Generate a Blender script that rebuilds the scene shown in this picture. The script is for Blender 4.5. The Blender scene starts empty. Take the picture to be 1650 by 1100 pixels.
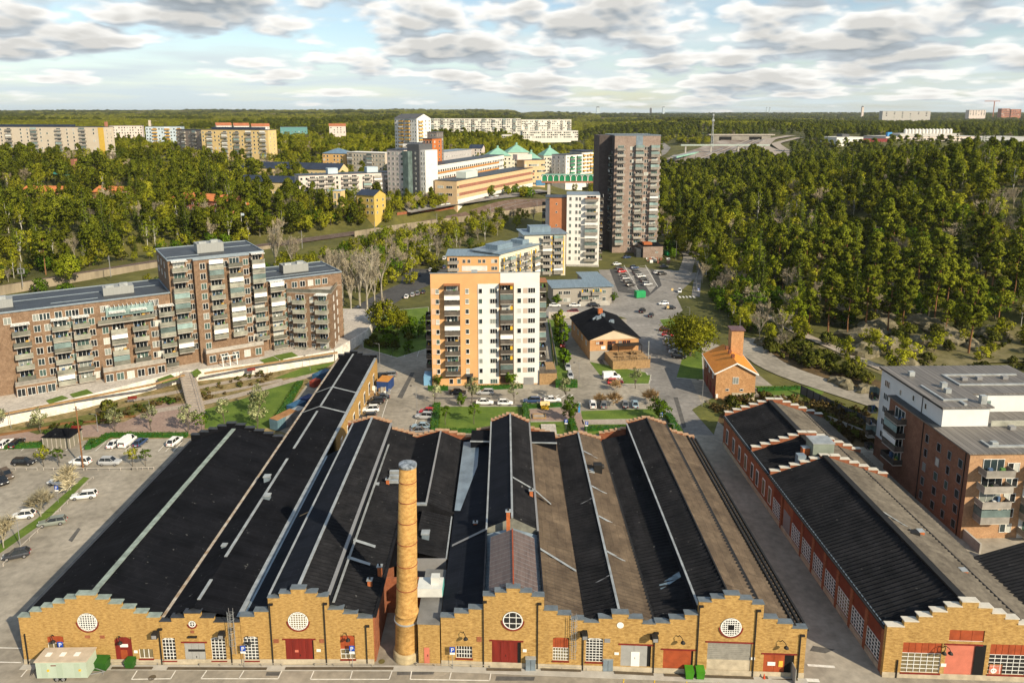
import bpy, math, random
from mathutils import Vector, Matrix, noise
D = bpy.data; S = bpy.context.scene; COL = S.collection
R = math.radians; rnd = random.Random(7)
# ------------------------------------------------------------------ camera, sky, sun, exposure
F, H, PITCH = 1180.0, 67.0, math.atan((412 - 183) / 1180.0)
cd = D.cameras.new('camera'); cam = D.objects.new('camera', cd); COL.objects.link(cam)
cam.location = (0, 0, H); cam.rotation_euler = (math.pi / 2 - PITCH, 0, 0)
cd.sensor_width = 36; cd.lens = F / 1650 * 36; cd.shift_y = -138 / 1650; cd.clip_start = 1; cd.clip_end = 60000
S.camera = cam
SUN_AZ, SUN_EL = R(136), R(31)          # clockwise from +Y (view direction)
S.view_settings.view_transform = 'Standard'; S.view_settings.look = 'None'
S.view_settings.exposure = 0.48; S.view_settings.gamma = 1
sd = Vector((math.sin(SUN_AZ) * math.cos(SUN_EL), math.cos(SUN_AZ) * math.cos(SUN_EL), math.sin(SUN_EL)))
sl = D.lights.new('sun', 'SUN'); sun = D.objects.new('sun', sl); COL.objects.link(sun)
sl.energy = 5.0; sl.angle = R(.5); sl.color = (1, .86, .64)
sun.rotation_euler = sd.to_track_quat('Z', 'Y').to_euler()
S.cycles.max_bounces = 5; S.cycles.diffuse_bounces = 2; S.cycles.glossy_bounces = 2
S.cycles.transmission_bounces = 2; S.cycles.transparent_max_bounces = 6

def world():
    w = D.worlds.new('World'); S.world = w; w.use_nodes = True
    w.cycles.sampling_method = 'MANUAL'; w.cycles.sample_map_resolution = 512
    nt = w.node_tree; N = nt.nodes; L = nt.links; N.clear()
    def n(t, **k):
        o = N.new(t)
        for a, b in k.items(): setattr(o, a, b)
        return o
    def mth(op, a, b=None, c=None, clamp=False):
        o = n('ShaderNodeMath', operation=op, use_clamp=clamp)
        for i, v in enumerate((a, b, c)):
            if v is None: continue
            if isinstance(v, (int, float)): o.inputs[i].default_value = v
            else: L.new(v, o.inputs[i])
        return o.outputs[0]
    sky = n('ShaderNodeTexSky', sky_type='NISHITA'); sky.sun_disc = False
    sky.sun_elevation = SUN_EL; sky.sun_rotation = SUN_AZ; sky.air_density = 1.0; sky.dust_density = .6; sky.ozone_density = 1.5
    tc = n('ShaderNodeTexCoord'); sp = n('ShaderNodeSeparateXYZ'); L.new(tc.outputs['Generated'], sp.inputs[0])
    X, Y, Z = sp.outputs
    az = mth('ARCTAN2', X, Y)
    def field(dz, sc, det, ofs, stretch, puff=.46):
        # cloud layer seen nearly edge-on: azimuth against compressed height
        zz = mth('ADD', mth('MAXIMUM', Z, 0.0), dz)
        h = mth('LOGARITHM', mth('ADD', zz, .06), 2.718)
        cx = n('ShaderNodeCombineXYZ'); L.new(mth('MULTIPLY', az, stretch), cx.inputs[0]); L.new(mth('MULTIPLY_ADD', h, 3.0, ofs * 7), cx.inputs[1])
        t = n('ShaderNodeTexNoise', noise_dimensions='2D'); L.new(cx.outputs[0], t.inputs['Vector'])
        t.inputs['Scale'].default_value = sc; t.inputs['Detail'].default_value = det; t.inputs['Roughness'].default_value = .5
        if not puff: return t.outputs['Fac']
        v = n('ShaderNodeTexVoronoi', voronoi_dimensions='2D', feature='F1'); L.new(cx.outputs[0], v.inputs['Vector'])
        v.inputs['Scale'].default_value = sc * 1.7; v.inputs['Detail'].default_value = 2.0; v.inputs['Roughness'].default_value = .55
        return mth('MULTIPLY_ADD', mth('SUBTRACT', .5, v.outputs['Distance']), puff, t.outputs['Fac'])
    OF, ST = 6.1, 6.6
    a = field(0, .86, 9, OF, ST); b = field(.010, .86, 5, OF, ST)
    c = field(0, .38, 2, 11.3, 4.0, 0)
    # cover: more cloud higher up, clear pale band at the horizon
    cov = n('ShaderNodeMapRange'); L.new(Z, cov.inputs[0])
    cov.inputs[1].default_value = .004; cov.inputs[2].default_value = .062; cov.inputs[3].default_value = .0; cov.inputs[4].default_value = .25
    clr = n('ShaderNodeMapRange', interpolation_type='SMOOTHSTEP'); L.new(Z, clr.inputs[0]); clr.inputs[1].default_value = .17; clr.inputs[2].default_value = .40; clr.inputs[3].default_value = 0; clr.inputs[4].default_value = -.42
    dens = mth('ADD', mth('ADD', mth('ADD', a, clr.outputs[0]), mth('MULTIPLY', mth('SUBTRACT', c, .5), .45)), cov.outputs[0])
    mask = n('ShaderNodeMapRange', interpolation_type='SMOOTHSTEP'); L.new(dens, mask.inputs[0])
    mask.inputs[1].default_value = .43; mask.inputs[2].default_value = .63
    lit = mth('MULTIPLY_ADD', mth('SUBTRACT', a, b), 4.4, .54, True)
    thick = n('ShaderNodeMapRange'); L.new(dens, thick.inputs[0])
    thick.inputs[1].default_value = .55; thick.inputs[2].default_value = .82; thick.inputs[3].default_value = 1.0; thick.inputs[4].default_value = .62
    ramp = n('ShaderNodeValToRGB'); L.new(lit, ramp.inputs[0])
    e = ramp.color_ramp.elements
    e[0].position = 0.12; e[0].color = (.50, .56, .61, 1); e[1].position = .85; e[1].color = (1.0, .985, .94, 1)
    m = e.new(.45); m.color = (.74, .77, .78, 1)
    cm = n('ShaderNodeMix', data_type='RGBA', blend_type='MULTIPLY'); cm.inputs[0].default_value = 1
    L.new(ramp.outputs[0], cm.inputs[6]); L.new(thick.outputs[0], cm.inputs[7])
    CK = n('ShaderNodeVectorMath', operation='SCALE'); L.new(cm.outputs[2], CK.inputs[0]); CK.inputs['Scale'].default_value = 8.4
    # thin high haze veil under the sky blue
    veil = n('ShaderNodeMapRange'); L.new(Z, veil.inputs[0]); veil.inputs[1].default_value = 0; veil.inputs[2].default_value = .12
    veil.inputs[3].default_value = .85; veil.inputs[4].default_value = .25
    st = field(0, 1.3, 8, 21.3, 2.6, .12); vf = mth('ADD', veil.outputs[0], mth('MULTIPLY', mth('SUBTRACT', st, .47), 3.2), None, True)
    vm = n('ShaderNodeMix', data_type='RGBA'); L.new(vf, vm.inputs[0]); L.new(sky.outputs[0], vm.inputs[6]); vm.inputs[7].default_value = (5.3, 6.1, 6.3, 1)
    mx = n('ShaderNodeMix', data_type='RGBA'); L.new(mask.outputs[0], mx.inputs[0]); L.new(vm.outputs[2], mx.inputs[6]); L.new(CK.outputs[0], mx.inputs[7])
    bg = n('ShaderNodeBackground'); bg.inputs[1].default_value = .1; L.new(mx.outputs[2], bg.inputs[0])
    out = n('ShaderNodeOutputWorld'); L.new(bg.outputs[0], out.inputs[0])
world()

# ------------------------------------------------------------------ survey: photo point -> place on the ground / at a height / at a distance
_c, _s = math.cos(PITCH), math.sin(PITCH)
def ray(px, py):
    u = (px - 825) / F; v = (412 - py) / F
    return Vector((u, _c + v * _s, -_s + v * _c))
def G(px, py, z=0.0):
    r = ray(px, py); t = (z - H) / r.z
    return Vector((r.x * t, r.y * t, z))
def AT(px, py, Y):
    r = ray(px, py); t = Y / r.y
    return Vector((r.x * t, Y, H + r.z * t))
def ss(x, a=0.0, b=1.0):
    t = min(1, max(0, (x - a) / (b - a))); return t * t * (3 - 2 * t)
def hill(x, y):
    """ground height in metres"""
    h = 5 * ss(y, 300, 620) + 10 * ss(y, 600, 1500) + 36 * ss(y, 1300, 7000)
    s = -.58 * (x + 211) + .81 * (y - 294)                       # distance beyond the railway
    h += (3.5 * ss(s, -70, -8) + 8 * (ss(s, 7, 42) + (ss(s, 8, 17) - ss(s, 7, 42))  * ss(x, -130, -60)) + 15 * ss(s, 30, 330)) * (1 - ss(x, -20, 90)) * ss(y, 185, 240)
    h += 34 * ss(x, 74, 255) * ss(y, 186, 320) * (1 - .72 * ss(y, 400, 545)) * (1 - .5 * ss(x, 420, 700))
    h += 16 * ss(x, 180, 500) * ss(y, 600, 1000) * (1 - ss(y, 1500, 3000))
    if y > 500: h += 6 * ss(y, 500, 1200) * noise.noise((x / 600, y / 900, 3.1)) + 22 * ss(y, 2500, 6000) * noise.noise((x / 2600, y / 4200, 8.3))
    return h
def GT(px, py, off=0.0):
    r = ray(px, py); t = 30.0
    while t < 20000:
        p = Vector((0, 0, H)) + r * t
        if p.z <= hill(p.x, p.y) + off: break
        t *= 1.01
    lo, hi = t / 1.01, t
    for _ in range(20):
        m = (lo + hi) / 2; p = Vector((0, 0, H)) + r * m
        if p.z <= hill(p.x, p.y) + off: hi = m
        else: lo = m
    return p

# ------------------------------------------------------------------ materials
MATS = {}
def mat(name, col, rough=.85, var=.18, scale=.5, col2=None, metal=0, stretch=(1, 1, 1), spec=.3, fine=0, rand=0, bump=0, island=0, trans=0, objc=False, detail=5, felt=None, specks=0, cells=None, streak=0):
    if name in MATS: return MATS[name]
    m = D.materials.new(name); m.use_nodes = True; nt = m.node_tree; N = nt.nodes; L = nt.links
    b = N['Principled BSDF']; b.inputs['Roughness'].default_value = rough; b.inputs['Metallic'].default_value = metal
    b.inputs['Specular IOR Level'].default_value = spec
    g = N.new('ShaderNodeNewGeometry'); mp = N.new('ShaderNodeMapping'); mp.inputs['Scale'].default_value = stretch
    L.new(g.outputs['Position'], mp.inputs['Vector'])
    def nz(sc, det):
        t = N.new('ShaderNodeTexNoise'); L.new(mp.outputs[0], t.inputs['Vector']); t.inputs['Scale'].default_value = sc; t.inputs['Detail'].default_value = det; t.inputs['Roughness'].default_value = .6
        return t.outputs['Fac']
    rp = N.new('ShaderNodeValToRGB'); L.new(nz(scale, detail), rp.inputs[0])
    c2 = col2 or tuple(min(1, x * (1 + var)) for x in col); c1 = col if col2 else tuple(x * (1 - var) for x in col)
    e = rp.color_ramp.elements; e[0].position = .33; e[1].position = .67; e[0].color = (*c1, 1); e[1].color = (*c2, 1)
    cur = rp.outputs[0]
    def hsv(fac, lo, hi):
        nonlocal cur
        h = N.new('ShaderNodeHueSaturation'); r = N.new('ShaderNodeMapRange'); L.new(fac, r.inputs[0]); r.inputs[3].default_value = lo; r.inputs[4].default_value = hi
        L.new(r.outputs[0], h.inputs['Value']); L.new(cur, h.inputs['Color']); cur = h.outputs[0]
    if objc:
        oi = N.new('ShaderNodeObjectInfo'); mm = N.new('ShaderNodeMix'); mm.data_type = 'RGBA'; mm.blend_type = 'MULTIPLY'; mm.inputs[0].default_value = 1
        L.new(cur, mm.inputs[6]); L.new(oi.outputs['Color'], mm.inputs[7]); cur = mm.outputs[2]
    if fine: hsv(nz(fine, 2), .55, 1.45)
    if streak:
        m2 = N.new('ShaderNodeMapping'); m2.inputs['Scale'].default_value = (1.6, 1.6, .12); L.new(g.outputs['Position'], m2.inputs['Vector'])
        t = N.new('ShaderNodeTexNoise'); L.new(m2.outputs[0], t.inputs['Vector']); t.inputs['Scale'].default_value = .9; t.inputs['Detail'].default_value = 4; hsv(t.outputs['Fac'], 1 - streak, 1 + streak)
    if cells:
        v = N.new('ShaderNodeTexVoronoi'); v.voronoi_dimensions = '2D'; v.feature = 'F1'; v.distance = 'CHEBYCHEV'; L.new(g.outputs['Position'], v.inputs['Vector']); v.inputs['Scale'].default_value = cells[0]
        sp = N.new('ShaderNodeSeparateColor'); L.new(v.outputs['Color'], sp.inputs[0]); hsv(sp.outputs[0], 1 - cells[1], 1 + cells[1])
    if felt:
        bt = N.new('ShaderNodeTexBrick'); L.new(g.outputs['Position'], bt.inputs['Vector']); bt.inputs['Scale'].default_value = 1; bt.inputs['Brick Width'].default_value = felt[0]; bt.inputs['Row Height'].default_value = felt[1]; bt.inputs['Mortar Size'].default_value = felt[2]
        bt.inputs['Color1'].default_value = (.35, .35, .35, 1); bt.inputs['Color2'].default_value = (.65, .65, .65, 1); bt.inputs['Mortar'].default_value = (1.3, 1.3, 1.3, 1) if felt[3] > 0 else (0, 0, 0, 1); hsv(bt.outputs['Color'], .5, 1.5)
    if specks:
        t = N.new('ShaderNodeTexNoise'); L.new(g.outputs['Position'], t.inputs['Vector']); t.inputs['Scale'].default_value = 1.7; t.inputs['Detail'].default_value = 3
        mr = N.new('ShaderNodeMapRange'); L.new(t.outputs['Fac'], mr.inputs[0]); mr.inputs[1].default_value = .70; mr.inputs[2].default_value = .76
        mm = N.new('ShaderNodeMix'); mm.data_type = 'RGBA'; L.new(mr.outputs[0], mm.inputs[0]); L.new(cur, mm.inputs[6]); mm.inputs[7].default_value = (specks, specks, specks * .97, 1); cur = mm.outputs[2]
    if rand: oi = N.new('ShaderNodeObjectInfo'); hsv(oi.outputs['Random'], 1 - rand, 1 + rand)
    if island: hsv(g.outputs['Random Per Island'], 1 - island, 1 + island)
    L.new(cur, b.inputs['Base Color'])
    if bump:
        bp = N.new('ShaderNodeBump'); bp.inputs['Strength'].default_value = bump; bp.inputs['Distance'].default_value = .3; L.new(nz(scale * 3, 3), bp.inputs['Height']); L.new(bp.outputs[0], b.inputs['Normal'])
    if trans:
        tl = N.new('ShaderNodeBsdfTranslucent'); L.new(cur, tl.inputs[0]); ms = N.new('ShaderNodeMixShader'); ms.inputs[0].default_value = trans
        L.new(b.outputs[0], ms.inputs[1]); L.new(tl.outputs[0], ms.inputs[2]); L.new(ms.outputs[0], N['Material Output'].inputs[0])
    MATS[name] = m; return m
def glassmat(name, stops):
    """window glass; curtains and blinds differ from window to window"""
    m = D.materials.new(name); m.use_nodes = True; N = m.node_tree.nodes; L = m.node_tree.links; b = N['Principled BSDF']
    b.inputs['Roughness'].default_value = .12; b.inputs['Specular IOR Level'].default_value = .6
    oi = N.new('ShaderNodeObjectInfo'); g = N.new('ShaderNodeNewGeometry'); ad = N.new('ShaderNodeMath'); ad.operation = 'ADD'; L.new(oi.outputs['Random'], ad.inputs[0]); L.new(g.outputs['Random Per Island'], ad.inputs[1])
    fr = N.new('ShaderNodeMath'); fr.operation = 'FRACT'; L.new(ad.outputs[0], fr.inputs[0])
    rp = N.new('ShaderNodeValToRGB'); rp.color_ramp.interpolation = 'CONSTANT'; L.new(fr.outputs[0], rp.inputs[0])
    e = rp.color_ramp.elements
    for i, (p, c) in enumerate(stops):
        x = e[i] if i < 2 else e.new(p); x.position = p; x.color = (*c, 1)
    L.new(rp.outputs[0], b.inputs['Base Color']); return m
GLASS = glassmat('window_glass', [(0, (.012, .015, .018)), (.45, (.03, .045, .05)), (.65, (.06, .10, .09)), (.78, (.22, .24, .22)), (.88, (.45, .46, .42))])
PANE = glassmat('workshop_glass', [(0, (.015, .016, .018)), (.5, (.04, .045, .05)), (.8, (.16, .13, .07))])
WHITE = mat('white_paint', (.72, .72, .68), .6, .05)
BRICK = mat('yellow_brick', (.265, .152, .044), .9, col2=(.465, .298, .102), scale=2.1, stretch=(1, 1, 2.6), fine=11, streak=.2)
REDBRICK = mat('red_brick', (.20, .065, .03), .9, col2=(.31, .115, .055), scale=1.2, fine=6)
BROWNBRICK = mat('brown_brick', (.15, .094, .057), .9, col2=(.23, .153, .099), scale=1.0, fine=4, streak=.12)
PLINTH = mat('cream_plinth', (.42, .36, .26), .9, .2, 1)
COPING = mat('zinc_coping', (.15, .175, .19), .45, .2, 1, metal=.3)
COPGREEN = mat('verdigris_coping', (.22, .265, .235), .7, .3, 1)
COPWHITE = mat('pale_coping', (.52, .49, .42), .7, .1, 1)
COPDARK = mat('dark_coping', (.035, .04, .048), .5, .2, 1)
TAR = mat('black_roofing_felt', (.0042, .0048, .0065), .95, col2=(.0092, .0098, .0125), scale=.25, fine=1.6, spec=.06, felt=(9, 1.05, .05, 1), specks=.10)
TARN = mat('dark_blue_black_felt', (.005, .007, .012), .8, col2=(.011, .0135, .020), scale=.3, spec=.1, felt=(7, 1.05, .04, 1), specks=.06)
CORR = mat('black_corrugated_sheet', (.0058, .0063, .008), .8, col2=(.0145, .0145, .0165), scale=.3, fine=1.2, spec=.12, specks=.09, felt=(1.1, 6, .02, -1))
RUST = mat('weathered_brown_sheet', (.052, .037, .025), .85, col2=(.104, .077, .052), scale=.35, fine=1.3, felt=(1.1, 6.2, .02, -1))
RUSTG = mat('grey_brown_sheet', (.07, .06, .047), .8, col2=(.12, .105, .083), scale=.3, fine=1.2)
METAL = mat('pale_sheet_metal', (.34, .36, .36), .4, .25, .8, metal=.3)
ZINC = mat('blue_grey_zinc', (.20, .25, .29), .4, .25, .4, metal=.3)
REDWOOD = mat('dark_red_gate_paint', (.17, .018, .012), .6, .25, .7, stretch=(3, 3, .3))
REDDOOR = mat('rust_red_panel', (.30, .062, .02), .6, .2, 1)
SALMON = mat('salmon_door', (.50, .155, .10), .6, .1, 1)
GREYDOOR = mat('grey_door', (.30, .30, .285), .6, .1, 1)
BLACK = mat('black_iron', (.015, .014, .013), .6, .2)
STEEL = mat('grey_steel', (.22, .22, .22), .5, .1)
DARKGAP = mat('dark_opening', (.006, .006, .006), .9, .1)
CONC = mat('concrete', (.38, .36, .32), .9, .15, .6)
WOOD = mat('weathered_wood', (.30, .19, .09), .85, .25, 2)
CHIMBRICK = mat('chimney_brick', (.29, .155, .042), .9, col2=(.49, .295, .098), scale=1.4, stretch=(1, 1, 2), fine=6, streak=.2)

# ------------------------------------------------------------------ mesh helpers
class MB:
    def __init__(s, tf=None): s.v = []; s.f = []; s.m = []; s.tf = tf; s.nv = []
    def poly(s, pts, mi=0):
        n = len(s.v)
        for p in pts: s.v.append(tuple(s.tf(*p)) if s.tf else tuple(p))
        s.f.append(tuple(range(n, n + len(pts)))); s.m.append(mi); return s
    def box(s, x0, y0, z0, x1, y1, z1, mi=0, top=None):
        n = len(s.v)
        for p in ((x0, y0, z0), (x1, y0, z0), (x1, y1, z0), (x0, y1, z0), (x0, y0, z1), (x1, y0, z1), (x1, y1, z1), (x0, y1, z1)):
            s.v.append(tuple(s.tf(*p)) if s.tf else p)
        for f in ((3, 2, 1, 0), (4, 5, 6, 7), (0, 1, 5, 4), (1, 2, 6, 5), (2, 3, 7, 6), (3, 0, 4, 7)): s.f.append(tuple(n + i for i in f))
        s.m += [mi, mi if top is None else top] + [mi] * 4; return s
    def prism(s, pts, z0, z1, mi=0, top=None):
        k = len(pts); a = sum(pts[i][0] * pts[(i + 1) % k][1] - pts[(i + 1) % k][0] * pts[i][1] for i in range(k))
        if a < 0: pts = pts[::-1]
        n = len(s.v)
        for z in (z0, z1):
            for p in pts: s.v.append(tuple(s.tf(p[0], p[1], z)) if s.tf else (p[0], p[1], z))
        for i in range(k): j = (i + 1) % k; s.f.append((n + i, n + j, n + k + j, n + k + i)); s.m.append(mi)
        s.f.append(tuple(n + k + i for i in range(k))); s.m.append(mi if top is None else top)
        s.f.append(tuple(n + k - 1 - i for i in range(k))); s.m.append(mi); return s
    def tube(s, a, b, ra, rb, k=6, mi=0, cap=True):
        a = Vector(a); b = Vector(b); d = (b - a).normalized(); u = d.orthogonal().normalized(); w = d.cross(u); n = len(s.v)
        for p, r in ((a, ra), (b, rb)):
            for i in range(k):
                t = 2 * math.pi * i / k; q = p + (u * math.cos(t) + w * math.sin(t)) * r; s.v.append(tuple(s.tf(*q)) if s.tf else tuple(q))
        for i in range(k): j = (i + 1) % k; s.f.append((n + i, n + j, n + k + j, n + k + i)); s.m.append(mi)
        if cap: s.f.append(tuple(n + k + i for i in range(k))); s.m.append(mi)
        return s
    def lathe(s, c, prof, k=24, mi=0):
        n = len(s.v)
        for r, z in prof:
            for i in range(k): t = 2 * math.pi * i / k; s.v.append((c[0] + r * math.cos(t), c[1] + r * math.sin(t), c[2] + z))
        for q in range(len(prof) - 1):
            for i in range(k): j = (i + 1) % k; s.f.append((n + q * k + i, n + q * k + j, n + q * k + k + j, n + q * k + k + i)); s.m.append(mi)
        s.f.append(tuple(n + (len(prof) - 1) * k + i for i in range(k))); s.m.append(mi); return s
    def ball(s, c, rx, ry, rz, mi=0, k=8, q=5):
        n = len(s.v)
        for j in range(q + 1):
            p = math.pi * (j / q - .5)
            for i in range(k): t = 2 * math.pi * i / k; s.v.append((c[0] + rx * math.cos(p) * math.cos(t), c[1] + ry * math.cos(p) * math.sin(t), c[2] + rz * math.sin(p)))
        for j in range(q):
            for i in range(k): e = (i + 1) % k; s.f.append((n + j * k + i, n + j * k + e, n + j * k + k + e, n + j * k + k + i)); s.m.append(mi)
        return s
    def mesh(s, name, mats, off=None, smooth=False):
        me = D.meshes.new(name); vs = s.v if off is None else [(x - off[0], y - off[1], z - off[2]) for x, y, z in s.v]
        me.from_pydata(vs, [], s.f)
        for m in mats: me.materials.append(m)
        me.polygons.foreach_set('material_index', s.m)
        if smooth: me.polygons.foreach_set('use_smooth', [True] * len(s.f))
        me.update()
        if s.nv: me.polygons.foreach_set('use_smooth', [True] * len(s.f)); me.normals_split_custom_set_from_vertices(s.nv)
        return me
    def build(s, name, mats, parent=None, world=True, smooth=False):
        """world=True: the vertices are world points; they are stored relative to the parent"""
        if not isinstance(mats, (list, tuple)): mats = [mats]
        off = None
        if parent is not None and world: off = wpos(parent)
        return put(name, s.mesh(name, mats, off, smooth), parent)
def wpos(o):
    p = Vector((0, 0, 0))
    while o is not None: p += o.location; o = o.parent
    return p
def put(name, me, parent=None, loc=(0, 0, 0), rz=0.0, scale=None):
    o = D.objects.new(name, me); COL.objects.link(o); o.location = loc
    if rz: o.rotation_euler = (0, 0, rz)
    if scale: o.scale = scale
    if parent is not None: o.parent = parent
    return o
def thing(name, label, cat, loc=(0, 0, 0), rz=0.0, group=None):
    o = put(name, None, None, loc, rz); o.empty_display_size = .5; return tag(o, label, cat, group)
def tag(o, label, cat, group=None):
    o['label'] = label; o['category'] = cat
    if group: o['group'] = group
    return o
def structure(o): o['kind'] = 'structure'; return o
def clone(root, loc, rz, label=None, group=None, scale=None, color=None):
    r = root.copy(); COL.objects.link(r); r.location = loc; r.rotation_euler = (0, 0, rz)
    if scale: r.scale = scale
    if label: r['label'] = label
    if group: r['group'] = group
    if color: r.color = color
    for ch in root.children:
        c = ch.copy(); COL.objects.link(c); c.parent = r
        if color: c.color = color
        for g in ch.children: d = g.copy(); COL.objects.link(d); d.parent = c
    return r
def inpoly(x, y, P):
    k = False; j = len(P) - 1
    for i in range(len(P)):
        if (P[i][1] > y) != (P[j][1] > y) and x < (P[j][0] - P[i][0]) * (y - P[i][1]) / (P[j][1] - P[i][1]) + P[i][0]: k = not k
        j = i
    return k
def sheet(name, P, z, m, kind='structure'):
    """flat patch lying on level ground, with a thin edge"""
    pts = [(p[0], p[1]) for p in P]; o = MB().prism(pts, z - .06, z, 0).build(name, m)
    o['kind'] = kind
    if name == 'lawn':                                            # stone kerb round each lawn
        c = sum((Vector(p) for p in pts), Vector((0, 0))) / len(pts); structure(MB().prism([tuple(Vector(p) + (Vector(p) - c).normalized() * .42) for p in pts], -.02, z - .012, 0).build('kerb', MATS['concrete']))
    return o
def ribbon(name, P, w, off, m, kind='structure', base=None, step=4.0, thick=.3):
    """road or path following the ground along a line"""
    Q = []
    for a, b in zip(P, P[1:]):
        a = Vector((a[0], a[1])); b = Vector((b[0], b[1])); k = max(1, int((b - a).length / step))
        for i in range(k): Q.append(a.lerp(b, i / k))
    Q.append(Vector((P[-1][0], P[-1][1])))
    for _ in range(3): Q = [Q[0]] + [(Q[i - 1] + Q[i] * 2 + Q[i + 1]) / 4 for i in range(1, len(Q) - 1)] + [Q[-1]]
    mb = MB(); n = len(Q)
    for i in range(n):
        d = (Q[min(i + 1, n - 1)] - Q[max(i - 1, 0)]).normalized(); nn = Vector((-d.y, d.x)); W = w(i / (n - 1)) if callable(w) else w
        for k in (-.5, -.17, .17, .5):
            q = Q[i] + nn * W * k; z = base if base is not None else max(hill(q.x, q.y), hill(Q[i].x, Q[i].y)); mb.v.append((q.x, q.y, z + off))
    for i in range(n - 1):
        for k in range(3): a = i * 4 + k; mb.f.append((a + 1, a, a + 4, a + 5)); mb.m.append(0)
    o = mb.build(name, m); o['kind'] = kind; return o
# ------------------------------------------------------------------ terrain and ground surfaces
GRASS = mat('lawn_grass', (.058, .105, .011), .95, col2=(.115, .17, .022), scale=.25, fine=3)
ROUGHG = mat('rough_grass', (.055, .065, .014), .95, col2=(.13, .13, .03), scale=.12, fine=1.2)
ASPH = mat('asphalt', (.20, .178, .142), .95, col2=(.325, .292, .238), scale=.09, fine=.8, detail=8, cells=(.09, .10))
ASPHD = mat('dark_asphalt', (.05, .05, .052), .95, col2=(.075, .073, .072), scale=.1, fine=1.0)
ROADG = mat('grey_road', (.165, .155, .142), .95, col2=(.26, .243, .222), scale=.08, fine=.8, cells=(.07, .10))
PATHM = mat('pale_path', (.29, .245, .20), .95, col2=(.36, .31, .26), scale=.3, fine=2)
PAVE = mat('pinkish_paving', (.235, .165, .135), .95, col2=(.30, .22, .18), scale=.3, fine=2)
STONE = mat('pale_paving', (.42, .38, .33), .95, .15, .5, fine=2)
DRYPL = mat('dry_planting', (.10, .09, .025), .95, col2=(.30, .22, .11), scale=.5, fine=2.5)
HEATH = mat('brown_heath', (.055, .035, .014), .95, col2=(.13, .085, .035), scale=.35, fine=2)
LINE = mat('white_road_paint', (.62, .60, .55), .8, .15, 2)
YLINE = mat('yellow_road_paint', (.60, .40, .05), .8, .15, 2)
BALLAST = mat('rusty_ballast', (.085, .055, .04), .95, col2=(.14, .10, .08), scale=.3, fine=2)
SOIL = mat('bare_soil', (.17, .10, .065), .95, col2=(.26, .17, .12), scale=.3, fine=1.5)
def terrain():
    us = [-1.5 + 3.0 * i / 190 for i in range(191)]; ys = []; y = -260.0
    while y < 16000: ys.append(y); y += 20 if y < 40 else (4.5 if y < 560 else y * .022)
    mb = MB(); n = len(us)
    for y in ys:
        for u in us: x = u * (max(y, 0) + 170); mb.v.append((x, y, hill(x, y)))
    for j in range(len(ys) - 1):
        for i in range(n - 1): a = j * n + i; mb.f.append((a, a + 1, a + n + 1, a + n)); mb.m.append(0)
    m = mat('forest_floor', (.042, .048, .010), .95, col2=(.125, .115, .028), scale=.03, fine=.35, detail=8)
    structure(mb.build('ground', m, smooth=True))
terrain()
sheet('asphalt_yard', [(-150, 20), (95, 20), (95, 112), (68, 150), (62, 205), (45, 235), (-48, 235), (-48, 192), (-66, 158), (-150, 158)], .02, ASPH)
# right and rear streets
ribbon('street', [G(1110, 700), G(1075, 600), G(1040, 540), G(1035, 505), G(1075, 470), G(1110, 440), G(1118, 415), G(1095, 390), G(1060, 374), G(1000, 366)], lambda t: 11 if t < .35 else 9, .035, ROADG)
ribbon('bank', [GT(1215, 552), GT(1290, 590), GT(1400, 628), GT(1500, 650)], 15, .12, HEATH)
ribbon('hill_road', [G(1195, 545), G(1235, 583, .5), G(1290, 603, 1), G(1360, 624, 1), G(1440, 650, 1), G(1560, 690, 1)], 8.5, .2, ASPH)
ribbon('rear_street', [G(600, 640), G(760, 632), G(900, 634), G(1090, 628)], 12, .03, ASPH)
ribbon('side_street', [G(590, 500), G(640, 470), G(700, 445), G(760, 430)], 12, .04, ASPHD)
ribbon('footway', [G(1121, 478), G(1124, 450), G(1135, 425), G(1118, 400), G(1085, 382)], 3.0, .05, ROADG)
ribbon('forest_track', [GT(1190, 460), GT(1215, 500), GT(1275, 532), GT(1350, 565), GT(1425, 597)], 3.2, .35, PATHM)
sheet('side_yard', [G(925, 505), G(935, 620), G(988, 620), G(950, 560), G(935, 505)], .04, ASPH)
ribbon('hill_path', [GT(440, 455), GT(560, 425), GT(650, 403), GT(730, 388)], 4, .3, PATHM)
sheet('rear_car_park', [G(640, 482), G(655, 415), G(735, 405), G(735, 440)], .03, ASPHD)
sheet('fenced_car_park', [G(978, 424), G(996, 470), G(1046, 478), G(1068, 466), G(1060, 440), G(1030, 416), G(990, 414)], .03, ASPHD)
for P in ([G(990, 420), G(1000, 452), G(1028, 470), G(1020, 440), G(1005, 420)], [G(1012, 418), G(1030, 446), G(1048, 472), G(1058, 460), G(1048, 436), G(1032, 418)]):
    sheet('parking_lane', P, .045, ROADG)
sheet('asphalt_court', [G(872, 512), G(886, 489), G(985, 486), G(976, 462), G(960, 425), G(985, 402), G(1060, 380), G(1115, 405), G(1122, 440), G(1090, 478), G(1100, 500), G(1060, 530), G(1000, 510)], .025, ROADG)
sheet('bare_plot', [G(1040, 402), G(1090, 400), G(1085, 430), G(1050, 425)], .04, SOIL)
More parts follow.
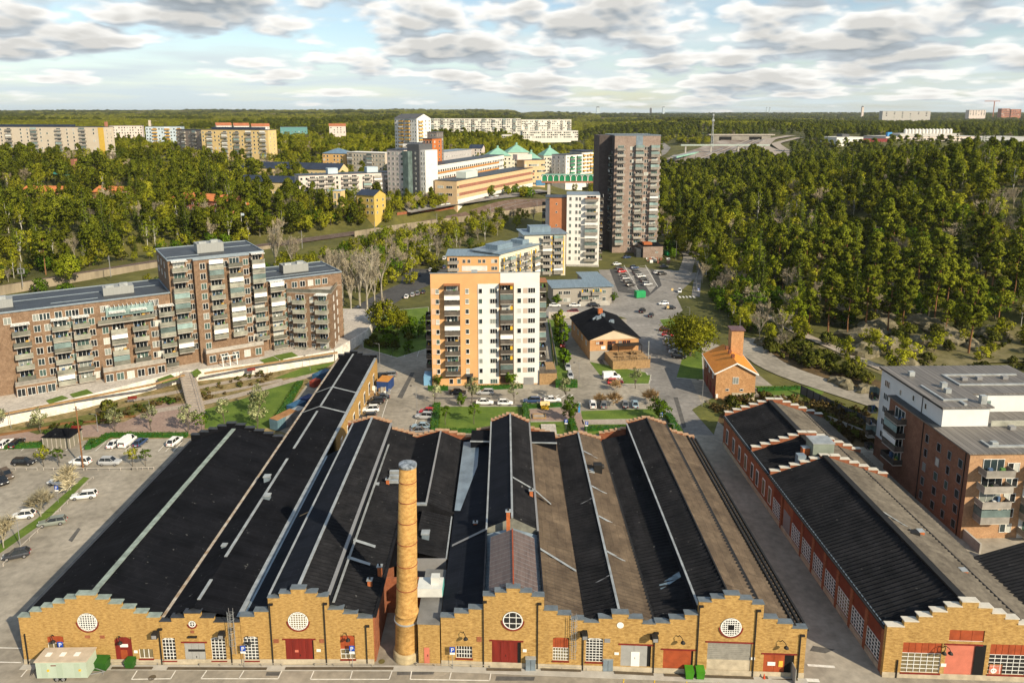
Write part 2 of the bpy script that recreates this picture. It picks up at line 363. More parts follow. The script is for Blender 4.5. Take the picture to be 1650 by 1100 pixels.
# lawns round the nine-storey block and behind the halls
sheet('lawn', [G(705, 655), G(848, 655), G(850, 684), G(862, 697), G(700, 697)], .05, GRASS)
sheet('lawn', [G(850, 680), G(920, 679), G(928, 700), G(852, 698)], .05, GRASS)
sheet('lawn', [G(936, 662), G(1070, 658), G(1072, 674), G(938, 676)], .05, GRASS)
sheet('lawn', [G(940, 684), G(1085, 683), G(1092, 700), G(945, 700)], .05, GRASS)
sheet('play_yard', [G(851, 660), G(922, 657), G(930, 678), G(851, 678)], .045, PAVE)
ribbon('garden_path', [G(926, 655), G(930, 680), G(940, 702)], 2.2, .06, PAVE)
ribbon('garden_path', [G(938, 680), G(1072, 679)], 2.4, .06, PATHM)
sheet('lawn', [G(582, 505), G(690, 495), G(692, 560), G(640, 576), G(586, 560)], .05, GRASS)
sheet('lawn', [G(882, 515), G(897, 515), G(922, 620), G(896, 625)], .05, GRASS)
sheet('lawn', [G(950, 583), G(1040, 600), G(1048, 612), G(968, 606)], .05, GRASS)
sheet('lawn', [G(1048, 604), G(1045, 618), G(1000, 618), G(1005, 606)], .055, GRASS)
sheet('lawn', [G(1063, 515), G(1090, 512), G(1130, 560), G(1133, 612), G(1090, 608), G(1100, 575), G(1078, 540)], .05, GRASS)
sheet('bank', [G(1130, 655), G(1160, 662), G(1235, 636), G(1400, 664), G(1412, 720), G(1370, 720), G(1300, 665), G(1220, 650), G(1170, 690)], .05, HEATH)
sheet('bank', [G(1215, 622), G(1290, 622), G(1330, 628), G(1320, 640), G(1235, 636)], .07, GRASS)
sheet('bank', [G(1115, 660), G(1150, 640), G(1232, 640), G(1160, 668), G(1150, 700)], .06, ROUGHG)
# left park
sheet('park_ground', [G(-120, 735), G(-40, 690), G(120, 655), G(300, 612), G(430, 593), G(540, 577), G(585, 550), G(520, 640), G(470, 700), G(330, 705), G(150, 708), G(0, 722)], .04, DRYPL)
sheet('park_lawn', [G(330, 660), G(400, 640), G(440, 622), G(490, 612), G(455, 668), G(440, 690), G(330, 690)], .06, GRASS)
sheet('park_lawn', [G(440, 610), G(490, 592), G(540, 583), G(520, 596), G(480, 608)], .06, GRASS)
sheet('promenade', [G(0, 702), G(80, 690), G(200, 680), G(260, 650), G(320, 650), G(330, 690), G(315, 698), G(120, 705), G(0, 715)], .06, PAVE)
ribbon('park_path', [G(540, 598), G(490, 606), G(440, 622), G(400, 634), G(340, 648), G(300, 655), G(240, 664)], 2.6, .09, PATHM)
ribbon('park_path', [G(205, 646), G(260, 640), G(320, 622), G(400, 612), G(430, 604)], 2.2, .09, PATHM)
ribbon('park_path', [G(300, 640), G(360, 632), G(420, 620), G(455, 612)], 1.8, .10, PATHM)
sheet('container_yard', [G(500, 612), G(548, 590), G(590, 560), G(560, 660), G(470, 702), G(440, 690)], .05, ASPH)
sheet('park_planting', [G(30, 690), G(200, 656), G(260, 640), G(290, 640), G(200, 672), G(60, 700)], .075, ROUGHG)
sheet('verge', [G(-20, 905), G(-20, 890), G(60, 835), G(135, 768), G(144, 770), G(75, 838)], .05, GRASS)
# kerb of flagstones along the hall fronts, car bay markings
def line(a, b, w=.12, m=LINE, z=.05):
    a = Vector((a[0], a[1], z)); b = Vector((b[0], b[1], z)); d = (b - a).normalized() * w / 2; n = Vector((-d.y, d.x, 0))
    o = MB().prism([(a - n)[:2], (b - n)[:2], (b + n)[:2], (a + n)[:2]], z - .02, z).build('bay_marking', m); o['kind'] = 'structure'
sheet('pavement', [(-60.5, 78.6), (-60.5, 79.4), (-9, 79.2), (35.5, 77.1), (35.5, 75.9), (-9, 78.3)], .10, CONC)
for x in (240, 332, 392, 457, 508, 566, 633): pass
for a, b in (((49, 1072), (34, 1090)), ((221, 1080), (212, 1094)), ((283, 1080), (275, 1093)), ((333, 1080), (324, 1093)), ((393, 1080), (385, 1093)), ((456, 1077), (448, 1093)), ((506, 1080), (500, 1094)),
             ((568, 1080), (564, 1094)), ((632, 1080), (627, 1094)), ((664, 1077), (661, 1094)), ((727, 1083), (724, 1095)), ((791, 1083), (789, 1096)), ((212, 1094), (275, 1093)), ((324, 1093), (448, 1093)), ((500, 1094), (627, 1094)), ((661, 1094), (789, 1096))):
    line(G(*a), G(*b))
for x in (1007, 1057, 1109, 1160, 1212): line(G(x, 1085), G(x - 4, 1108), m=YLINE)
for y in (1042, 1065): line(G(-60, y), G(34, y + 2))
line(G(1301, 1071), G(1345, 1074), .35); line(G(1298, 1095), G(1320, 1096), .5)
for k in range(9): line(G(10 + 24 * k, 726), G(27 + 24 * k, 711))
for k in range(3): line(G(255 + 12 * k, 727), G(270 + 12 * k, 711))
for k in range(6): line(G(60 + 3 * k, 826 - 14 * k), G(95 + 3 * k, 824 - 14 * k)) if k < 1 else None
for k in range(5): line(G(1094 + 5.6 * k, 478.5), G(1097 + 5.6 * k, 478.5), 2.6, z=.08)
for k in range(7):
    line(G(1003 + 3.1 * k, 420 + 6.5 * k), G(1016 + 3.0 * k, 419 + 6.5 * k), .13, z=.07); line(G(987 + 4 * k, 424 + 7 * k), G(998 + 4 * k, 424 + 7 * k), .13, z=.07); line(G(1022 + 3.6 * k, 423 + 7 * k), G(1040 + 2.4 * k, 421 + 7 * k), .13, z=.07)
line(G(1000, 418), G(1030, 470), .2, z=.07); line(G(1034, 418), G(1060, 462), .2, z=.07)
for k in range(4): line(G(630 + 21 * k, 575), G(634 + 21 * k, 563))
line(G(610, 690), G(632, 620)); line(G(663, 697), G(675, 668))
for k in range(6): line(G(868 + 11 * k, 636), G(860 + 11 * k, 641), .2)
# railway on the left, with its retaining wall of pale panels
RAIL = [G(-160, 490, 4.2), G(0, 459, 4.2), G(250, 421, 4.2), G(430, 394, 4.5), G(640, 366, 5), G(760, 350, 6), G(880, 333, 7), G(980, 315, 8)]
ribbon('railway_bed', RAIL, 11, .35, BALLAST)
for dx in (-3.4, -1.9, 1.9, 3.4):
    ribbon('rail', [(p.x + dx * .58, p.y - dx * .81) for p in RAIL], .16, .55, STEEL)
def wall_run(name, P, z0, z1, th, m, label, cat='wall', top=None):
    c = P[0]; t = thing(name, label, cat, (c[0], c[1], 0)); mb = MB(); n = len(P)
    for i in range(n - 1):
        a = Vector(P[i][:2]); b = Vector(P[i + 1][:2]); d = (b - a).normalized() * th; q = Vector((-d.y, d.x))
        A0, A1, B0, B1 = ((*a, z0(i)), (*a, z1(i)), (*b, z0(i + 1)), (*b, z1(i + 1)))
        A2, A3, B2, B3 = ((*(a + q), z0(i)), (*(a + q), z1(i)), (*(b + q), z0(i + 1)), (*(b + q), z1(i + 1)))
        mb.poly((A0, B0, B1, A1)).poly((B2, A2, A3, B3)).poly((A1, B1, B3, A3)); 
    mb.build('panel', m, t); return t
rw = [Vector((p.x + 4.2, p.y - 5.5)) for p in (G(-160, 490, 4.2), G(0, 459, 4.2), G(120, 441, 4.2), G(250, 421, 4.2), G(330, 409, 4.2), G(430, 394, 4.5))]
wall_run('railway_wall', rw, lambda i: 0, lambda i: 5.2, .3, mat('tan_noise_panel', (.24, .20, .14), .9, .25, .4, stretch=(1, 1, .2)), 'pale panelled noise wall beside the railway tracks behind the brown flats')
rw = [Vector((p.x + 5, p.y - 6)) for p in (G(560, 377, 4.8), G(640, 366, 5), G(760, 350, 6), G(880, 333, 7))]
wall_run('railway_wall', rw, lambda i: 2, lambda i: 7.2 + i * .7, .3, MATS['tan_noise_panel'], 'pale concrete trackside wall running towards the green footbridge')
# terrace of the brown flats with its white retaining wall
WALL = [(-150, 121), (-111.5, 149.8), (-100.5, 158.6), (-84.3, 176.2), (-64.5, 183.6), (-49.2, 193), (-43.8, 212), (-44, 236)]
structure(MB().prism(WALL + [(-80, 240), (-150, 175)], -.5, 2.95).build('terrace', STONE))
wall_run('retaining_wall', [Vector(p) * 1.0 for p in WALL], lambda i: 0, lambda i: (3.1, 3.1, 3.0, 3.0, 3.0, 3.1, 3.1, 3.1)[i], -.35, mat('white_render_wall', (.62, .58, .52), .9, .12, .3, fine=1), 'long white rendered retaining wall below the brown flats and their gardens')
ribbon('office_street', [GT(655, 342), GT(700, 334), GT(760, 325), GT(820, 317), GT(880, 308)], 11, .3, ROADG)
wr = [GT(640, 346), GT(690, 340), GT(735, 336)]
wall_run('brick_wall', wr, lambda i: 4, lambda i: wr[i].z + 1.2, .4, REDBRICK, 'orange brick retaining wall below the little car park of the beige office')
PATCH = mat('asphalt_repair', (.075, .072, .068), .95, col2=(.11, .105, .098), scale=.6, fine=2)
for P in ([(430, 1082), (452, 1082), (449, 1088), (428, 1088)], [(640, 1082), (700, 1082), (698, 1086), (640, 1087)], [(800, 1089), (862, 1090), (860, 1096), (798, 1096)], [(1310, 1040), (1345, 1046), (1330, 1052), (1305, 1048)], [(150, 900), (166, 880), (172, 884), (158, 903)], [(230, 800), (262, 764), (268, 768), (238, 804)], [(1120, 760), (1136, 800), (1142, 798), (1126, 757)], [(640, 640), (662, 600), (668, 600), (648, 642)], [(960, 560), (985, 606), (980, 608), (956, 566)], [(1085, 640), (1100, 690), (1106, 688), (1092, 640)], [(700, 640), (790, 640), (790, 643), (700, 643)], [(110, 870), (126, 850), (130, 852), (116, 873)]):
    sheet('asphalt_patch', [G(*p) for p in P], .042, PATCH)
# ------------------------------------------------------------------ the brick workshop halls
def fy(X): return 79.55 if X < -9 else 79.4 - .048 * (X + 9)
def FPx(px, py):
    r = ray(px, py); t = 79.5 / r.y
    for _ in range(6): t = fy(t * r.x) / r.y
    return t * r.x, H + t * r.z
def HP(u, v, z): return (u - .010 * v, fy(u) + v, z)
def steps(px):
    """coping corners in the photo -> (x, height) of each tread of the stepped gable"""
    return [FPx(*p) for p in px]
GAB, OPEN = {}, {}
def cut_openings(parent):
    """rebuild the front wall with real openings, reveals and a recessed back for every window and gate"""
    w, tr, xe, v0, v1, zb, hp, m = GAB[parent.name]; ops = OPEN.get(parent.name, []); mb = MB(hp); n = len(tr); xs0 = [t[0] for t in tr] + [xe]
    xs = sorted(set(xs0 + [o[0] for o in ops] + [o[1] for o in ops]))
    for a, b in zip(xs, xs[1:]):
        if b - a < 1e-4: continue
        c = (a + b) / 2; i = max([k for k in range(n) if xs0[k] <= c] or [0]); z = zb; top = tr[i][1] - .12
        for o in sorted((o for o in ops if o[0] < c < o[1]), key=lambda o: o[2]):
            if o[2] > z + .001: mb.poly(((a, v0, z), (b, v0, z), (b, v0, o[2]), (a, v0, o[2])))
            z = max(z, o[3])
        mb.poly(((a, v0, z), (b, v0, z), (b, v0, top), (a, v0, top)))
    for x0, x1, z0, z1 in ops:
        d = v0 + .24; mb.poly(((x0, d, z0), (x1, d, z0), (x1, d, z1), (x0, d, z1))).poly(((x0, v0, z0), (x0, d, z0), (x0, d, z1), (x0, v0, z1))).poly(((x1, d, z0), (x1, v0, z0), (x1, v0, z1), (x1, d, z1))).poly(((x0, d, z1), (x1, d, z1), (x1, v0, z1), (x0, v0, z1))).poly(((x0, v0, z0), (x1, v0, z0), (x1, d, z0), (x0, d, z0)))
    for i in range(n):
        z = tr[i][1] - .12; a, b = xs0[i], xs0[i + 1]; mb.poly(((b, v1, zb), (a, v1, zb), (a, v1, z), (b, v1, z))).poly(((a, v0, z), (b, v0, z), (b, v1, z), (a, v1, z)))
        zl = tr[i - 1][1] - .12 if i else zb; zr = tr[i + 1][1] - .12 if i < n - 1 else zb
        if zl < z: mb.poly(((a, v1, zl), (a, v0, zl), (a, v0, z), (a, v1, z)))
        if zr < z: mb.poly(((b, v0, zr), (b, v1, zr), (b, v1, z), (b, v0, z)))
    w.data = mb.mesh('front_wall', [m], wpos(parent))
def opening(parent, x0, x1, z0, z1):
    if parent.name not in GAB: return -.05
    OPEN.setdefault(parent.name, []).append((x0, x1, max(.02, z0), z1)); return .13
def gable(parent, name, tr, xe, v0, v1, m, cop, zb=0.0, hp=HP, plinth=True, pm=None):
    """stepped gable wall: tr = left ends and tops of the treads, xe = right end"""
    pm = PLINTH if pm is None else pm
    mb = MB(hp); cm = MB(hp); n = len(tr); th = v1 - v0
    xs = [t[0] for t in tr] + [xe]
    for i in range(n):
        z = tr[i][1] - .12; a, b = xs[i], xs[i + 1]
        mb.poly(((a, v0, zb), (b, v0, zb), (b, v0, z), (a, v0, z))).poly(((b, v1, zb), (a, v1, zb), (a, v1, z), (b, v1, z))).poly(((a, v0, z), (b, v0, z), (b, v1, z), (a, v1, z)))
        zl = tr[i - 1][1] - .12 if i else zb
        if zl < z: mb.poly(((a, v1, zl), (a, v0, zl), (a, v0, z), (a, v1, z)))
        zr = tr[i + 1][1] - .12 if i < n - 1 else zb
        if zr < z: mb.poly(((b, v0, zr), (b, v1, zr), (b, v1, z), (b, v0, z)))
        cm.box(a - .06, v0 - .10, z + .002, b + .06, v1 + .32, z + .12)
    w = mb.build(name, m, parent)
    cm.build('coping', cop, w)
    if name == 'front_wall': GAB[parent.name] = (w, tr, xe, v0, v1, zb, hp, m)
    if plinth:
        pb = MB(hp); pb.box(xs[0] - .03, v0 - .07, zb, xs[-1] + .03, v0 - .002, zb + .72); pb.build('plinth', pm, w)
    return w
def corr(hp, u0, z0, u1, z1, v0, v1, per=.72, amp=.10):
    mb = MB(); n = int((v1 - v0) / per) * 2
    for i in range(n + 1):
        v = v0 + (v1 - v0) * i / n; d = amp if i % 2 else -amp
        for u, z in ((u0, z0), (u1, z1)): mb.v.append(hp(u, v, z + d))
    for i in range(n): a = 2 * i; mb.f.append((a, a + 1, a + 3, a + 2)); mb.m.append(0)
    return mb
def plane(hp, u0, z0, u1, z1, v0, v1): return MB(hp).poly(((u0, v0, z0), (u1, v0, z1), (u1, v1, z1), (u0, v1, z0)))
def roof(parent, u0, z0, u1, z1, v0, v1, m, corrugated=True, hp=HP, name='roof_slope'):
    o = (corr(hp, u0, z0, u1, z1, v0, v1) if corrugated else plane(hp, u0, z0, u1, z1, v0, v1)).build(name, m, parent); return o
def strip(parent, name, u, z, v0, v1, w, h, m, hp=HP, dz=0):
    return MB(hp).box(u - w / 2, v0, z - h + dz, u + w / 2, v1, z + dz).build(name, m, parent)
def wallv(parent, u, v0, v1, z0, z1, m, hp=HP, th=.35, name='side_wall'):
    return MB(hp).box(u - th / 2, v0, z0, u + th / 2, v1, z1).build(name, m, parent)
def lattice(parent, name, px, nx, ny, arch=0, panel=0, hp=HP, fp=None, fm=None, sill=True):
    """workshop window from its photo corners: white bars over dark panes; panel = red boarded share at the top"""
    x0, zt = (fp or FPx)(px[0], px[1]); x1, zb = (fp or FPx)(px[2], px[3]); fm = fm or WHITE
    v = opening(parent, x0, x1, zb, zt); zp = zt - (zt - zb) * panel; w = x1 - x0; b = .06
    mb = MB(hp); xa = lambda x: arch * (1 - ((x - (x0 + x1) / 2) / (w / 2)) ** 2) - arch
    tops = zp if panel else None
    for i in range(nx + 1):
        x = x0 + w * i / nx; bb = b * (1.3 if i in (0, nx) else 1); t = zp if panel else zt + xa(min(x1 - .02, max(x0 + .02, x)))
        mb.box(x - bb / 2, v - .06, zb, x + bb / 2, v + .05, t)
    for j in range(ny + 1):
        z = zb + ((zp if panel else zt - arch) - zb) * j / ny; mb.box(x0, v - .05, z - b / 2, x1, v + .04, z + b / 2)
    if arch and not panel:
        for i in range(nx): a, c = x0 + w * i / nx, x0 + w * (i + 1) / nx; mb.poly(((a, v - .05, zt + xa(a) - .1), (c, v - .05, zt + xa(c) - .1), (c, v - .05, zt + xa(c)), (a, v - .05, zt + xa(a))))
    o = mb.build(name, fm, parent)
    pts = [(x0, v - .01, zb), (x1, v - .01, zb)] + ([(x1, v - .01, zp), (x0, v - .01, zp)] if panel else [(x0 + w * (1 - k / 8), v - .01, zt + xa(x0 + w * (1 - k / 8))) for k in range(9)])
    MB(hp).poly(pts).build('pane', PANE, o)
    if panel:
        q = [(x0, v - .04, zp + .02), (x1, v - .04, zp + .02)] + [(x0 + w * (1 - k / 8), v - .04, zt + xa(x0 + w * (1 - k / 8))) for k in range(9)]
        mb = MB(hp).poly(q)
        for i in range(1, nx): x = x0 + w * i / nx; mb.box(x - .015, v - .07, zp + .02, x + .015, v - .04, zt - arch)
        mb.build('boarding', REDDOOR, o)
    if sill: MB(hp).box(x0 - .08, -.12, zb - .16, x1 + .08, v + .05, zb - .005).build('sill', REDWOOD, o)
    return o
def roundwin(parent, cx, cy, rp, nx, fp=None, hp=HP, dark=False):
    x, z = (fp or FPx)(cx, cy); x2, _ = (fp or FPx)(cx + rp, cy); r = x2 - x; v = -.06
    mb = MB(hp); K = 28
    for k in range(K):
        a, c = 2 * math.pi * k / K, 2 * math.pi * (k + 1) / K
        mb.poly([(x + q * math.cos(t), v - .03, z + q * math.sin(t)) for q, t in ((r, a), (r, c), (r - .13, c), (r - .13, a))][::-1])
    for i in range(1, nx):
        t = -r + 2 * r * i / nx; h = math.sqrt(r * r - t * t) - .05
        mb.box(x + t - .035, v - .03, z - h, x + t + .035, v + .05, z + h); mb.box(x - h, v - .025, z + t - .035, x + h, v + .05, z + t + .035)
    o = mb.build('round_window', WHITE, parent)
    MB(hp).poly([(x + r * math.cos(-2 * math.pi * k / K), v + .02, z + r * math.sin(-2 * math.pi * k / K)) for k in range(K)][::-1]).build('pane', PANE, o)
    sb = MB(hp)
    for k in range(14, 28):
        a, c = 2 * math.pi * k / K, 2 * math.pi * (k + 1) / K; q0, q1 = r + .02, r + .20
        sb.poly([(x + q * math.cos(t), v - .06, z + q * math.sin(t)) for q, t in ((q0, a), (q1, a), (q1, c), (q0, c))])
    sb.build('sill', REDWOOD, o)
    if dark: MB(hp).box(x - r * .28, v - .07, z - r * .26, x + r * .28, v - .03, z + r * .26).build('vent_panel', DARKGAP, o)
    return o
def gate(parent, px, m, leaves=4, name='gate', lintel=True, fp=None, hp=HP, hand=True, arch=0, split=None, m2=None, dark=.0):
    x0, zt = (fp or FPx)(px[0], px[1]); x1, zb = (fp or FPx)(px[2], px[3]); w = x1 - x0; v = opening(parent, x0, x1, zb, zt)
    mb = MB(hp); xr = x1 - dark * w
    for i in range(leaves):
        a, c = x0 + (xr - x0) * i / leaves, x0 + (xr - x0) * (i + 1) / leaves
        mb.box(a + .015, v - .05, zb, c - .015, v + .03, zt - arch if split is None else zb + (zt - zb) * split)
    if arch:
        mb.poly([(x0, v - .05, zt - arch)] + [(x1, v - .05, zt - arch)] + [(x0 + w * (1 - k / 10), v - .05, zt - arch + arch * (1 - (1 - 2 * k / 10) ** 2)) for k in range(1, 10)])
    o = mb.build(name, m, parent)
    if split is not None:
        g = MB(hp)
        for k in range(9): za = zb + (zt - zb) * (split + (1 - split) * k / 9); zc = zb + (zt - zb) * (split + (1 - split) * (k + 1) / 9); g.box(x0, v - .03, za + .02, x1, v + .03, zc - .01)
        g.build('shutter', m2 or GREYDOOR, o)
    if dark: MB(hp).box(xr, v - .02, zb, x1, v + .02, zt).build('reveal', DARKGAP, o)
    if lintel: MB(hp).box(x0 - .3, -.07, zt + .003, x1 + .3, -.004, zt + .18).build('lintel', REDWOOD, o)
    if hand: xm = (x0 + xr) / 2; MB(hp).box(xm + .1, v - .1, zb + 1.0, xm + .16, v - .05, zb + 1.25).build('handle', BLACK, o)
    return o
def fbox(parent, name, px, m, v0=-.12, v1=0, fp=None, hp=HP):
    x0, z1 = (fp or FPx)(px[0], px[1]); x1, z0 = (fp or FPx)(px[2], px[3])
    if parent.parent is not None and parent.parent.name in GAB: v0 += .175; v1 += .175
    return MB(hp).box(x0, v0, z0, x1, v1, z1).build(name, m, parent)
def gooseneck(px, py, label, double=False, fp=None, hp=HP):
    x, z = (fp or FPx)(px, py); t = thing('wall_lamp', label, 'wall lamp', hp(x, 0, z), 0, 'gooseneck lamps on the hall fronts')
    for s in ((-1, 1) if double else (1,)):
        mb = MB(); P = [(0, -.02, .0), (.05 * s, -.35, .45), (.22 * s, -.75, .45), (.38 * s, -.85, .1)]
        for a, b in zip(P, P[1:]): mb.tube(a, b, .045, .045, 5)
        put('arm', mb.mesh('arm', [BLACK]), t)
        put('lamp_shade', MB().lathe((.38 * s, -.85, -.22), [(.30, 0), (.24, .16), (.09, .3)], 10).mesh('lamp_shade', [BLACK]), t)
def pipe(parent, px, py0, py1, fp=None, hp=HP, hopper=True):
    x, z1 = (fp or FPx)(px, py0); _, z0 = (fp or FPx)(px, py1)
    mb = MB(hp).box(x - .06, -.16, .05, x + .06, -.03, z1)
    if hopper: mb.box(x - .06, -.24, z1 - .12, x + .45, -.03, z1 + .1)
    mb.build('downpipe', BLACK, parent)
def hall(label, x):
    return thing('workshop_hall', label, 'factory hall', HP(x, 0, 0), 0, 'yellow brick workshop halls in the front row')

# --- hall one: widest, far left
tr = steps([(29, 992), (47.4, 983), (66, 976), (84.4, 969.4), (103.4, 962.4), (122, 956.4), (154.4, 963), (175, 970.4), (195.6, 978), (216, 985.4), (236.6, 992)])
A = hall('wide brick hall at the left end with one round window and a black roof', tr[0][0])
xA0 = tr[0][0]; xAB = FPx(257.5, 1000)[0]; rA = FPx(138, 955)[0]
gable(A, 'front_wall', tr, xAB, 0, .45, BRICK, COPGREEN)
roof(A, xA0 + .1, 6.1, rA, 9.0, .45, 50.3, TAR, False); roof(A, rA, 9.0, xAB, 6.0, .45, 50.3, TAR, False)
strip(A, 'ridge_cap', rA + .15, 9.10, .5, 49, .75, .12, COPGREEN)
bs = [(xA0 + (xAB - xA0) * k / 10, 6.9 + 2.9 * (1 - abs(k + .5 - 4.7) / 5)) for k in range(10)]
gable(A, 'rear_wall', bs, xAB, 50.3, 50.75, TAR, COPDARK, plinth=False)
wallv(A, xA0 + .2, .45, 50.3, 0, 6.05, REDBRICK); strip(A, 'gutter', xA0 - .1, 6.15, .4, 50.3, .35, .18, COPDARK)
roundwin(A, 141.4, 1001, 16, 8); lattice(A, 'window', (75, 1024, 106, 1058), 3, 2, .25, .35); lattice(A, 'window', (223.6, 1045, 247.6, 1060), 3, 1)
d = gate(A, (183, 1025.6, 216, 1070), REDWOOD, 1, 'door', False, arch=.5); fbox(d, 'door_sign', (193, 1037.5, 206, 1042), WHITE, -.16, -.1); fbox(d, 'wicket', (194, 1047, 207, 1069), REDDOOR, -.15, -.1)
for q in ((137, 1023, 145.5, 1027), (161, 1023, 169, 1027.5)): fbox(A, 'vent', q, REDBRICK, -.06)
fbox(A, 'notice_plate', (216, 1047, 222, 1051), WHITE, -.05); pipe(A, 40, 1020, 1066, hopper=False)
gooseneck(87, 1024, 'gooseneck lamp above the boarded window behind the trailer'); gooseneck(194, 1026, 'gooseneck lamp above the arched red door of the left hall')
# --- hall two: narrow, runs far back
tr = steps([(257.5, 999), (275, 993), (296, 985.6), (323, 993), (344.7, 1000)])
B = hall('narrow hall with a tiny round window whose long roof runs far back', tr[0][0]); xB1 = FPx(386, 1000)[0]; rB = FPx(309, 986)[0]
gable(B, 'front_wall', tr, xB1, 0, .45, BRICK, COPDARK)
roof(B, xAB, 6.0, rB, 7.5, .45, 98, TAR, False); roof(B, rB, 7.5, xB1, 6.0, .45, 98, TAR, False)
strip(B, 'valley_gutter', xAB + .1, 6.12, .6, 98, .45, .1, mat('rusty_gutter', (.25, .17, .10), .7, col2=(.45, .42, .36), scale=1.2))
for v0, v1 in ((2, 6), (11, 40), (44, 61), (64, 97)): strip(B, 'ridge_cap', rB + .05, 7.58, v0, v1, .4, .1, METAL)
strip(B, 'valley_gutter', xB1 - .35, 6.16, .6, 98, .75, .12, METAL); strip(B, 'valley_gutter', xB1 + .35, 6.10, .6, 44, .5, .1, ZINC)
for v in (63, 74): strip_pts = MB(HP).poly(((xAB, v, 6.12), (rB, v, 7.62), (rB, v + .5, 7.62), (xAB, v + .5, 6.12))).poly(((rB, v, 7.62), (xB1, v, 6.12), (xB1, v + .5, 6.12), (rB, v + .5, 7.62))); strip_pts.build('fire_break', METAL, B)
gable(B, 'rear_wall', [(xAB, 7.0), (xAB + 1.6, 7.5), (xAB + 3, 8.0), (rB + .9, 7.5), (rB + 2.2, 7.0)], xB1, 98, 98.45, TAR, COPDARK, plinth=False)
w = wallv(B, xB1 - .1, 52, 98, 0, 5.9, BRICK); wallv(B, xAB + .1, 52, 98, 0, 5.9, REDBRICK)
for k in range(7):
    v = 55.5 + k * 6; o = MB(HP).box(xB1 + .08, v, 1.0, xB1 + .14, v + 1.7, 3.9).build('window', WHITE, B)
    MB(HP).box(xB1 + .14, v + .15, 1.2, xB1 + .16, v + 1.55, 3.6).build('pane', PANE, o)
roundwin(B, 310, 1004, 5.8, 2); lattice(B, 'window', (260, 1027, 285, 1063), 4, 6, .3); lattice(B, 'window', (339, 1026, 365.5, 1063), 4, 7, .3)
g = gate(B, (296, 1035, 333, 1071), GREYDOOR, 3, lintel=True); fbox(g, 'light_strip', (303, 1046, 330, 1049.5), BLACK, -.13, -.09)
fbox(B, 'vent', (307, 1015, 313, 1019), REDBRICK, -.06); fbox(B, 'lamp_strip', (303, 1023.5, 318, 1025.5), BLACK, -.25); pipe(B, 256, 1012, 1070); pipe(B, 370, 1012, 1073)
# --- hall three: tall nave
tr = steps([(386, 991), (409, 983), (431, 961), (449.5, 954), (468, 947), (492, 953), (510.6, 959), (529, 979.5), (553, 986.5), (576, 993.5)])
xC1 = FPx(600, 1000)[0]; n0 = FPx(432, 960)[0]; n1 = FPx(528, 960)[0]; rC = (n0 + n1) / 2
C3 = hall('tall stepped hall with round window and red gate left of the chimney', tr[0][0])
gable(C3, 'front_wall', tr, xC1, 0, .45, BRICK, COPING)
roof(C3, xB1 + .4, 6.1, n0, 7.7, .45, 44.5, TARN, False); roof(C3, n0, 9.3, rC, 10.4, .45, 51, TARN, False); roof(C3, rC, 10.4, n1, 9.3, .45, 51, CORR); roof(C3, n1, 8.2, xC1 + .2, 6.6, .45, 51, CORR)
wallv(C3, n0, .45, 51, 0, 9.3, TARN, th=.2); wallv(C3, n1, .45, 51, 0, 9.3, TARN, th=.2); wallv(C3, xC1, .45, 30, 0, 6.4, REDBRICK)
strip(C3, 'ridge_cap', rC, 10.52, .5, 51, .4, .14, METAL); strip(C3, 'gutter', n0, 9.40, .45, 51, .28, .1, METAL); strip(C3, 'gutter', n1, 9.44, .45, 51, .45, .16, STEEL); strip(C3, 'gutter', n1 + .55, 8.35, .45, 44, .3, .1, METAL); strip(C3, 'gutter', xC1 + .3, 6.75, 0, 40, .4, .25, CORR)
for v, a in ((13.5, .2), (9.4, .25)): MB(HP).poly(((n1 + .3, v, 8.35), (n1 + 3.4, v - .3, 7.45), (n1 + 3.4, v + .3, 7.45), (n1 + .3, v + .6, 8.35))).build('fire_break', METAL, C3)
MB(HP).poly(((n0 - 2.4, 22, 7.0), (n0 - .1, 22.6, 7.85), (n0 - .1, 23, 7.85), (n0 - 2.4, 22.4, 7.0))).build('fire_break', WOOD, C3)
rw_ = lambda a, b, zl, zr: [(a + (b - a) * k / 5, zl + (zr - zl) * (k + .5) / 5) for k in range(5)]
gable(C3, 'rear_wall', rw_(n0 - 1, rC, 9.4, 10.6) + rw_(rC, n1, 10.6, 9.5) + rw_(n1, xC1, 8.3, 6.9), xC1, 51, 51.45, REDBRICK, mat('brick_coping', (.40, .25, .15), .9, .3, 2), plinth=False)
roundwin(C3, 480.7, 999.4, 16.3, 8); lattice(C3, 'window', (391.6, 1025, 418, 1063), 4, 7, .3); lattice(C3, 'window', (547.6, 1023, 573, 1061), 3, 2, .3, .6)
g = gate(C3, (459, 1030, 507, 1068.5), REDWOOD, 4, dark=.05); fbox(g, 'sign_plate', (475, 1047, 481, 1050.5), SALMON, -.14, -.1)
for q in ((440.7, 1029, 449.5, 1035), (514.5, 1029, 522, 1035)): fbox(C3, 'vent', q, REDBRICK, -.05)
fbox(C3, 'notice_plate', (510, 1045, 517, 1049), WHITE, -.05)
for x, y in ((434, 972), (521.5, 971), (589.5, 1007)): pipe(C3, x, y, 1068)
gooseneck(400, 1026, 'gooseneck lamp above the lattice window left of the red gate'); gooseneck(558, 1021, 'gooseneck lamp above the half boarded window near the chimney')
for k in range(3): MB(HP).box(n1 + 2.6 - k * .2, 31 + k * 1.6, 7.6, n1 + 4.4 - k * .2, 31.6 + k * 1.6, 8.1).build('roof_light', METAL, C3)
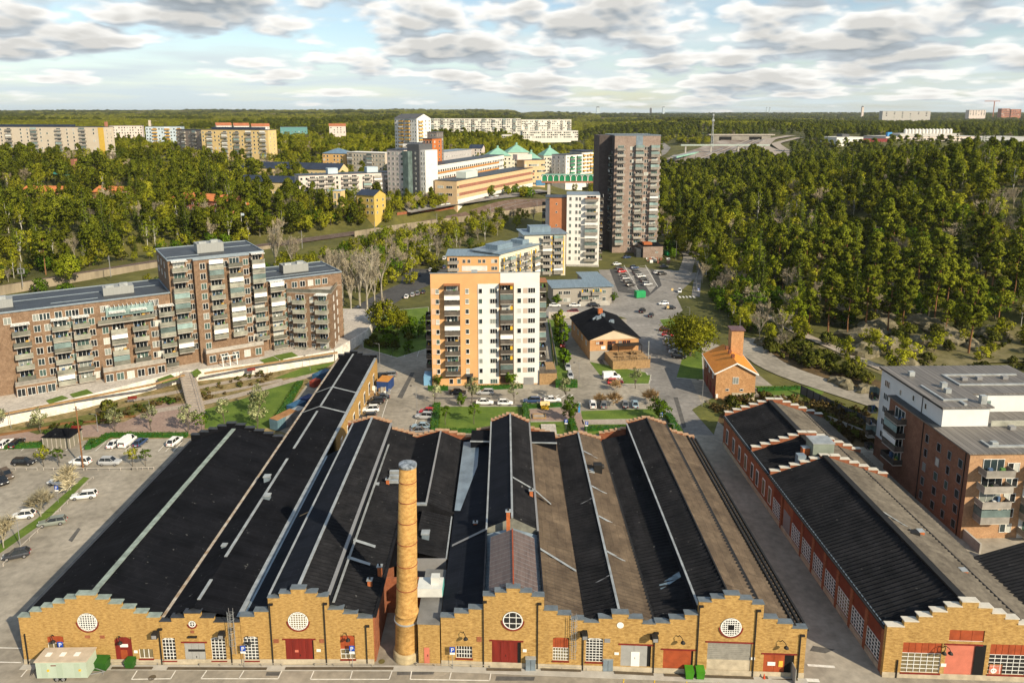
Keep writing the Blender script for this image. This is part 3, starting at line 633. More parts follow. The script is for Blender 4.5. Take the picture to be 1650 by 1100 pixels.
# --- low link block between chimney and hall four
Lk = hall('narrow low brick block with a small red door right of the chimney', FPx(673, 1001)[0]); x0, z0 = FPx(673, 1001); x1 = FPx(708, 1001)[0]
MB(HP).box(x0, 0, 0, x1, 10.5, z0 - .25).build('front_wall', BRICK, Lk); MB(HP).box(x0 - .1, -.15, z0 - .24, x1 + .05, 10.6, z0).build('flat_roof', mat('grey_roof_felt', (.16, .16, .155), .8, .25, .4), Lk)
gate(Lk, (683, 1042, 692.7, 1067), SALMON, 1, 'door', False)
# --- middle range of low roofs behind the chimney
xD0, xD1 = xC1 + .4, FPx(712, 1000)[0]
Dm = thing('rear_workshop', 'low black roofed range tucked behind the chimney between the tall halls', 'factory hall', HP(xD0, 12, 0))
rD = G(709, 702, 8.0).x + .5
roof(Dm, xD0 - 1.5, 6.6, rD, 8.2, 24, 50, TAR, False); roof(Dm, rD, 8.2, rD + 4.2, 6.4, 24, 50, CORR); strip(Dm, 'ridge_cap', rD, 8.3, 24, 50, .3, .1, STEEL)
MB(HP).poly(((rD + 4.3, 24, 6.95), (rD + 5.2, 24, 6.95), (rD + 7.6, 40, 7.2), (rD + 7.6, 48, 7.2), (rD + 4.4, 48, 6.95))).build('valley_sheet', ZINC, Dm)
MB(HP).poly(((xD0 - 1.5, 24, 0), (rD + 4.2, 24, 0), (rD + 4.2, 24, 6.4), (rD, 24, 8.2), (xD0 - 1.5, 24, 6.6))).build('front_wall', CORR, Dm)
MB(HP).box(rD - 2.6, 23.4, 8.0, rD + .1, 24, 8.25).build('eaves', METAL, Dm)
roof(Dm, rD - .6, 7.4, rD + 3.9, 6.2, 12.5, 23.4, CORR); strip(Dm, 'gutter', rD + 3.9, 6.3, 12.5, 23.4, .2, .12, METAL); MB(HP).box(rD - .6, 12.3, 0, rD + 3.9, 12.5, 6.3).build('front_wall', STEEL, Dm)
roof(Dm, xD0 - .5, 5.6, rD - .8, 6.8, 11, 23.4, TAR, False)
gable(Dm, 'rear_wall', rw_(xD0 - 1.5, rD, 7.1, 8.5) + rw_(rD, rD + 7.6, 8.5, 6.6), rD + 7.6, 50, 50.45, REDBRICK, MATS['brick_coping'], plinth=False)
MB(HP).box(xD0 - .3, 9.5, 0, x0 + 1.2, 9.9, 5.2).build('yard_wall', REDBRICK, Dm); gate(Dm, (617, 1014, 633.5, 1034), GREYDOOR, 1, 'door', False, hand=False, hp=lambda u, v, z: HP(u, v + 9.3, z), fp=lambda a, b: (G(a, b, 3).x, AT(a, b, 88.9).z))
# --- hall four: central nave with glazed lantern
tr = steps([(710, 992), (732, 985), (755, 978.6), (778.5, 957.5), (797.5, 951.5), (816, 945), (838, 952), (857, 958.5), (876.7, 980.7), (898.5, 988), (920, 996)])
E4 = hall('tall stepped hall right of the chimney with a large paned round window', tr[0][0]); xE0 = tr[0][0]; xE1 = FPx(941, 1000)[0]; n0 = FPx(779, 958)[0]; n1 = FPx(876, 960)[0]; rE = (n0 + n1) / 2
gable(E4, 'front_wall', tr, xE1, 0, .45, BRICK, COPING)
roof(E4, xE0, 6.4, n0, 7.7, .45, 50, TARN, False); roof(E4, n0, 9.3, rE, 11.0, 15.5, 52, TARN, False); roof(E4, rE, 11.0, n1, 9.3, 15.5, 52, CORR); roof(E4, n1, 8.3, xE1 + .1, 6.7, .45, 50, RUST)
wallv(E4, n0, .45, 52, 0, 9.4, TARN, th=.2); wallv(E4, n1, .45, 52, 0, 9.4, TARN, th=.2)
strip(E4, 'ridge_cap', rE, 11.1, 15.5, 52, .3, .12, METAL); strip(E4, 'gutter', n0, 9.45, 15, 52, .25, .1, METAL); strip(E4, 'gutter', n1, 9.45, 15, 52, .3, .12, STEEL)
MB(HP).poly(((n0, 15.5, 8.6), (n1, 15.5, 8.6), (n1, 15.5, 9.3), (rE, 15.5, 11), (n0, 15.5, 9.3))).build('nave_end', mat('lantern_end', (.18, .18, .15), .8, .3, 1), E4)
roof(E4, n0, 8.6, rE, 9.6, .45, 15.4, ZINC); roof(E4, rE, 9.6, n1, 8.6, .45, 15.4, ZINC)
COPPER = mat('old_copper_glazing', (.085, .06, .052), .35, col2=(.15, .11, .095), scale=.8, stretch=(4, .4, 1)); lz = lambda u: 11.1 - abs(u - rE) * .42
la = MB(HP).poly(((rE - 3.0, .6, lz(rE - 3)), (rE, .6, lz(rE)), (rE, 12.5, lz(rE)), (rE - 3.0, 12.5, lz(rE - 3)))).poly(((rE, .6, lz(rE)), (rE + 3.0, .6, lz(rE + 3)), (rE + 3.0, 12.5, lz(rE + 3)), (rE, 12.5, lz(rE))))
la.poly(((rE - 3, .6, 8.4), (rE + 3, .6, 8.4), (rE + 3, .6, lz(rE + 3)), (rE, .6, lz(rE)), (rE - 3, .6, lz(rE - 3)))).poly(((rE - 3, .6, 8.4), (rE - 3, .6, lz(rE - 3)), (rE - 3, 12.5, lz(rE - 3)), (rE - 3, 12.5, 8.4))).poly(((rE + 3, .6, 8.4), (rE + 3, 12.5, 8.4), (rE + 3, 12.5, lz(rE + 3)), (rE + 3, .6, lz(rE + 3))))
lo = la.build('lantern', COPPER, E4); strip(lo, 'ridge_cap', rE, 11.2, .6, 12.5, .16, .1, REDDOOR)
gb = MB(HP)
for k in range(13): v = .9 + k * .95; gb.poly(((rE - 3, v, lz(rE - 3) + .03), (rE, v, lz(rE) + .03), (rE, v + .07, lz(rE) + .03), (rE - 3, v + .07, lz(rE - 3) + .03))).poly(((rE, v, lz(rE) + .03), (rE + 3, v, lz(rE + 3) + .03), (rE + 3, v + .07, lz(rE + 3) + .03), (rE, v + .07, lz(rE) + .03)))
gb.build('glazing_bar', STEEL, lo)
MB(HP).poly(((n1 + .2, 12, 8.42), (xE1, 9.5, 6.9), (xE1, 10.0, 6.9), (n1 + .2, 12.5, 8.42))).build('fire_break', METAL, E4)
MB(HP).poly(((rE + .2, 27, 11.05), (n1, 26, 9.5), (xE1 - 2.4, 25, 7.75), (xE1 - 2.4, 25.4, 7.75), (n1, 26.5, 9.5), (rE + .2, 27.5, 11.05))).build('fire_break', METAL, E4)
MB(HP).poly(((xE0 + .3, 15, 6.6), (n0 - .1, 17.4, 7.85), (n0 - .1, 18, 7.85), (xE0 + .3, 15.5, 6.6))).build('fire_break', STEEL, E4)
gable(E4, 'rear_wall', rw_(xE0 + 2.5, n0, 7.6, 8.2) + rw_(n0, rE, 9.6, 11.2) + rw_(rE, n1, 11.2, 9.6) + rw_(n1, xE1, 8.4, 7.0), xE1, 52, 52.45, REDBRICK, MATS['brick_coping'], plinth=False)
for a, b in ((xE0 + 1.6, n0 - .2), (n1 + .2, xE1 - .2)): MB(HP).box(a, 45.5, 6.4, b, 50.4, 8.3).build('rear_shed', TAR, E4); MB(HP).box(a - .1, 45.2, 8.3, b + .1, 45.6, 8.42).build('eaves', METAL, E4)
roundwin(E4, 826.3, 998.5, 16.2, 3); lattice(E4, 'window', (735, 1040, 761, 1060), 6, 3); lattice(E4, 'window', (891, 1026, 916, 1064), 6, 4, .3, .46)
gate(E4, (792.5, 1032, 839.4, 1070), REDWOOD, 3, dark=.12); fbox(E4, 'notice_plate', (842.5, 1045, 848.5, 1049.5), WHITE, -.05); fbox(E4, 'vent', (768, 1025, 776, 1033), REDBRICK, -.05)
for x, y in ((778.5, 968), (866.5, 971)): pipe(E4, x, y, 1072)
gooseneck(746, 1019, 'gooseneck lamp on the bare brick above the low lattice window')
# --- hall five: low double pitch
tr = steps([(941, 1000), (965, 993.6), (986.5, 986.5), (1013, 994), (1035.5, 1002.5)])
F5 = hall('low hall with a grey door and a blank white disc in its gable', tr[0][0]); xF1 = FPx(1056, 1001)[0]; rF = FPx(999, 985)[0]
gable(F5, 'front_wall', tr, xF1, 0, .45, BRICK, COPING)
roof(F5, xE1 + .1, 6.7, rF, 7.9, .45, 51, CORR); roof(F5, rF, 7.9, xF1 - .1, 6.7, .45, 51, RUST); strip(F5, 'ridge_cap', rF, 8.02, .5, 51, .3, .12, METAL); strip(F5, 'valley_gutter', xF1, 6.75, .5, 50, .3, .1, BLACK)
for v in (12.5, 21.5, 30.5, 43): MB(HP).poly(((rF + .2, v, 8.0), (rF + 2.6, v - .8, 7.1), (rF + 2.6, v - .35, 7.1), (rF + .2, v + .5, 8.0))).build('roof_light', METAL, F5)
for v in (26, 6.5): MB(HP).poly(((rF - 2.6, v, 7.05), (rF - .2, v + .9, 7.95), (rF - .2, v + 1.1, 7.95), (rF - 2.6, v + .2, 7.05))).build('fire_break', STEEL, F5)
gable(F5, 'rear_wall', rw_(xE1, rF, 6.9, 8.1) + rw_(rF, xF1, 8.1, 6.9), xF1, 51, 51.45, REDBRICK, MATS['brick_coping'], plinth=False)
lattice(F5, 'window', (944.5, 1027, 971, 1066), 5, 8, .3); g = gate(F5, (1000.6, 1038, 1048, 1074), GREYDOOR, 2, dark=.12); fbox(g, 'wicket', (1017, 1050, 1030, 1074), WHITE, -.13, -.1)
x, z = FPx(999.5, 1006.3); MB(HP).poly([(x + .42 * math.cos(k * .449), -.05, z + .42 * math.sin(k * .449)) for k in range(14)]).build('disc', WHITE, F5)
fbox(F5, 'vent', (974, 1028, 983, 1034.5), STEEL, -.05); fbox(F5, 'notice_plate', (990, 1050, 997, 1054), WHITE, -.05)
for x, y in ((940, 1015), (1055, 1018)): pipe(F5, x, y, 1078)
# --- hall six: right end
tr = steps([(1056, 1000.8), (1079.5, 994.6), (1103.8, 987.6), (1126.6, 967), (1147, 961.5), (1168, 956), (1192, 963.5), (1212, 971), (1230, 994), (1253, 1002), (1277, 1010)])
G6 = hall('tall stepped hall at the right end with the wide roller gate', tr[0][0]); xG1 = FPx(1301, 1012)[0]; n0 = FPx(1127, 967)[0]; n1 = FPx(1229, 972)[0]; rG = (n0 + n1) / 2
gable(G6, 'front_wall', tr, xG1, 0, .45, BRICK, COPING)
roof(G6, xF1 + .1, 6.7, n0, 7.9, .45, 51, CORR); roof(G6, n0, 9.1, rG, 10.3, .45, 53, CORR); roof(G6, rG, 10.3, n1, 9.0, .45, 53, RUST); roof(G6, n1, 8.0, xG1 + .1, 6.2, .45, 53, RUST)
wallv(G6, n0, .45, 53, 0, 9.1, TARN, th=.2); wallv(G6, n1, .45, 53, 0, 9.0, BLACK, th=.2); wallv(G6, xG1 - .1, .45, 53, 0, 6.1, REDBRICK)
strip(G6, 'gutter', n0, 9.22, .45, 53, .28, .12, METAL); strip(G6, 'ridge_cap', rG, 10.42, .5, 53, .18, .12, BLACK); strip(G6, 'gutter', n1, 9.1, .45, 53, .5, .25, BLACK)
for k in range(3): strip(G6, 'gutter', xG1 + .2 - k * .75, 6.46 + k * .24, .3, 53, .26, .26, BLACK)
MB(HP).poly(((n0 - 3.2, 6.0, 7.1), (n0 - .3, 7.6, 7.95), (n0 - .3, 8.7, 7.95), (n0 - 3.2, 7.1, 7.1))).build('roof_light', mat('skylight_glass', (.16, .22, .26), .2, .4, 1), G6)
gable(G6, 'rear_wall', rw_(xF1, n0, 7.0, 8.2) + rw_(n0, rG, 9.4, 10.5) + rw_(rG, n1, 10.5, 9.3) + rw_(n1, xG1, 8.2, 6.6), xG1, 53, 53.45, REDBRICK, MATS['brick_coping'], plinth=False)
roundwin(G6, 1177.8, 1009.5, 17, 9, dark=True); gate(G6, (1069, 1046, 1115.7, 1079), REDDOOR, 1, dark=.06, hand=False)
gate(G6, (1140.6, 1034, 1208, 1087), PLINTH, 1, dark=.0, split=.45, hand=False, name='roller_gate', m2=mat('shutter_slats', (.24, .23, .2), .6, .15, 2))
d = gate(G6, (1231, 1053, 1277.7, 1085), REDDOOR, 2, 'door', dark=.3, hand=False); fbox(d, 'door_sign', (1237, 1066, 1249, 1072), WHITE, -.16, -.11); fbox(d, 'warning_sign', (1255, 1064.5, 1261, 1074), YLINE, -.16, -.11); MB(HP).box(FPx(1277, 1060)[0] - .05, -1.3, .1, FPx(1277, 1060)[0] + .02, -.05, 2.2).build('door_leaf', GREYDOOR, d)
for x, y in ((1127, 975), (1219.5, 982), (1290, 1022)): pipe(G6, x, y, 1088)
fbox(G6, 'notice_plate', (1210, 1058, 1216, 1062), WHITE, -.05)
gooseneck(1093, 1025, 'gooseneck lamp above the plain red gate of the right hall'); gooseneck(1258, 1033, 'gooseneck lamp above the red door at the right corner')
for h_ in (A, B, C3, E4, F5, G6): cut_openings(h_)
# roof clutter: each a thing on a roof
def rooftop(name, label, cat, px, py, z, parts, group=None):
    t = thing(name, label, cat, G(px, py, z), 0, group)
    for nm, m, fn in parts: mb = MB(); fn(mb); put(nm, mb.mesh(nm, [m]), t)
    return t
CLAY = mat('orange_brick', (.40, .12, .04), .9, .25, 3)
def stack(px, py, z, label, h=.5): rooftop('roof_chimney', label, 'chimney', px, py, z, [('stack', CLAY, lambda b: b.box(-.26, -.26, -1.2, .26, .26, h)), ('cap', METAL, lambda b: b.box(-.38, -.38, h, .38, .38, h + .1)), ('flue', BLACK, lambda b: b.tube((0, 0, h + .1), (0, 0, h + .4), .14, .14))], 'small brick chimneys on the hall roofs')
def cowl(px, py, z, label, s=1.0): rooftop('roof_ventilator', label, 'ventilator', px, py, z, [('housing', ZINC, lambda b: b.box(-.45 * s, -.45 * s, -.8, .45 * s, .45 * s, .9 * s)), ('hood', METAL, lambda b: b.box(-.55 * s, -.55 * s, .9 * s, .55 * s, .55 * s, 1.05 * s)), ('flashing', METAL, lambda b: b.box(-.5 * s, -1.6 * s, -.5, .5 * s, -.45 * s, -.25))], 'ventilators on the hall roofs')
stack(625, 776, 7.8, 'orange brick chimney stub on the roof left of the tall chimney'); stack(612, 917, 7.6, 'orange stub among pale strips low on the third hall roof'); stack(596, 939, 7.4, 'orange stub nearest the front on the third hall roof')
stack(856, 798, 9.6, 'red clay pot chimney on the central nave slope', .9); stack(819, 842, 11, 'tall narrow orange flue at the front end of the central ridge', 1.8); stack(766, 846, 7, 'squat orange brick stub in the dark valley left of the central nave', .5)
cowl(431, 775, 6.9, 'grey box ventilator nearer the back on the long narrow roof'); cowl(431, 806, 6.9, 'grey box ventilator nearer the front on the long narrow roof'); cowl(362, 884, 6.6, 'small ventilator low on the left of the long narrow roof', .7); cowl(686, 868, 6.9, 'boxy white skylight vent behind the tall chimney', 1.1); cowl(608, 784, 7.6, 'small pale vent beside the roof lights left of the chimney', .6)
rooftop('roof_ventilator', 'black fan housing on the brown slope of the low hall', 'ventilator', 964, 756, 7.8, [('housing', BLACK, lambda b: b.box(-.8, -.6, -.8, .6, .7, 1.0)), ('duct', BLACK, lambda b: b.tube((-.6, 0, .6), (.9, .5, .3), .45, .45, 8)), ('curb', METAL, lambda b: b.box(-1.8, -.8, -.6, -.7, .5, -.05))])
rooftop('air_unit', 'large white air handling unit on the flat roof beside the chimney', 'air unit', 694, 952, 6.4, [('housing', mat('pale_plastic', (.55, .56, .53), .6, .1), lambda b: b.box(-1.6, -1.2, 0, 1.6, 1.2, 1.2)), ('duct', MATS['pale_plastic'], lambda b: b.box(.1, -.4, 1.2, 1.2, .6, 2.2)), ('side_panel', mat('teal_panel', (.1, .35, .32), .6, .1), lambda b: b.box(1.6, -1.1, .1, 1.66, 1.1, 1.1))])
# --- the tall brick chimney
cb = G(655, 1056); ct = thing('brick_chimney', 'tall round yellow brick chimney standing alone before the halls', 'chimney', (cb.x, cb.y, 0)); ct.rotation_euler = (0, R(1.9), 0)
put('shaft', MB().lathe((0, 0, 0), [(1.42, .9), (1.38, 5.1), (1.50, 5.25), (1.50, 5.5), (1.37, 5.65), (1.37, 6.2), (1.47, 6.3), (1.47, 6.45), (1.34, 6.6), (1.28, 10), (1.02, 25.8)], 40).mesh('shaft', [CHIMBRICK], smooth=True), ct)
put('plinth', MB().lathe((0, 0, 0), [(1.66, 0), (1.66, .9), (1.60, 1.1), (1.43, 1.2)], 40).mesh('plinth', [mat('stained_plinth', (.36, .29, .17), .9, .3, 1)], smooth=True), ct)
for z in (9.8, 13.0, 15.9, 18.7, 21.4, 23.9): r = 1.30 - .28 * (z - 10) / 15.8; put('iron_band', MB().lathe((0, 0, z), [(r + .0, -.01), (r + .035, 0), (r + .035, .08), (r, .09)], 40).mesh('iron_band', [mat('rusty_band', (.22, .06, .025), .8, .2, 2)]), ct)
put('cap', MB().lathe((0, 0, 25.8), [(1.08, -.02), (1.08, .28), (1.0, .32), (.6, .46), (.1, .5)], 40).mesh('cap', [mat('crumpled_zinc', (.07, .085, .10), .4, col2=(.42, .46, .5), scale=2.2, metal=.4)]), ct)
put('collar', MB().lathe((0, 0, 5.3), [(1.57, 0), (1.57, .16), (1.4, .22)], 40).mesh('collar', [METAL]), ct)
# ------------------------------------------------------------------ long brick hall on the right, its three sections divided by stepped fire walls
UR = Vector((1, -.0446)); OR = G(1425, 1090)
def RP(u, v, z): return (OR.x + u - .025 * v, OR.y - .0446 * u + v, z)
def FPr(px, py):
    r = ray(px, py); t = OR.y / r.y
    for _ in range(6): t = (OR.y - .0446 * (t * r.x - OR.x)) / r.y
    return t * r.x - OR.x, H + t * r.z
RH = thing('workshop_hall', 'long brick hall at the right with pale stepped gables and red side bays', 'factory hall', RP(0, 0, 0))
tr = [FPr(*p) for p in ((1430, 1007), (1457.8, 999), (1481, 990.7), (1503, 983), (1527, 975), (1551, 967.5), (1577, 976.7), (1599, 986), (1620, 994.8), (1641, 1004), (1663, 1013), (1684, 1021))]
UE = FPr(1706, 1020)[0]; RR = FPr(1564, 970)[0]; ZR = 10.0
gable(RH, 'front_wall', tr, UE, 0, .5, BRICK, COPWHITE, hp=RP)
VS = (0.5, 38.4, 47.6, 63.4)
for i in range(3):
    v0, v1 = VS[i] + (.4 if i else 0), VS[i + 1]; dz = (0, -.5, -.3)[i]
    roof(RH, -.25, 6.35 + dz * .4, RR, ZR + dz, v0, v1, CORR, hp=RP); roof(RH, RR, ZR + dz, UE - 4.2, 7.9 + dz * .5, v0, v1, RUSTG, hp=RP); roof(RH, UE - 4.2, 7.85 + dz * .5, UE + .2, 6.3, v0, v1, RUSTG, hp=RP)
    strip(RH, 'ridge_vent', RR - .1, ZR + .22 + dz, v0, v1, .9, .3, BLACK, hp=RP); strip(RH, 'gutter', -.35, 6.35, v0, v1, .28, .22, BLACK, hp=RP); strip(RH, 'gutter_edge', -.12, 6.45, v0, v1, .10, .08, ZINC, hp=RP)
    strip(RH, 'roof_seam', UE - 4.2, 8.0 + dz * .5, v0, v1, .2, .1, BLACK, hp=RP)
for v in VS[1:]:
    n = 12; tt = [(UE * k / n, 6.9 + 3.6 * (1 - abs((k + .5) / n - .5) * 2)) for k in range(n)]
    gable(RH, 'fire_wall' if v < 60 else 'rear_wall', tt, UE, v, v + .4, REDBRICK, COPWHITE, hp=RP, plinth=False)
wallv(RH, .15, .5, 63.4, 0, 6.2, REDBRICK, hp=RP); wallv(RH, UE - .15, .5, 63.4, 0, 6.2, REDBRICK, hp=RP)
bays = [.9 + 3.95 * k for k in range(9)]
for k, v in enumerate(bays):
    if k == 7:
        MB(RP).box(-.08, v + .6, .1, -.03, v + 3.2, 3.9).build('side_gate', STEEL, RH); continue
    a = MB(RP).box(-.05, v + .35, 3.55, -.01, v + 3.75, 5.9).build('red_bay_panel', mat('shaded_bay_boarding', (.16, .035, .016), .7, .2, 1), RH)  # bay red darkened: the shadow on this side is put into the colour
    mb = MB(RP)
    for i in range(6): q = v + .45 + 3.2 * i / 5; mb.box(-.12, q - .04, 1.0, -.05, q + .04, 3.5)
    for i in range(6): z = 1.0 + 2.5 * i / 5; mb.box(-.11, v + .45, z - .035, -.06, v + 3.65, z + .035)
    w = mb.build('bay_window', WHITE, RH); MB(RP).box(-.06, v + .45, 1.0, -.03, v + 3.65, 3.5).build('pane', PANE, w)
    MB(RP).box(-.22, v - .3, 0, .0, v + .3, 6.0).build('pilaster', REDBRICK, RH)
for v in (37.3, 40.2, 43.4, 46, 49.5, 53, 56.5, 60.5):
    o = MB(RP).box(-.09, v, 1.3, -.02, v + 1.3, 4.3).build('window', WHITE, RH); MB(RP).box(-.11, v + .15, 1.45, -.09, v + 1.15, 4.1).build('pane', PANE, o)
MB(RP).box(-.2, .5, 0, -.02, 63, .7).build('plinth', PLINTH, RH)
lattice(RH, 'window', (1456, 1034, 1513, 1084), 6, 5, 0, .36, hp=RP, fp=FPr); lattice(RH, 'window', (1597, 1037, 1651, 1087), 6, 5, 0, .36, hp=RP, fp=FPr)
gate(RH, (1526, 1038, 1572, 1093), SALMON, 1, 'roller_gate', fp=FPr, hp=RP, hand=False); lattice(RH, 'gate_light', (1531, 1014, 1585, 1034), 3, 1, 0, .98, hp=RP, fp=FPr, sill=False)
fbox(RH, 'reveal', (1572.5, 1038, 1582, 1094), DARKGAP, -.03, -.005, FPr, RP)
d = gate(RH, (1595, 1070, 1612, 1098), SALMON, 1, 'door', False, fp=FPr, hp=RP, hand=False)
OFFD = .13; cut_openings(RH); x, z = FPr(1601.5, 1080.5); MB(RP).poly([(x + .36 * math.cos(k * .449), OFFD - .08, z + .34 * math.sin(k * .449)) for k in range(14)]).build('round_emblem', WHITE, d)
for dx in (-.12, .14): MB(RP).box(x + dx - .06, OFFD - .09, z - .05, x + dx + .06, OFFD - .081, z + .07).build('emblem_mark', BLACK, d)
fbox(RH, 'notice_plate', (1516, 1068, 1524, 1073), WHITE, -.05, 0, FPr, RP); pipe(RH, 1446, 1062, 1088, FPr, RP, False)
gooseneck(1520, 1042, 'double gooseneck lamp beside the salmon roller gate', True, FPr, RP)
def box_on(name, label, cat, p, parts, group=None, rz=0):
    t = thing(name, label, cat, p, rz, group)
    for nm, m, a in parts: mb = MB(); mb.box(*a); put(nm, mb.mesh(nm, [m]), t)
    return t
box_on('plant_housing', 'large grey green metal plant housing standing on the right hall ridge', 'plant housing', RP(9.4, 41.5, 9.2), [('housing', mat('grey_green_metal', (.20, .23, .19), .5, .15), (-1.8, -1.4, -1.5, 1.8, 1.6, 2.2)), ('lid', METAL, (-1.9, -1.5, 2.2, 1.9, 1.7, 2.35))])
box_on('plant_housing', 'smaller metal cabinet beside the grey green plant housing on the ridge', 'plant housing', RP(5.4, 39.6, 8.6), [('housing', ZINC, (-.7, -.6, -1.2, .7, .6, 1.1))])
box_on('roof_chimney', 'stout orange brick chimney beside the fire wall of the right hall', 'chimney', RP(6.9, 41.5, 9), [('stack', CLAY, (-.6, -.5, -1.5, .6, .5, 1.1)), ('cap', METAL, (-.66, -.56, 1.1, .66, .56, 1.2))])
box_on('roof_ventilator', 'black box ventilator on the grey slope of the right hall', 'ventilator', RP(12, 17, 8.6), [('housing', BLACK, (-.7, -.6, -.6, .5, .5, .7)), ('curb', METAL, (-.9, .5, -.5, .6, .9, -.1))])
box_on('roof_chimney', 'small brick vent beside the black ventilator of the right hall', 'chimney', RP(13.3, 17.8, 8.4), [('stack', CLAY, (-.4, -.4, -.8, .4, .4, .5)), ('cap', METAL, (-.45, -.45, .5, .45, .45, .6))])
box_on('roof_chimney', 'lone small brick vent further down the right hall slope', 'chimney', RP(14.2, 9.5, 7.9), [('stack', CLAY, (-.4, -.4, -.8, .4, .4, .5)), ('cap', METAL, (-.45, -.45, .5, .45, .45, .6))])
MB(RP).poly(((RR + .6, 21, ZR + .02), (RR + 3.4, 18.4, 8.85), (RR + 3.4, 17.6, 8.85), (RR + .6, 20.2, ZR + .02))).build('roof_light', METAL, RH)
LB = thing('low_shed', 'low black corrugated roof shed wedged between the right hall and brick flats', 'shed', G(1570, 900, 6))
a, b, c_, d_ = G(1564, 897, 6.4), G(1700, 858, 7.6), G(1760, 985, 7.6), G(1648, 1000, 6.2)
mb = MB(); n = 44
for i in range(n + 1):
    k = i / n; z = .06 if i % 2 else -.06
    p, q = a.lerp(d_, k), b.lerp(c_, k); mb.v += [(p.x, p.y, p.z + z), (q.x, q.y, q.z + z)]
for i in range(n): mb.f.append((2 * i, 2 * i + 2, 2 * i + 3, 2 * i + 1)); mb.m.append(0)
mb.build('roof_slope', CORR, LB); MB().prism([(p.x, p.y) for p in (a, b, c_, d_)], 0, 6.0).build('wall', REDBRICK, LB)

# ------------------------------------------------------------------ blocks of flats
WC, BC = {}, {}
def win(w, h, n=2, fm=None, sill=False):
    """a window facing -y, origin at the middle of its bottom edge"""
    k = (round(w, 2), round(h, 2), n, fm.name if fm else '', sill)
    if k not in WC:
        f = .06; mb = MB().box(-w / 2, -.05, 0, w / 2, -.045 + .001, h, 1)
        mb.box(-w / 2 - f, -.1, -f, w / 2 + f, 0, 0).box(-w / 2 - f, -.1, h, w / 2 + f, 0, h + f)
        for i in range(n + 1): x = -w / 2 + w * i / n; mb.box(x - f / 2, -.1, 0, x + f / 2, 0, h)
        if sill: mb.box(-w / 2 - .1, -.2, -.12, w / 2 + .1, 0, -f, 0)
        WC[k] = mb.mesh('window', [fm or WHITE, GLASS])
    return WC[k]
FURN = []
def furniture():
    cols = [mat('furniture_%s' % n, c, .8, .1) for n, c in (('white', (.6, .6, .57)), ('wood', (.25, .14, .06)), ('dark', (.04, .04, .045)), ('blue', (.08, .14, .25)), ('green', (.08, .18, .05)), ('ochre', (.45, .28, .05)))]
    r = random.Random(3)
    for _ in range(7):
        mb = MB()
        for _ in range(r.randint(3, 7)): x, y, s, h = r.uniform(-.42, .36), r.uniform(-.8, -.3), r.uniform(.08, .2), r.uniform(.4, 1.3); mb.box(x, y, 0, x + s, y + .2, h, r.randrange(6))
        FURN.append(mb.mesh('furniture', cols))
furniture()
RAILGL = mat('greenish_rail_glass', (.20, .20, .165), .25, .3, .5, spec=.6, rand=.5); RAILDK = mat('dark_rail_mesh', (.07, .06, .05), .7, .3, 1, rand=.4); RAILGR = mat('grey_rail_panel', (.27, .25, .22), .6, .2, 1, rand=.35)
SLAB = mat('balcony_slab', (.40, .37, .32), .9, .12); AWN = mat('white_awning', (.74, .74, .70), .6, .05); GLZ = mat('balcony_glazing', (.18, .25, .24), .12, .3, .4, spec=.7, rand=.5)
def bal_meshes(w, d, rail, slabm):
    k = (round(w, 1), round(d, 1), rail.name, slabm.name)
    if k not in BC:
        sl = MB().box(-w / 2, -d, -.18, w / 2, 0, 0); ra = MB().box(-w / 2, -d - .03, .06, w / 2, -d + .02, 1.0).box(-w / 2 - .02, -d + .021, .06, -w / 2 + .03, 0, 1.0).box(w / 2 - .03, -d + .021, .06, w / 2 + .02, 0, 1.0).box(-w / 2 - .04, -d - .06, 1.001, w / 2 + .04, -d + .04, 1.06)
        gz = MB().box(-w / 2, -d - .01, 1.07, w / 2, -d + .02, 2.3).box(-w / 2 - .01, -d + .03, 1.01, -w / 2 + .02, 0, 2.3)
        aw = MB().box(-w / 2, -d - .04, 1.3, w / 2, -d - .01, 2.35); pg = MB()
        for i in range(6): x = -w / 2 + w * i / 5; pg.box(x - .04, -d, 2.5, x + .04, 0, 2.6)
        pg.box(-w / 2 - .1, -d - .1, 2.4, w / 2 + .1, -d, 2.499).box(-w / 2, -d, 2.62, w / 2, 0, 2.64)
        BC[k] = (sl.mesh('balcony', [slabm]), ra.mesh('railing', [rail]), gz.mesh('glazing', [GLZ]), aw.mesh('blind', [AWN]), pg.mesh('glass_roof', [AWN]))
    return BC[k]
DOORM = {}
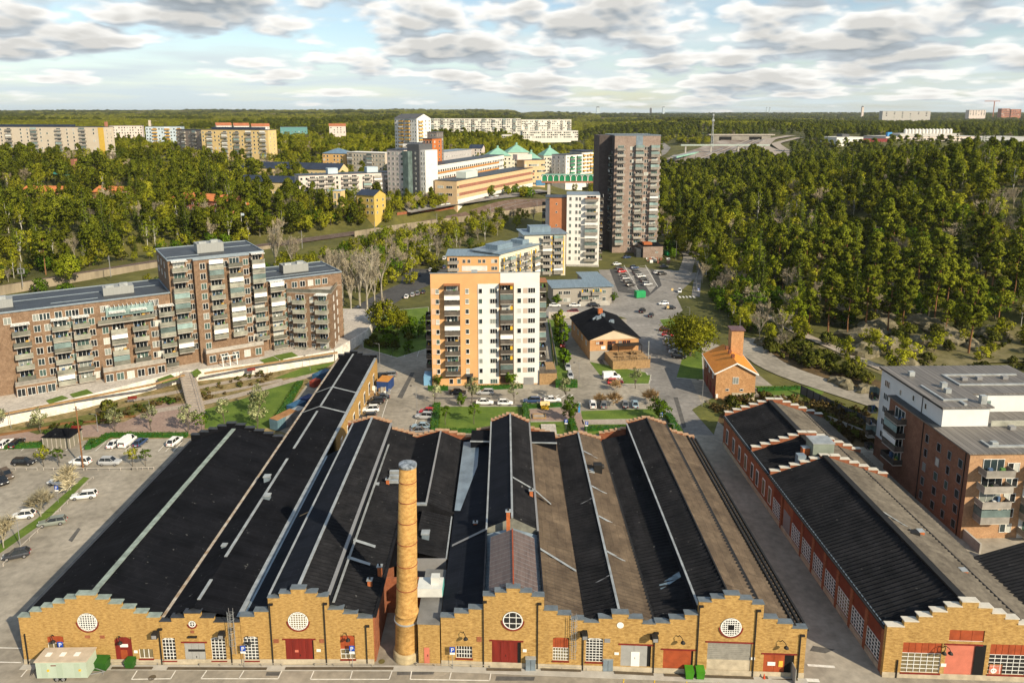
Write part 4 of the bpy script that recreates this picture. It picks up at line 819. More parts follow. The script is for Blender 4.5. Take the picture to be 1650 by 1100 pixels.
class Block:
    def __init__(s, label, o, ang, w, d, h, wall, roofm, name='apartment_block', cat='apartment block', group=None, edge=None, roof=True, z0=-1.0, over=.12):
        s.w, s.d, s.h = w, d, h; s.t = thing(name, label, cat, o, ang, group); s.q = {}; s.wall = wall
        s.vol('wall', 0, 0, z0, w, d, h, wall)
        if roof:
            s.vol('roof', -over, -over, h, w + over, d + over, h + .22, roofm)
            if edge:
                mb = MB(); a, b = -over - .04, .22
                mb.box(a, a, h + .1, w - a, a + b, h + .42).box(a, d - a - b, h + .1, w - a, d - a, h + .42).box(a, a + b + .002, h + .1, a + b, d - a - b - .002, h + .42).box(w - a - b, a + b + .002, h + .1, w - a, d - a - b - .002, h + .42); s.part('roof_edge', mb, edge)
    def part(s, name, mb, mats, parent=None): return put(name, mb.mesh(name, mats if isinstance(mats, list) else [mats]), parent or s.t)
    def vol(s, name, x0, y0, z0, x1, y1, z1, m): return s.part(name, MB().box(x0, y0, z0, x1, y1, z1), m)
    def loc(s, face, a, z, out=0.0):
        if face == 0: return Vector((a, -out, z)), 0.0
        if face == 1: return Vector((s.w + out, a, z)), math.pi / 2
        if face == 3: return Vector((-out, s.d - a, z)), -math.pi / 2
        return Vector((s.w - a, s.d + out, z)), math.pi
    def add(s, name, me, face, a, z, out=0.0): s.q.setdefault(name, []).append((me,) + s.loc(face, a, z, out))
    def grid(s, face, xs, zs, w, h, n=2, out=0.0, fm=None, skip=0.0, name='window', sill=False):
        for z in zs:
            for a in xs:
                if rnd.random() >= skip: s.add(name, win(w, h, n, fm, sill), face, a, z, out)
    def balconies(s, face, xs, zs, w, d=1.6, rail=RAILGL, out=0.0, glaz=.10, awn=.10, door=True, slabm=SLAB, furn=.97, topglass=False):
        sl, ra, gz, aw, pg = bal_meshes(w, d, rail, slabm)
        for a in xs:
            for i, z in enumerate(zs):
                n = len(s.q.get('balcony', []))
                if n >= 100: s.add('balcony', sl, face, a, z, out); s.add('railing', ra, face, a, z, out); continue
                L_, rz = s.loc(face, a, z, out); b = put('balcony', sl, s.t, L_, rz); s.q.setdefault('balcony', []).append(None)
                put('railing', ra, b)
                if rnd.random() < furn: f = put('furniture', rnd.choice(FURN), b); f.scale = (w * .95, d, 1)
                r = rnd.random()
                if r < glaz: put('glazing', gz, b)
                elif r < glaz + awn: put('blind', aw, b)
                if topglass and z == max(zs): put('glass_roof', pg, b)
                if door: s.add('balcony_door', win(w * .72, 2.0, 3), face, a, z + .08, out)
    def done(s):
        for name, L_ in s.q.items():
            L_ = [x for x in L_ if x]; room = 100 if name != 'balcony' else 0
            for me, p, rz in L_[:room]: put(name, me, s.t, p, rz)
            if len(L_) > room:
                mb = MB(); mats = []
                for me, p, rz in L_[room:]:
                    n = len(mb.v); c, q = math.cos(rz), math.sin(rz)
                    mb.v += [(v.co.x * c - v.co.y * q + p.x, v.co.x * q + v.co.y * c + p.y, v.co.z + p.z) for v in me.vertices]
                    ids = []
                    for m in me.materials:
                        if m not in mats: mats.append(m)
                        ids.append(mats.index(m))
                    for f in me.polygons: mb.f.append(tuple(n + i for i in f.vertices)); mb.m.append(ids[f.material_index])
                o = s.part(name, mb, mats); o['kind'] = 'stuff'
        s.q = {}; return s
def ang2(a, b): return math.atan2(b[1] - a[1], b[0] - a[0])
SLATE = mat('dark_zinc_roof', (.045, .052, .06), .5, .25, .3, metal=.2); PENT = mat('penthouse_sheet', (.26, .27, .26), .5, .1, 2, stretch=(6, 6, .1)); EDGE = mat('roof_edge_zinc', (.24, .29, .33), .4, .1, 1, metal=.2)
# --- brown brick flats on the left: west wing, tower, east wing
KA = R(33.3); KS = 1.0295; K0 = Vector((-86.7, 180.6, 1.1)); kd = Vector((math.cos(KA), math.sin(KA), 0)); kn = Vector((math.sin(KA), -math.cos(KA), 0))
def penthouse(b, x0, y0, x1, y1, z, h=1.9):
    p = b.vol('penthouse', x0, y0, z, x1, y1, z + h, PENT); b.part('penthouse_cap', MB().box(x0 + .6, y0 + .5, z + h, x0 + 2.4, y0 + 1.6, z + h + .5), METAL, p); b.part('penthouse_cap', MB().box(x1 - 3, y0 + .5, z + h, x1 - 1.2, y0 + 1.6, z + h + .7), METAL, p)
def seam(b, y, z, x0, x1): b.vol('roof_seam', x0, y, z, x1, y + .18, z + .12, EDGE)
KW = Block('long brown brick flats of seven storeys, the left wing', K0 - kd * 55 * KS, KA, 54.8, 17.5, 20.5, BROWNBRICK, SLATE, edge=EDGE, z0=-3)
zs = [18.0 - 2.62 * k for k in range(7)]; X = lambda px: 55 - (270 - px) / 270 * 34.5
KW.balconies(0, [X(26), X(85), X(117), X(176), X(212), X(259)], zs[1:], 3.4, 1.7, topglass=True)
KW.balconies(0, [6, 13], zs[1:], 3.4, 1.7)
KW.grid(0, [X(p) for p in (50, 66, 100, 134, 155, 236, 243)], zs, 1.25, 1.45, 2); KW.grid(0, [X(p) for p in (8, 60, 84, 110, 129, 158, 240)], zs[:1], 1.4, 1.45, 2); KW.grid(0, [2, 9, 17], zs, 1.25, 1.45, 2)
def pod(b, x0, x1, dep, h, nw, terrace=True):
    p = b.vol('garden_pod', x0, -dep, -3, x1, -.02, h, BROWNBRICK); b.part('pod_roof', MB().box(x0 - .05, -dep - .05, h, x1 + .05, -.03, h + .12), SLAB, p)
    b.part('pod_railing', MB().box(x0, -dep, h + .13, x1, -dep + .05, h + 1.0).box(x0, -dep + .051, h + .13, x0 + .05, -.1, h + 1.0).box(x1 - .05, -dep + .051, h + .13, x1, -.1, h + 1.0), RAILGR, p)
    for i in range(nw): x = x0 + (x1 - x0) * (i + .5) / nw; put('window', win(1.5, 1.7, 2), p, (x, -dep, h - 2.4))
pod(KW, X(143), X(248), 3.4, 4.3, 6); pod(KW, X(8), X(68), 3.0, 4.3, 4); pod(KW, 3, 13, 3, 4.3, 4)
u = KW.vol('upper_glasshouse', X(158), -.6, 16.8, X(238), -.05, 19.0, GLZ); 
for k in range(12): x = X(158) + (X(238) - X(158)) * k / 11; KW.part('glasshouse_rafter', MB().box(x - .06, -2.2, 19.3, x + .06, 0, 19.42), AWN, u)
KW.part('glasshouse_rail', MB().box(X(143), -1.9, 15.55, X(238), -1.84, 16.5), RAILGL, u); KW.part('glasshouse_slab', MB().box(X(143), -1.9, 15.3, X(238), -.02, 15.5), SLAB, u)
penthouse(KW, X(160), 5, X(212), 9, 20.7); penthouse(KW, X(-30), 5, X(18), 9, 20.7); seam(KW, 10.5, 20.72, 2, 54); seam(KW, 3.6, 20.72, 30, X(150)); KW.done(); KW.t.scale = (KS,) * 3
KT = Block('brown brick tower of ten storeys rising above the two wings', K0, KA, 23.0, 18.6, 28.5, BROWNBRICK, SLATE, edge=EDGE, z0=-3)
zt = [26.0 - 2.57 * k for k in range(10)]
KT.vol('front_bay', 5.6, -1.5, -3, 18.8, -.01, 28.35, BROWNBRICK); KT.vol('front_bay_roof', 5.5, -1.65, 28.36, 18.9, -.2, 28.6, SLATE); KT.vol('roof_edge', 5.46, -1.75, 28.4, 18.94, -1.55, 28.85, EDGE)
KT.balconies(0, [2.4], zt[:9], 3.5, 1.9, glaz=.4, awn=.3, topglass=True); KT.balconies(0, [10.6, 15.2], zt[:8], 3.4, 1.6, out=1.5); KT.balconies(0, [21.2], zt[:9], 3.2, 1.7, glaz=.2, awn=.25, topglass=True)
KT.grid(0, [7.6, 18.0], zt[:9], 1.25, 1.45, 2, out=1.5); KT.grid(0, [4.8], zt[:9], 1.1, 1.45, 2); KT.grid(0, [19.4], zt[:9], .8, 1.45, 1); KT.grid(3, [3, 8, 13], zt[:2], .5, 1.4, 1); KT.grid(0, [12.9], zt[:1], 1.3, 1.5, 2, out=1.5)
pod(KT, 6.4, 20.5, 4.2, 4.9, 5); pg = MB()
for x in (9.5, 11.2, 12.9): pg.box(x, -7.2, 1.6, x + .18, -7.02, 4.2).box(x, -7.2, 4.2, x + .18, -4.3, 4.38)
pg.box(9.3, -7.3, 4.39, 13.3, -7.0, 4.55); KT.part('pergola', pg, WHITE)
penthouse(KT, 8.0, 6, 14.5, 10.5, 28.7, 2.4); seam(KT, 11, 28.72, 14.6, 22.5); seam(KT, 4.0, 28.72, .3, 7.9); KT.done(); KT.t.scale = (KS,) * 3
KE = Block('brown brick east wing with a big roof terrace, right of the tower', K0 + kd * 23.2 * KS, KA, 20.6, 17.0, 20.5, BROWNBRICK, SLATE, edge=EDGE, z0=-3)
KE.balconies(0, [2.4], zs[:7], 3.6, 1.8, topglass=True); KE.grid(0, [4.9], zs, .9, 1.45, 1); KE.grid(0, [7.4, 9.6, 11.8, 13.8, 15.8], zs[:1], 1.4, 1.5, 2); KE.balconies(1, [5.5, 11.5], zs, 3.0, 1.6, glaz=.1); KE.grid(1, [2.6, 8.6, 14.5], zs, 1.0, 1.45, 1)
iv = lambda p: ((p - K0 - kd * 23.2 * KS).dot(kd) / KS, -(p - K0 - kd * 23.2 * KS).dot(kn) / KS)
PB = [iv(G(px, py, 18.7)) for px, py in ((461.6, 470.6), (533.7, 472.8), (551, 452))]; PB = [PB[0], PB[1], (20.4, 2.0), (20.4, -.02), (PB[0][0] + 1.0, -.02)]
fb = KE.part('front_bay', MB().prism(PB, -3, 17.0), BROWNBRICK); KE.part('terrace_slab', MB().prism(PB, 17.001, 17.12), SLAB, fb)
a0, a1 = Vector(PB[0]), Vector(PB[1]); fa = math.atan2((a1 - a0).y, (a1 - a0).x); fl = (a1 - a0).length
for e0, e1 in ((a0, a1), (a1, Vector(PB[2]))):
    d = (e1 - e0).normalized(); q = Vector((-d.y, d.x)) * .06; KE.part('terrace_rail', MB().prism([e0, e1, e1 + q, e0 + q], 17.13, 18.1), RAILGL, fb)
sl, ra, gz, aw, pgl = bal_meshes(3.2, 1.7, RAILGL, SLAB)
for i, z in enumerate([14.4 - 2.6 * k for k in range(6)]):
    for k, s_ in enumerate((.30, .80)):
        p = a0.lerp(a1, s_); b = put('balcony', sl, KE.t, (p.x, p.y, z), fa); put('railing', ra, b); f = put('furniture', rnd.choice(FURN), b); f.scale = (3, 1.6, 1); put('balcony_door', win(2.3, 2.0, 3), KE.t, (p.x, p.y, z + .08), fa)
        if k and i == 0: put('glass_roof', pgl, b)
    for s_ in (.06, .55): p = a0.lerp(a1, s_); put('window', win(.9, 1.5, 2), KE.t, (p.x, p.y, z), fa)
    for s_ in (.25, .7): p = a1.lerp(Vector(PB[2]), s_); d = Vector(PB[2]) - a1; put('window', win(.9, 1.4, 1), KE.t, (p.x, p.y, z), math.atan2(d.y, d.x))
penthouse(KE, 6.5, 6.5, 13.5, 10.5, 20.7, 2.2); seam(KE, 11, 20.72, .3, 20); seam(KE, 3.2, 20.72, .3, 20); KE.done(); KE.t.scale = (KS,) * 3
# --- nine storey block, orange and white render
ORANGE = mat('orange_render', (.60, .335, .145), .9, .06, .4); WREND = mat('white_render', (.66, .64, .60), .9, .05, .4); PINKP = mat('pinkish_panel', (.46, .36, .29), .9, .06, .4); YEL = mat('yellow_screen', (.62, .38, .02), .6, .1); TERRA = mat('terracotta_canopy', (.30, .13, .06), .8, .1)
a, b = G(697, 622), G(868, 618.5); NB = Block('nine storey block, left half orange and right half white render', a, ang2(a, b), 26.6, 14, 25.2, ORANGE, ZINC, roof=False)
NB.vol('front_parapet', 0, 0, 25.2, 26.6, .4, 28.9, ORANGE); NB.part('roof', MB().poly(((-.2, -.15, 29.05), (26.8, -.15, 29.05), (26.8, 14.2, 25.5), (-.2, 14.2, 25.5))).poly(((-.2, 14.2, 25.3), (26.8, 14.2, 25.3), (26.8, -.15, 28.85), (-.2, -.15, 28.85))).poly(((-.2, -.15, 28.85), (26.8, -.15, 28.85), (26.8, -.15, 29.05), (-.2, -.15, 29.05))).poly(((26.6, .4, 25.2), (26.6, 14, 25.2), (26.6, .4, 28.8))), EDGE)
P = lambda px: (px - 83) / (943 - 83) * 26.6
NB.vol('white_bay', P(455), -.12, .4, P(622), -.005, 26.1, WREND); NB.vol('white_bay', P(634), -.10, 26.1, 26.72, .5, 28.84, WREND); NB.vol('white_bay', P(742), -.14, .3, 26.74, -.006, 26.09, WREND); NB.vol('side_wall', 26.61, -.1, 0, 26.72, 14, 25.2, WREND)
zn = [3.3 + 2.56 * k for k in range(9)]
for z in zn: NB.vol('pink_panel', P(815), -.17, z - .1, P(850), -.145, z + 1.2, PINKP); NB.vol('pink_panel', P(88), -.05, z - .15, P(118), -.003, z + 1.35, mat('pale_orange_panel', (.58, .38, .25), .9, .05))
NB.grid(0, [P(136), P(371)], zn, .8, 1.1, 1, sill=True); NB.grid(0, [P(477)], zn + [.5], .85, 1.15, 1, out=.12); NB.grid(0, [P(581)], zn + [.5], 1.75, 1.15, 3, out=.12); NB.grid(0, [P(785)], zn, .95, 1.15, 1, out=.14); NB.grid(0, [P(884)], zn, 1.75, 1.2, 3, out=.14); NB.grid(0, [P(236), P(298)], [.6], .9, 1.2, 1)
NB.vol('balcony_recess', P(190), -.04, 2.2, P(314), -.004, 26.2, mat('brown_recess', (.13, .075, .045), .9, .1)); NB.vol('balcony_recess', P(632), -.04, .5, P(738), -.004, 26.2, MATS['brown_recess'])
NB.balconies(0, [P(252)], zn, 3.75, 1.5, RAILDK, glaz=.18, awn=.18); NB.balconies(0, [P(683)], [z + .1 for z in zn], 3.1, 1.4, RAILDK, glaz=.12, awn=.1)
for z in zn + [.6]: NB.vol('yellow_screen', P(712), -1.2, z + .2, P(730), -1.12, z + 2.0, YEL)
NB.vol('canopy', P(188), -1.7, 26.1, P(316), 0, 26.3, TERRA); NB.vol('canopy', P(630), -1.7, 26.1, P(740), 0, 26.3, TERRA)
NB.balconies(1, [3.0], zn, 4.2, 1.8, RAILDK, out=.1, glaz=.2, awn=.1); NB.vol('canopy', 26.7, .8, 26.1, 28.7, 5.2, 26.3, TERRA); NB.balconies(3, [8], zn[:6], 4, 1.6, RAILDK)
NB.vol('entrance_canopy', P(348), -1.6, 2.9, P(412), 0, 3.15, SLATE); NB.vol('entrance_door', P(362), -.12, 0, P(405), -.005, 2.8, DARKGAP); NB.vol('garage_gate', P(822), -.2, 0, P(905), -.142, 1.9, STEEL)
NB.vol('rooftop_unit', 10, .2, 28.9, 11.5, 1.2, 29.4, METAL); NB.vol('side_terrace', 26.8, -.6, 0, 31.2, 8, 3.0, WOOD); NB.vol('side_terrace_rail', 26.8, -.6, 3.0, 31.2, -.5, 4.0, RAILDK); NB.vol('bicycle_shelter', -2.2, .5, 0, -.2, 4.5, 2.4, mat('blue_shelter_roof', (.16, .33, .5), .4, .1)); NB.done()
# --- grey two storey house with a blue grey roof
GREYR = mat('grey_render', (.30, .275, .235), .9, .08, .4); BLUER = mat('blue_grey_roof_sheet', (.16, .22, .27), .5, .12, .5, stretch=(3, .2, 1), fine=2)
a, b = G(891, 491), G(984, 488); GB = Block('low grey two storey house with a blue grey metal roof', a, ang2(a, b), 21.4, 11, 6.2, GREYR, BLUER, over=.7, name='house', cat='house')
GB.vol('rear_wing', 14, 11.01, 0, 21.4, 24, 6.1, GREYR); GB.vol('rear_wing_roof', 13.4, 11.75, 6.1, 22, 24.6, 6.35, BLUER)
GB.grid(0, [2.6, 4.4, 5.6, 18.6], [1.0, 3.7], 1.2, 1.2, 2); GB.balconies(0, [11.6, 15.6], [.9, 3.5], 3.4, 1.3, RAILGR, glaz=0, awn=0); 
for x in (10.2, 14.2, 16.9): GB.vol('yellow_screen', x, -1.0, 3.7, x + .5, -.9, 5.4, YEL)
GB.vol('garden_wall', 9, -3, 0, 20, -2.8, 1.6, CONC); GB.done()
# --- stepped white and orange flats with blue grey roofs
CREAM = mat('cream_render', (.58, .54, .44), .9, .06)
a = G(722, 436, 0) ; ST = Block('orange ended low block with a blue grey roof, nearest of the stepped pair', (-25.0, 277, 0), R(1), 20, 13, 13.2, ORANGE, BLUER, over=.6)
ST.grid(0, [6.5, 8.4, 12.5, 14.2, 17.6, 18.8], [7.6, 10.4], 1.1, 1.3, 2); ST.vol('white_band', 5.6, -.1, 7.2, 15.4, -.02, 9.2, WREND); ST.balconies(0, [2.4], [2, 4.8, 7.6, 10.4], 4.2, 1.6, RAILGR); ST.done()
SC = Block('cream curved flats with yellow balcony screens behind the orange end', (-5.0, 277.6, 0), R(54), 34, 12, 13.8, CREAM, BLUER, over=.9)
zc = [1.2, 4.0, 6.8, 9.6]; SC.balconies(0, [2.8, 7.4, 13.5, 18, 24.5, 29.5], zc, 3.8, 1.6, RAILGR, glaz=.15); SC.grid(0, [5.1, 10.2, 16, 21.2, 27, 32], zc, 1.1, 1.35, 2)
for x in (1.2, 9.2, 12, 19.9, 23, 31): SC.vol('yellow_screen', x, -1.4, .9, x + .5, -1.3, 12.6, YEL)
SC.vol('roof_plant', 3, 3, 14, 13, 9, 16.4, BLUER); SC.vol('roof_plant', 20, 3, 14, 28, 9, 16.0, BLUER); SC.vol('upper_roof', -1.5, 2, 14.03, 34, 13.5, 14.4, ZINC); SC.done()
SU = Block('taller cream flats with a blue roof between curved and tall white blocks', (5.2, 299, 0), R(10), 17.5, 14, 17.8, CREAM, BLUER, over=.9)
SU.balconies(0, [9.4, 14.2], [1.2, 4, 6.8, 9.6, 12.4, 15], 4, 1.6, RAILGR); SU.grid(0, [6.6, 11.8], [4, 6.8, 9.6, 12.4, 15], 1.1, 1.35, 2); SU.vol('yellow_screen', 11.0, -1.4, .9, 11.5, -1.3, 16.8, YEL); SU.vol('yellow_screen', 16, -1.4, .9, 16.5, -1.3, 16.8, YEL); SU.vol('roof_plant', 3, 4, 18.02, 12, 10, 20.4, BLUER); SU.done()
# --- tall white block with an orange flank
WT = Block('white eight storey block with an orange left flank beside the tall tower', AT(912, 425, 320) * 1.0, R(-4), 14.5, 12, 1, WREND, SLATE, roof=False); 
zb_ = WT.t.location.z; WT.t.location.z = 0; WT.vol('wall', 0, 0, 0, 14.4, 12, 32.0, WREND); WT.vol('roof', -.1, -.1, 32, 14.5, 12.1, 32.3, ZINC)
WT.vol('orange_flank', -7.6, 2.0, 0, -.02, 12, 30.5, mat('brick_orange_render', (.40, .16, .07), .9, .06)); WT.vol('flank_roof', -9.5, 1.8, 30.5, -.02, 12.2, 30.8, SLATE); WT.vol('flank_wing', -9.4, 6, 0, -7.62, 12, 29, WREND)
zw = [3.0 + 2.95 * k for k in range(10)]; WT.grid(0, [1.6, 4.3, 5.8], zw, .95, 1.5, 2); WT.balconies(0, [10.8], zw, 5.6, 1.6, RAILGR, glaz=.3); WT.grid(0, [-4.5], [12, 17.9, 23.8, 27.4], .6, .7, 1, out=-2.0); WT.balconies(3, [3], zw[:9], 4, 1.5, RAILDK, out=9.5); WT.vol('canopy', 7.8, -1.7, 30.6, 13.8, 0, 30.8, TERRA); WT.balconies(1, [4], zw, 4, 1.5, RAILDK); WT.done()
# --- eighteen storey brown tower
o = G(986, 408.5); e = AT(1057, 408.5, 356); TW = Block('eighteen storey brown brick tower, tallest building in view', (o.x, o.y, 0), R(3), 21.9, 25, 56.6, mat('tower_brick', (.225, .165, .132), .9, col2=(.30, .23, .19), scale=.6, fine=2.5), SLATE, edge=EDGE)
zt = [50.0 - 3.03 * k for k in range(17)]; TW.vol('left_slice', -6.0, 8.0, 0, -.01, 24, 56.6, mat('shaded_tower_brick', (.075, .06, .055), .9, .2, .6)); TW.vol('metal_panel', 10.2, -.08, 51.6, 13.4, -.01, 56.6, ZINC)  # tower brick darkened for the left side, its shade painted into the colour
TW.vol('left_face', -.06, .1, 0, -.005, 25, 56.5, MATS['shaded_tower_brick']); TW.balconies(0, [3.0, 11.9, 19.3], zt[:16], 4.0, 1.6, RAILGR, glaz=.2, awn=.03); TW.grid(0, [7.9, 8.9, 14.9, 16.0], zt, .85, 1.5, 1); TW.balconies(1, [6, 13], zt[1:15], 4.4, 1.5, RAILGR); TW.balconies(3, [19], zt[1:14], 4, 1.4, RAILDK)
TW.vol('brick_rib', 9.6, -.5, 0, 9.9, -.01, 51, MATS['tower_brick']); TW.vol('brick_rib', 13.7, -.5, 0, 14.0, -.01, 51, MATS['tower_brick']); TW.done()
an = Block('low brown brick annex beside the foot of the tall tower', G(1036, 416), R(4), 9.5, 13, 5.6, MATS['tower_brick'], TAR, name='annex', cat='annex'); an.grid(0, [6.5], [2.4], 1.2, .7, 1); an.vol('roof_unit', 1, 3, 5.82, 5, 7, 6.8, CLAY); an.vol('entrance', -3, 1, 0, -.02, 6, 4.2, SLATE); an.done()
# --- brick and white flats on the right
AB_ = mat('flat_shaded_brick', (.155, .074, .046), .9, col2=(.215, .108, .067), scale=.8, fine=4); ABF = mat('flat_sunlit_brick', (.33, .19, .10), .9, col2=(.42, .255, .14), scale=.8, fine=4)  # same brick twice: the side's shade and the front's sunlight put into the colour
SEAMR = mat('grey_standing_seam', (.145, .132, .118), .5, .2, .4, stretch=(5, .15, 1), fine=1.6, felt=(.9, 60, .07, -1)); WPLA = mat('white_plaster', (.62, .63, .62), .9, .05)
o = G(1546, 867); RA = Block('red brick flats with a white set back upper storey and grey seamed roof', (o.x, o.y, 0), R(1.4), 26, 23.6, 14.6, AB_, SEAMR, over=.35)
RA.vol('sunlit_facing', .02, -.06, 0, 26, -.01, 14.55, ABF); za = [11.6 - 2.62 * k for k in range(5)]
RA.balconies(0, [3.9], za[:4], 4.6, 1.9, RAILGR, glaz=.12, awn=.0, out=.06); RA.grid(0, [6.7, 7.6], za, .95, 1.4, 1, out=.06); RA.vol('recess', 9.2, -.09, 0, 12.4, -.065, 14.5, WPLA); RA.balconies(0, [11.6, 17], za, 5, 1.9, RAILGR, out=.06); RA.grid(0, [20.5, 23], za, 1.2, 1.4, 2, out=.06)
for k, y in enumerate((1.3, 4.2, 7.1, 10.5)): RA.grid(3, [23 - y], [z - .3 for z in za], 1.0 if k % 2 == 0 else .85, 1.35, 1, fm=STEEL)
RA.vol('downpipe', -.12, .8, 0, -.02, .92, 14.5, BLACK); RA.vol('downpipe', -.12, 12.4, 0, -.02, 12.52, 14.5, BLACK); RA.vol('side_roof_strip', -.34, 9.4, 14.83, 1.18, 23.8, 14.9, SLATE)
RA.vol('white_storey', 1.2, 9.6, 14.85, 9.2, 23.6, 18.2, WPLA); RA.vol('white_wing', 9.21, 15.6, 14.85, 26, 23.6, 18.1, WPLA)
RA.vol('white_storey_roof', .8, 9.2, 18.2, 9.7, 23.59, 18.45, SEAMR); RA.vol('white_wing_roof', 9.71, 15.2, 18.2, 26.4, 23.59, 18.44, SEAMR); RA.vol('gutter', .7, 9.1, 18.1, .79, 29.7, 18.3, BLACK); RA.vol('downpipe', 1.08, 15.4, 14.9, 1.19, 15.5, 18.1, BLACK)
RA.vol('terrace_rail', 9.6, 9.4, 14.9, 26, 9.5, 15.9, RAILGL); RA.vol('glass_screen', 11, 15.3, 14.9, 13.4, 15.4, 17, GLZ)
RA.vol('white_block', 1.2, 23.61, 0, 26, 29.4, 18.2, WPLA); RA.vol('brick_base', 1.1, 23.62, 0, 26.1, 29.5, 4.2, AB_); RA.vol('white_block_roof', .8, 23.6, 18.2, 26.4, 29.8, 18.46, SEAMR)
RA.grid(3, [23 - 17.6, 23 - 13.8], [16], .6, 1.0, 1, out=-1.2); RA.d = 29.4; RA.grid(3, [2.4], [15.2, 12.6, 10, 7.4, 4.8], 1.7, 1.2, 3, out=-1.19); RA.grid(3, [7.0], [15.4], .7, 1.0, 1, out=-1.2); RA.balconies(3, [9.6], za[:4], 4.4, 1.7, RAILDK, glaz=.3, awn=.2); RA.balconies(2, [25.6], za, 1.4, 1.2, RAILDK, door=False)
for i, (x0, y0, x1, y1) in enumerate(((2.6, 12, 3.0, 19), (3.01, 12, 7, 12.4), (9.8, 19, 24, 19.4), (9.8, 24, 24, 24.4), (9.8, 19.41, 10.2, 23.9), (5, 10, 5.5, 11.6))): RA.vol('roof_rail', x0, y0, 18.47, x1, y1, 18.72, METAL)
for x, y, h in ((3.5, 24, .9), (12, 21.5, .6), (15, 21.8, .6), (20, 22, .6), (5.2, 15.5, .8), (8.2, 10.5, 1.5), (6, 18, 1.0), (12, 8, -2.6), (5, 2.2, -2.9)): RA.vol('roof_hatch', x, y, 18.4 if h > 0 else 14.82, x + 1.0, y + .8, 18.4 + h if h > 0 else 15.4, STEEL if x > 9 else METAL)
RA.vol('roof_rail', 4, 1.6, 14.83, 4.4, 3.8, 15.1, METAL); RA.vol('roof_rail', 4.41, 1.6, 14.83, 12, 2.0, 15.1, METAL); RA.vol('garden_wall', .4, -4.2, 0, .7, -.1, 1.7, CONC); RA.done()
# --- orange tiled house with a hose tower
TILE = mat('orange_roof_tiles', (.52, .17, .025), .8, col2=(.68, .26, .04), scale=.6, stretch=(1, 6, 1), fine=3); HB = mat('house_brick', (.38, .20, .085), .9, col2=(.48, .27, .125), scale=1, fine=4); HBD = mat('house_brick_dark_tone', (.17, .065, .035), .9, .2, 1, fine=4)
o = G(1152, 644); OH = thing('brick_house', 'brick house with an orange tiled roof and a square hose tower', 'house', (o.x, o.y, 0), R(-3)); w, d = 9.2, 13.5
hb = MB(); hb.poly(((0, 0, -1), (w, 0, -1), (w, 0, 6.9), (w / 2, 0, 9.3), (0, 0, 6.9)), 0).poly(((w, 0, -1), (w, d, -1), (w, d, 6.9), (w, 0, 6.9)), 0).poly(((0, d, -1), (0, 0, -1), (0, 0, 6.9), (0, d, 6.9)), 1).poly(((w, d, -1), (0, d, -1), (0, d, 6.9), (w / 2, d, 9.3), (w, d, 6.9)), 0)  # left wall takes the dark brick tone: its shade is in the colour
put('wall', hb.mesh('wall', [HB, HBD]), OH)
rf = MB()
for s in (-1, 1):
    xe = -.5 if s < 0 else w + .5; rf.poly(((xe, -.5, 6.75), (w / 2, -.5, 9.45), (w / 2, d + .5, 9.45), (xe, d + .5, 6.75))).poly(((xe, -.5, 6.55), (w / 2, -.5, 9.25), (w / 2, d + .5, 9.25), (xe, d + .5, 6.55)))
ro = put('roof', rf.mesh('roof', [TILE]), OH); vb = MB()
for s in (-1, 1):
    xe = -.5 if s < 0 else w + .5; vb.poly(((xe, -.55, 6.45), (w / 2, -.55, 9.15), (w / 2, -.55, 9.5), (xe, -.55, 6.8)))
vb.box(-.62, -.5, 6.5, -.5, d + .5, 6.72).box(w + .5, -.5, 6.5, w + .62, d + .5, 6.72); put('bargeboard', vb.mesh('bargeboard', [WHITE]), ro)
for y in (3.4, 6.6, 9.8): put('chimney', MB().box(w / 2 - .35, y, 8.9, w / 2 + .35, y + .7, 10.2).mesh('chimney', [HBD]), ro)
put('hose_tower', MB().box(w - 3.6, d - 3.4, -1, w - .6, d - .4, 14.2).mesh('hose_tower', [HB]), OH); put('tower_cap', MB().box(w - 3.9, d - 3.7, 14.2, w - .3, d - .1, 14.5).mesh('tower_cap', [mat('plum_cap', (.12, .07, .075), .7, .1)]), OH); put('aerial', MB().tube((w - 1.2, d - 1.5, 14.5), (w - 1.2, d - 1.5, 16.8), .05, .04).mesh('aerial', [STEEL]), OH)
put('window', win(1.3, 1.5, 2), OH, (w * .5, 0, 4.2)); put('window', win(.7, .45, 1), OH, (w * .3, 0, 2.4)); put('window', win(.7, .45, 1), OH, (w * .66, 0, 2.4)); put('stone_base', MB().box(w * .42, -.08, -1, w, -.01, 1.9).mesh('stone_base', [PLINTH]), OH); put('meter_box', MB().box(.1, -.3, .6, .6, -.02, 1.5).mesh('meter_box', [WHITE]), OH)
for y in (11.0, 7.2, 3.2): put('window', win(1.0, 1.6, 2), OH, (0, y, 4.4), -math.pi / 2)
for y in (9.5, 5.4, 1.6): put('door', MB().box(-.08, y - .8, -1, -.01, y + .8, 2.7).mesh('door', [REDWOOD]), OH)
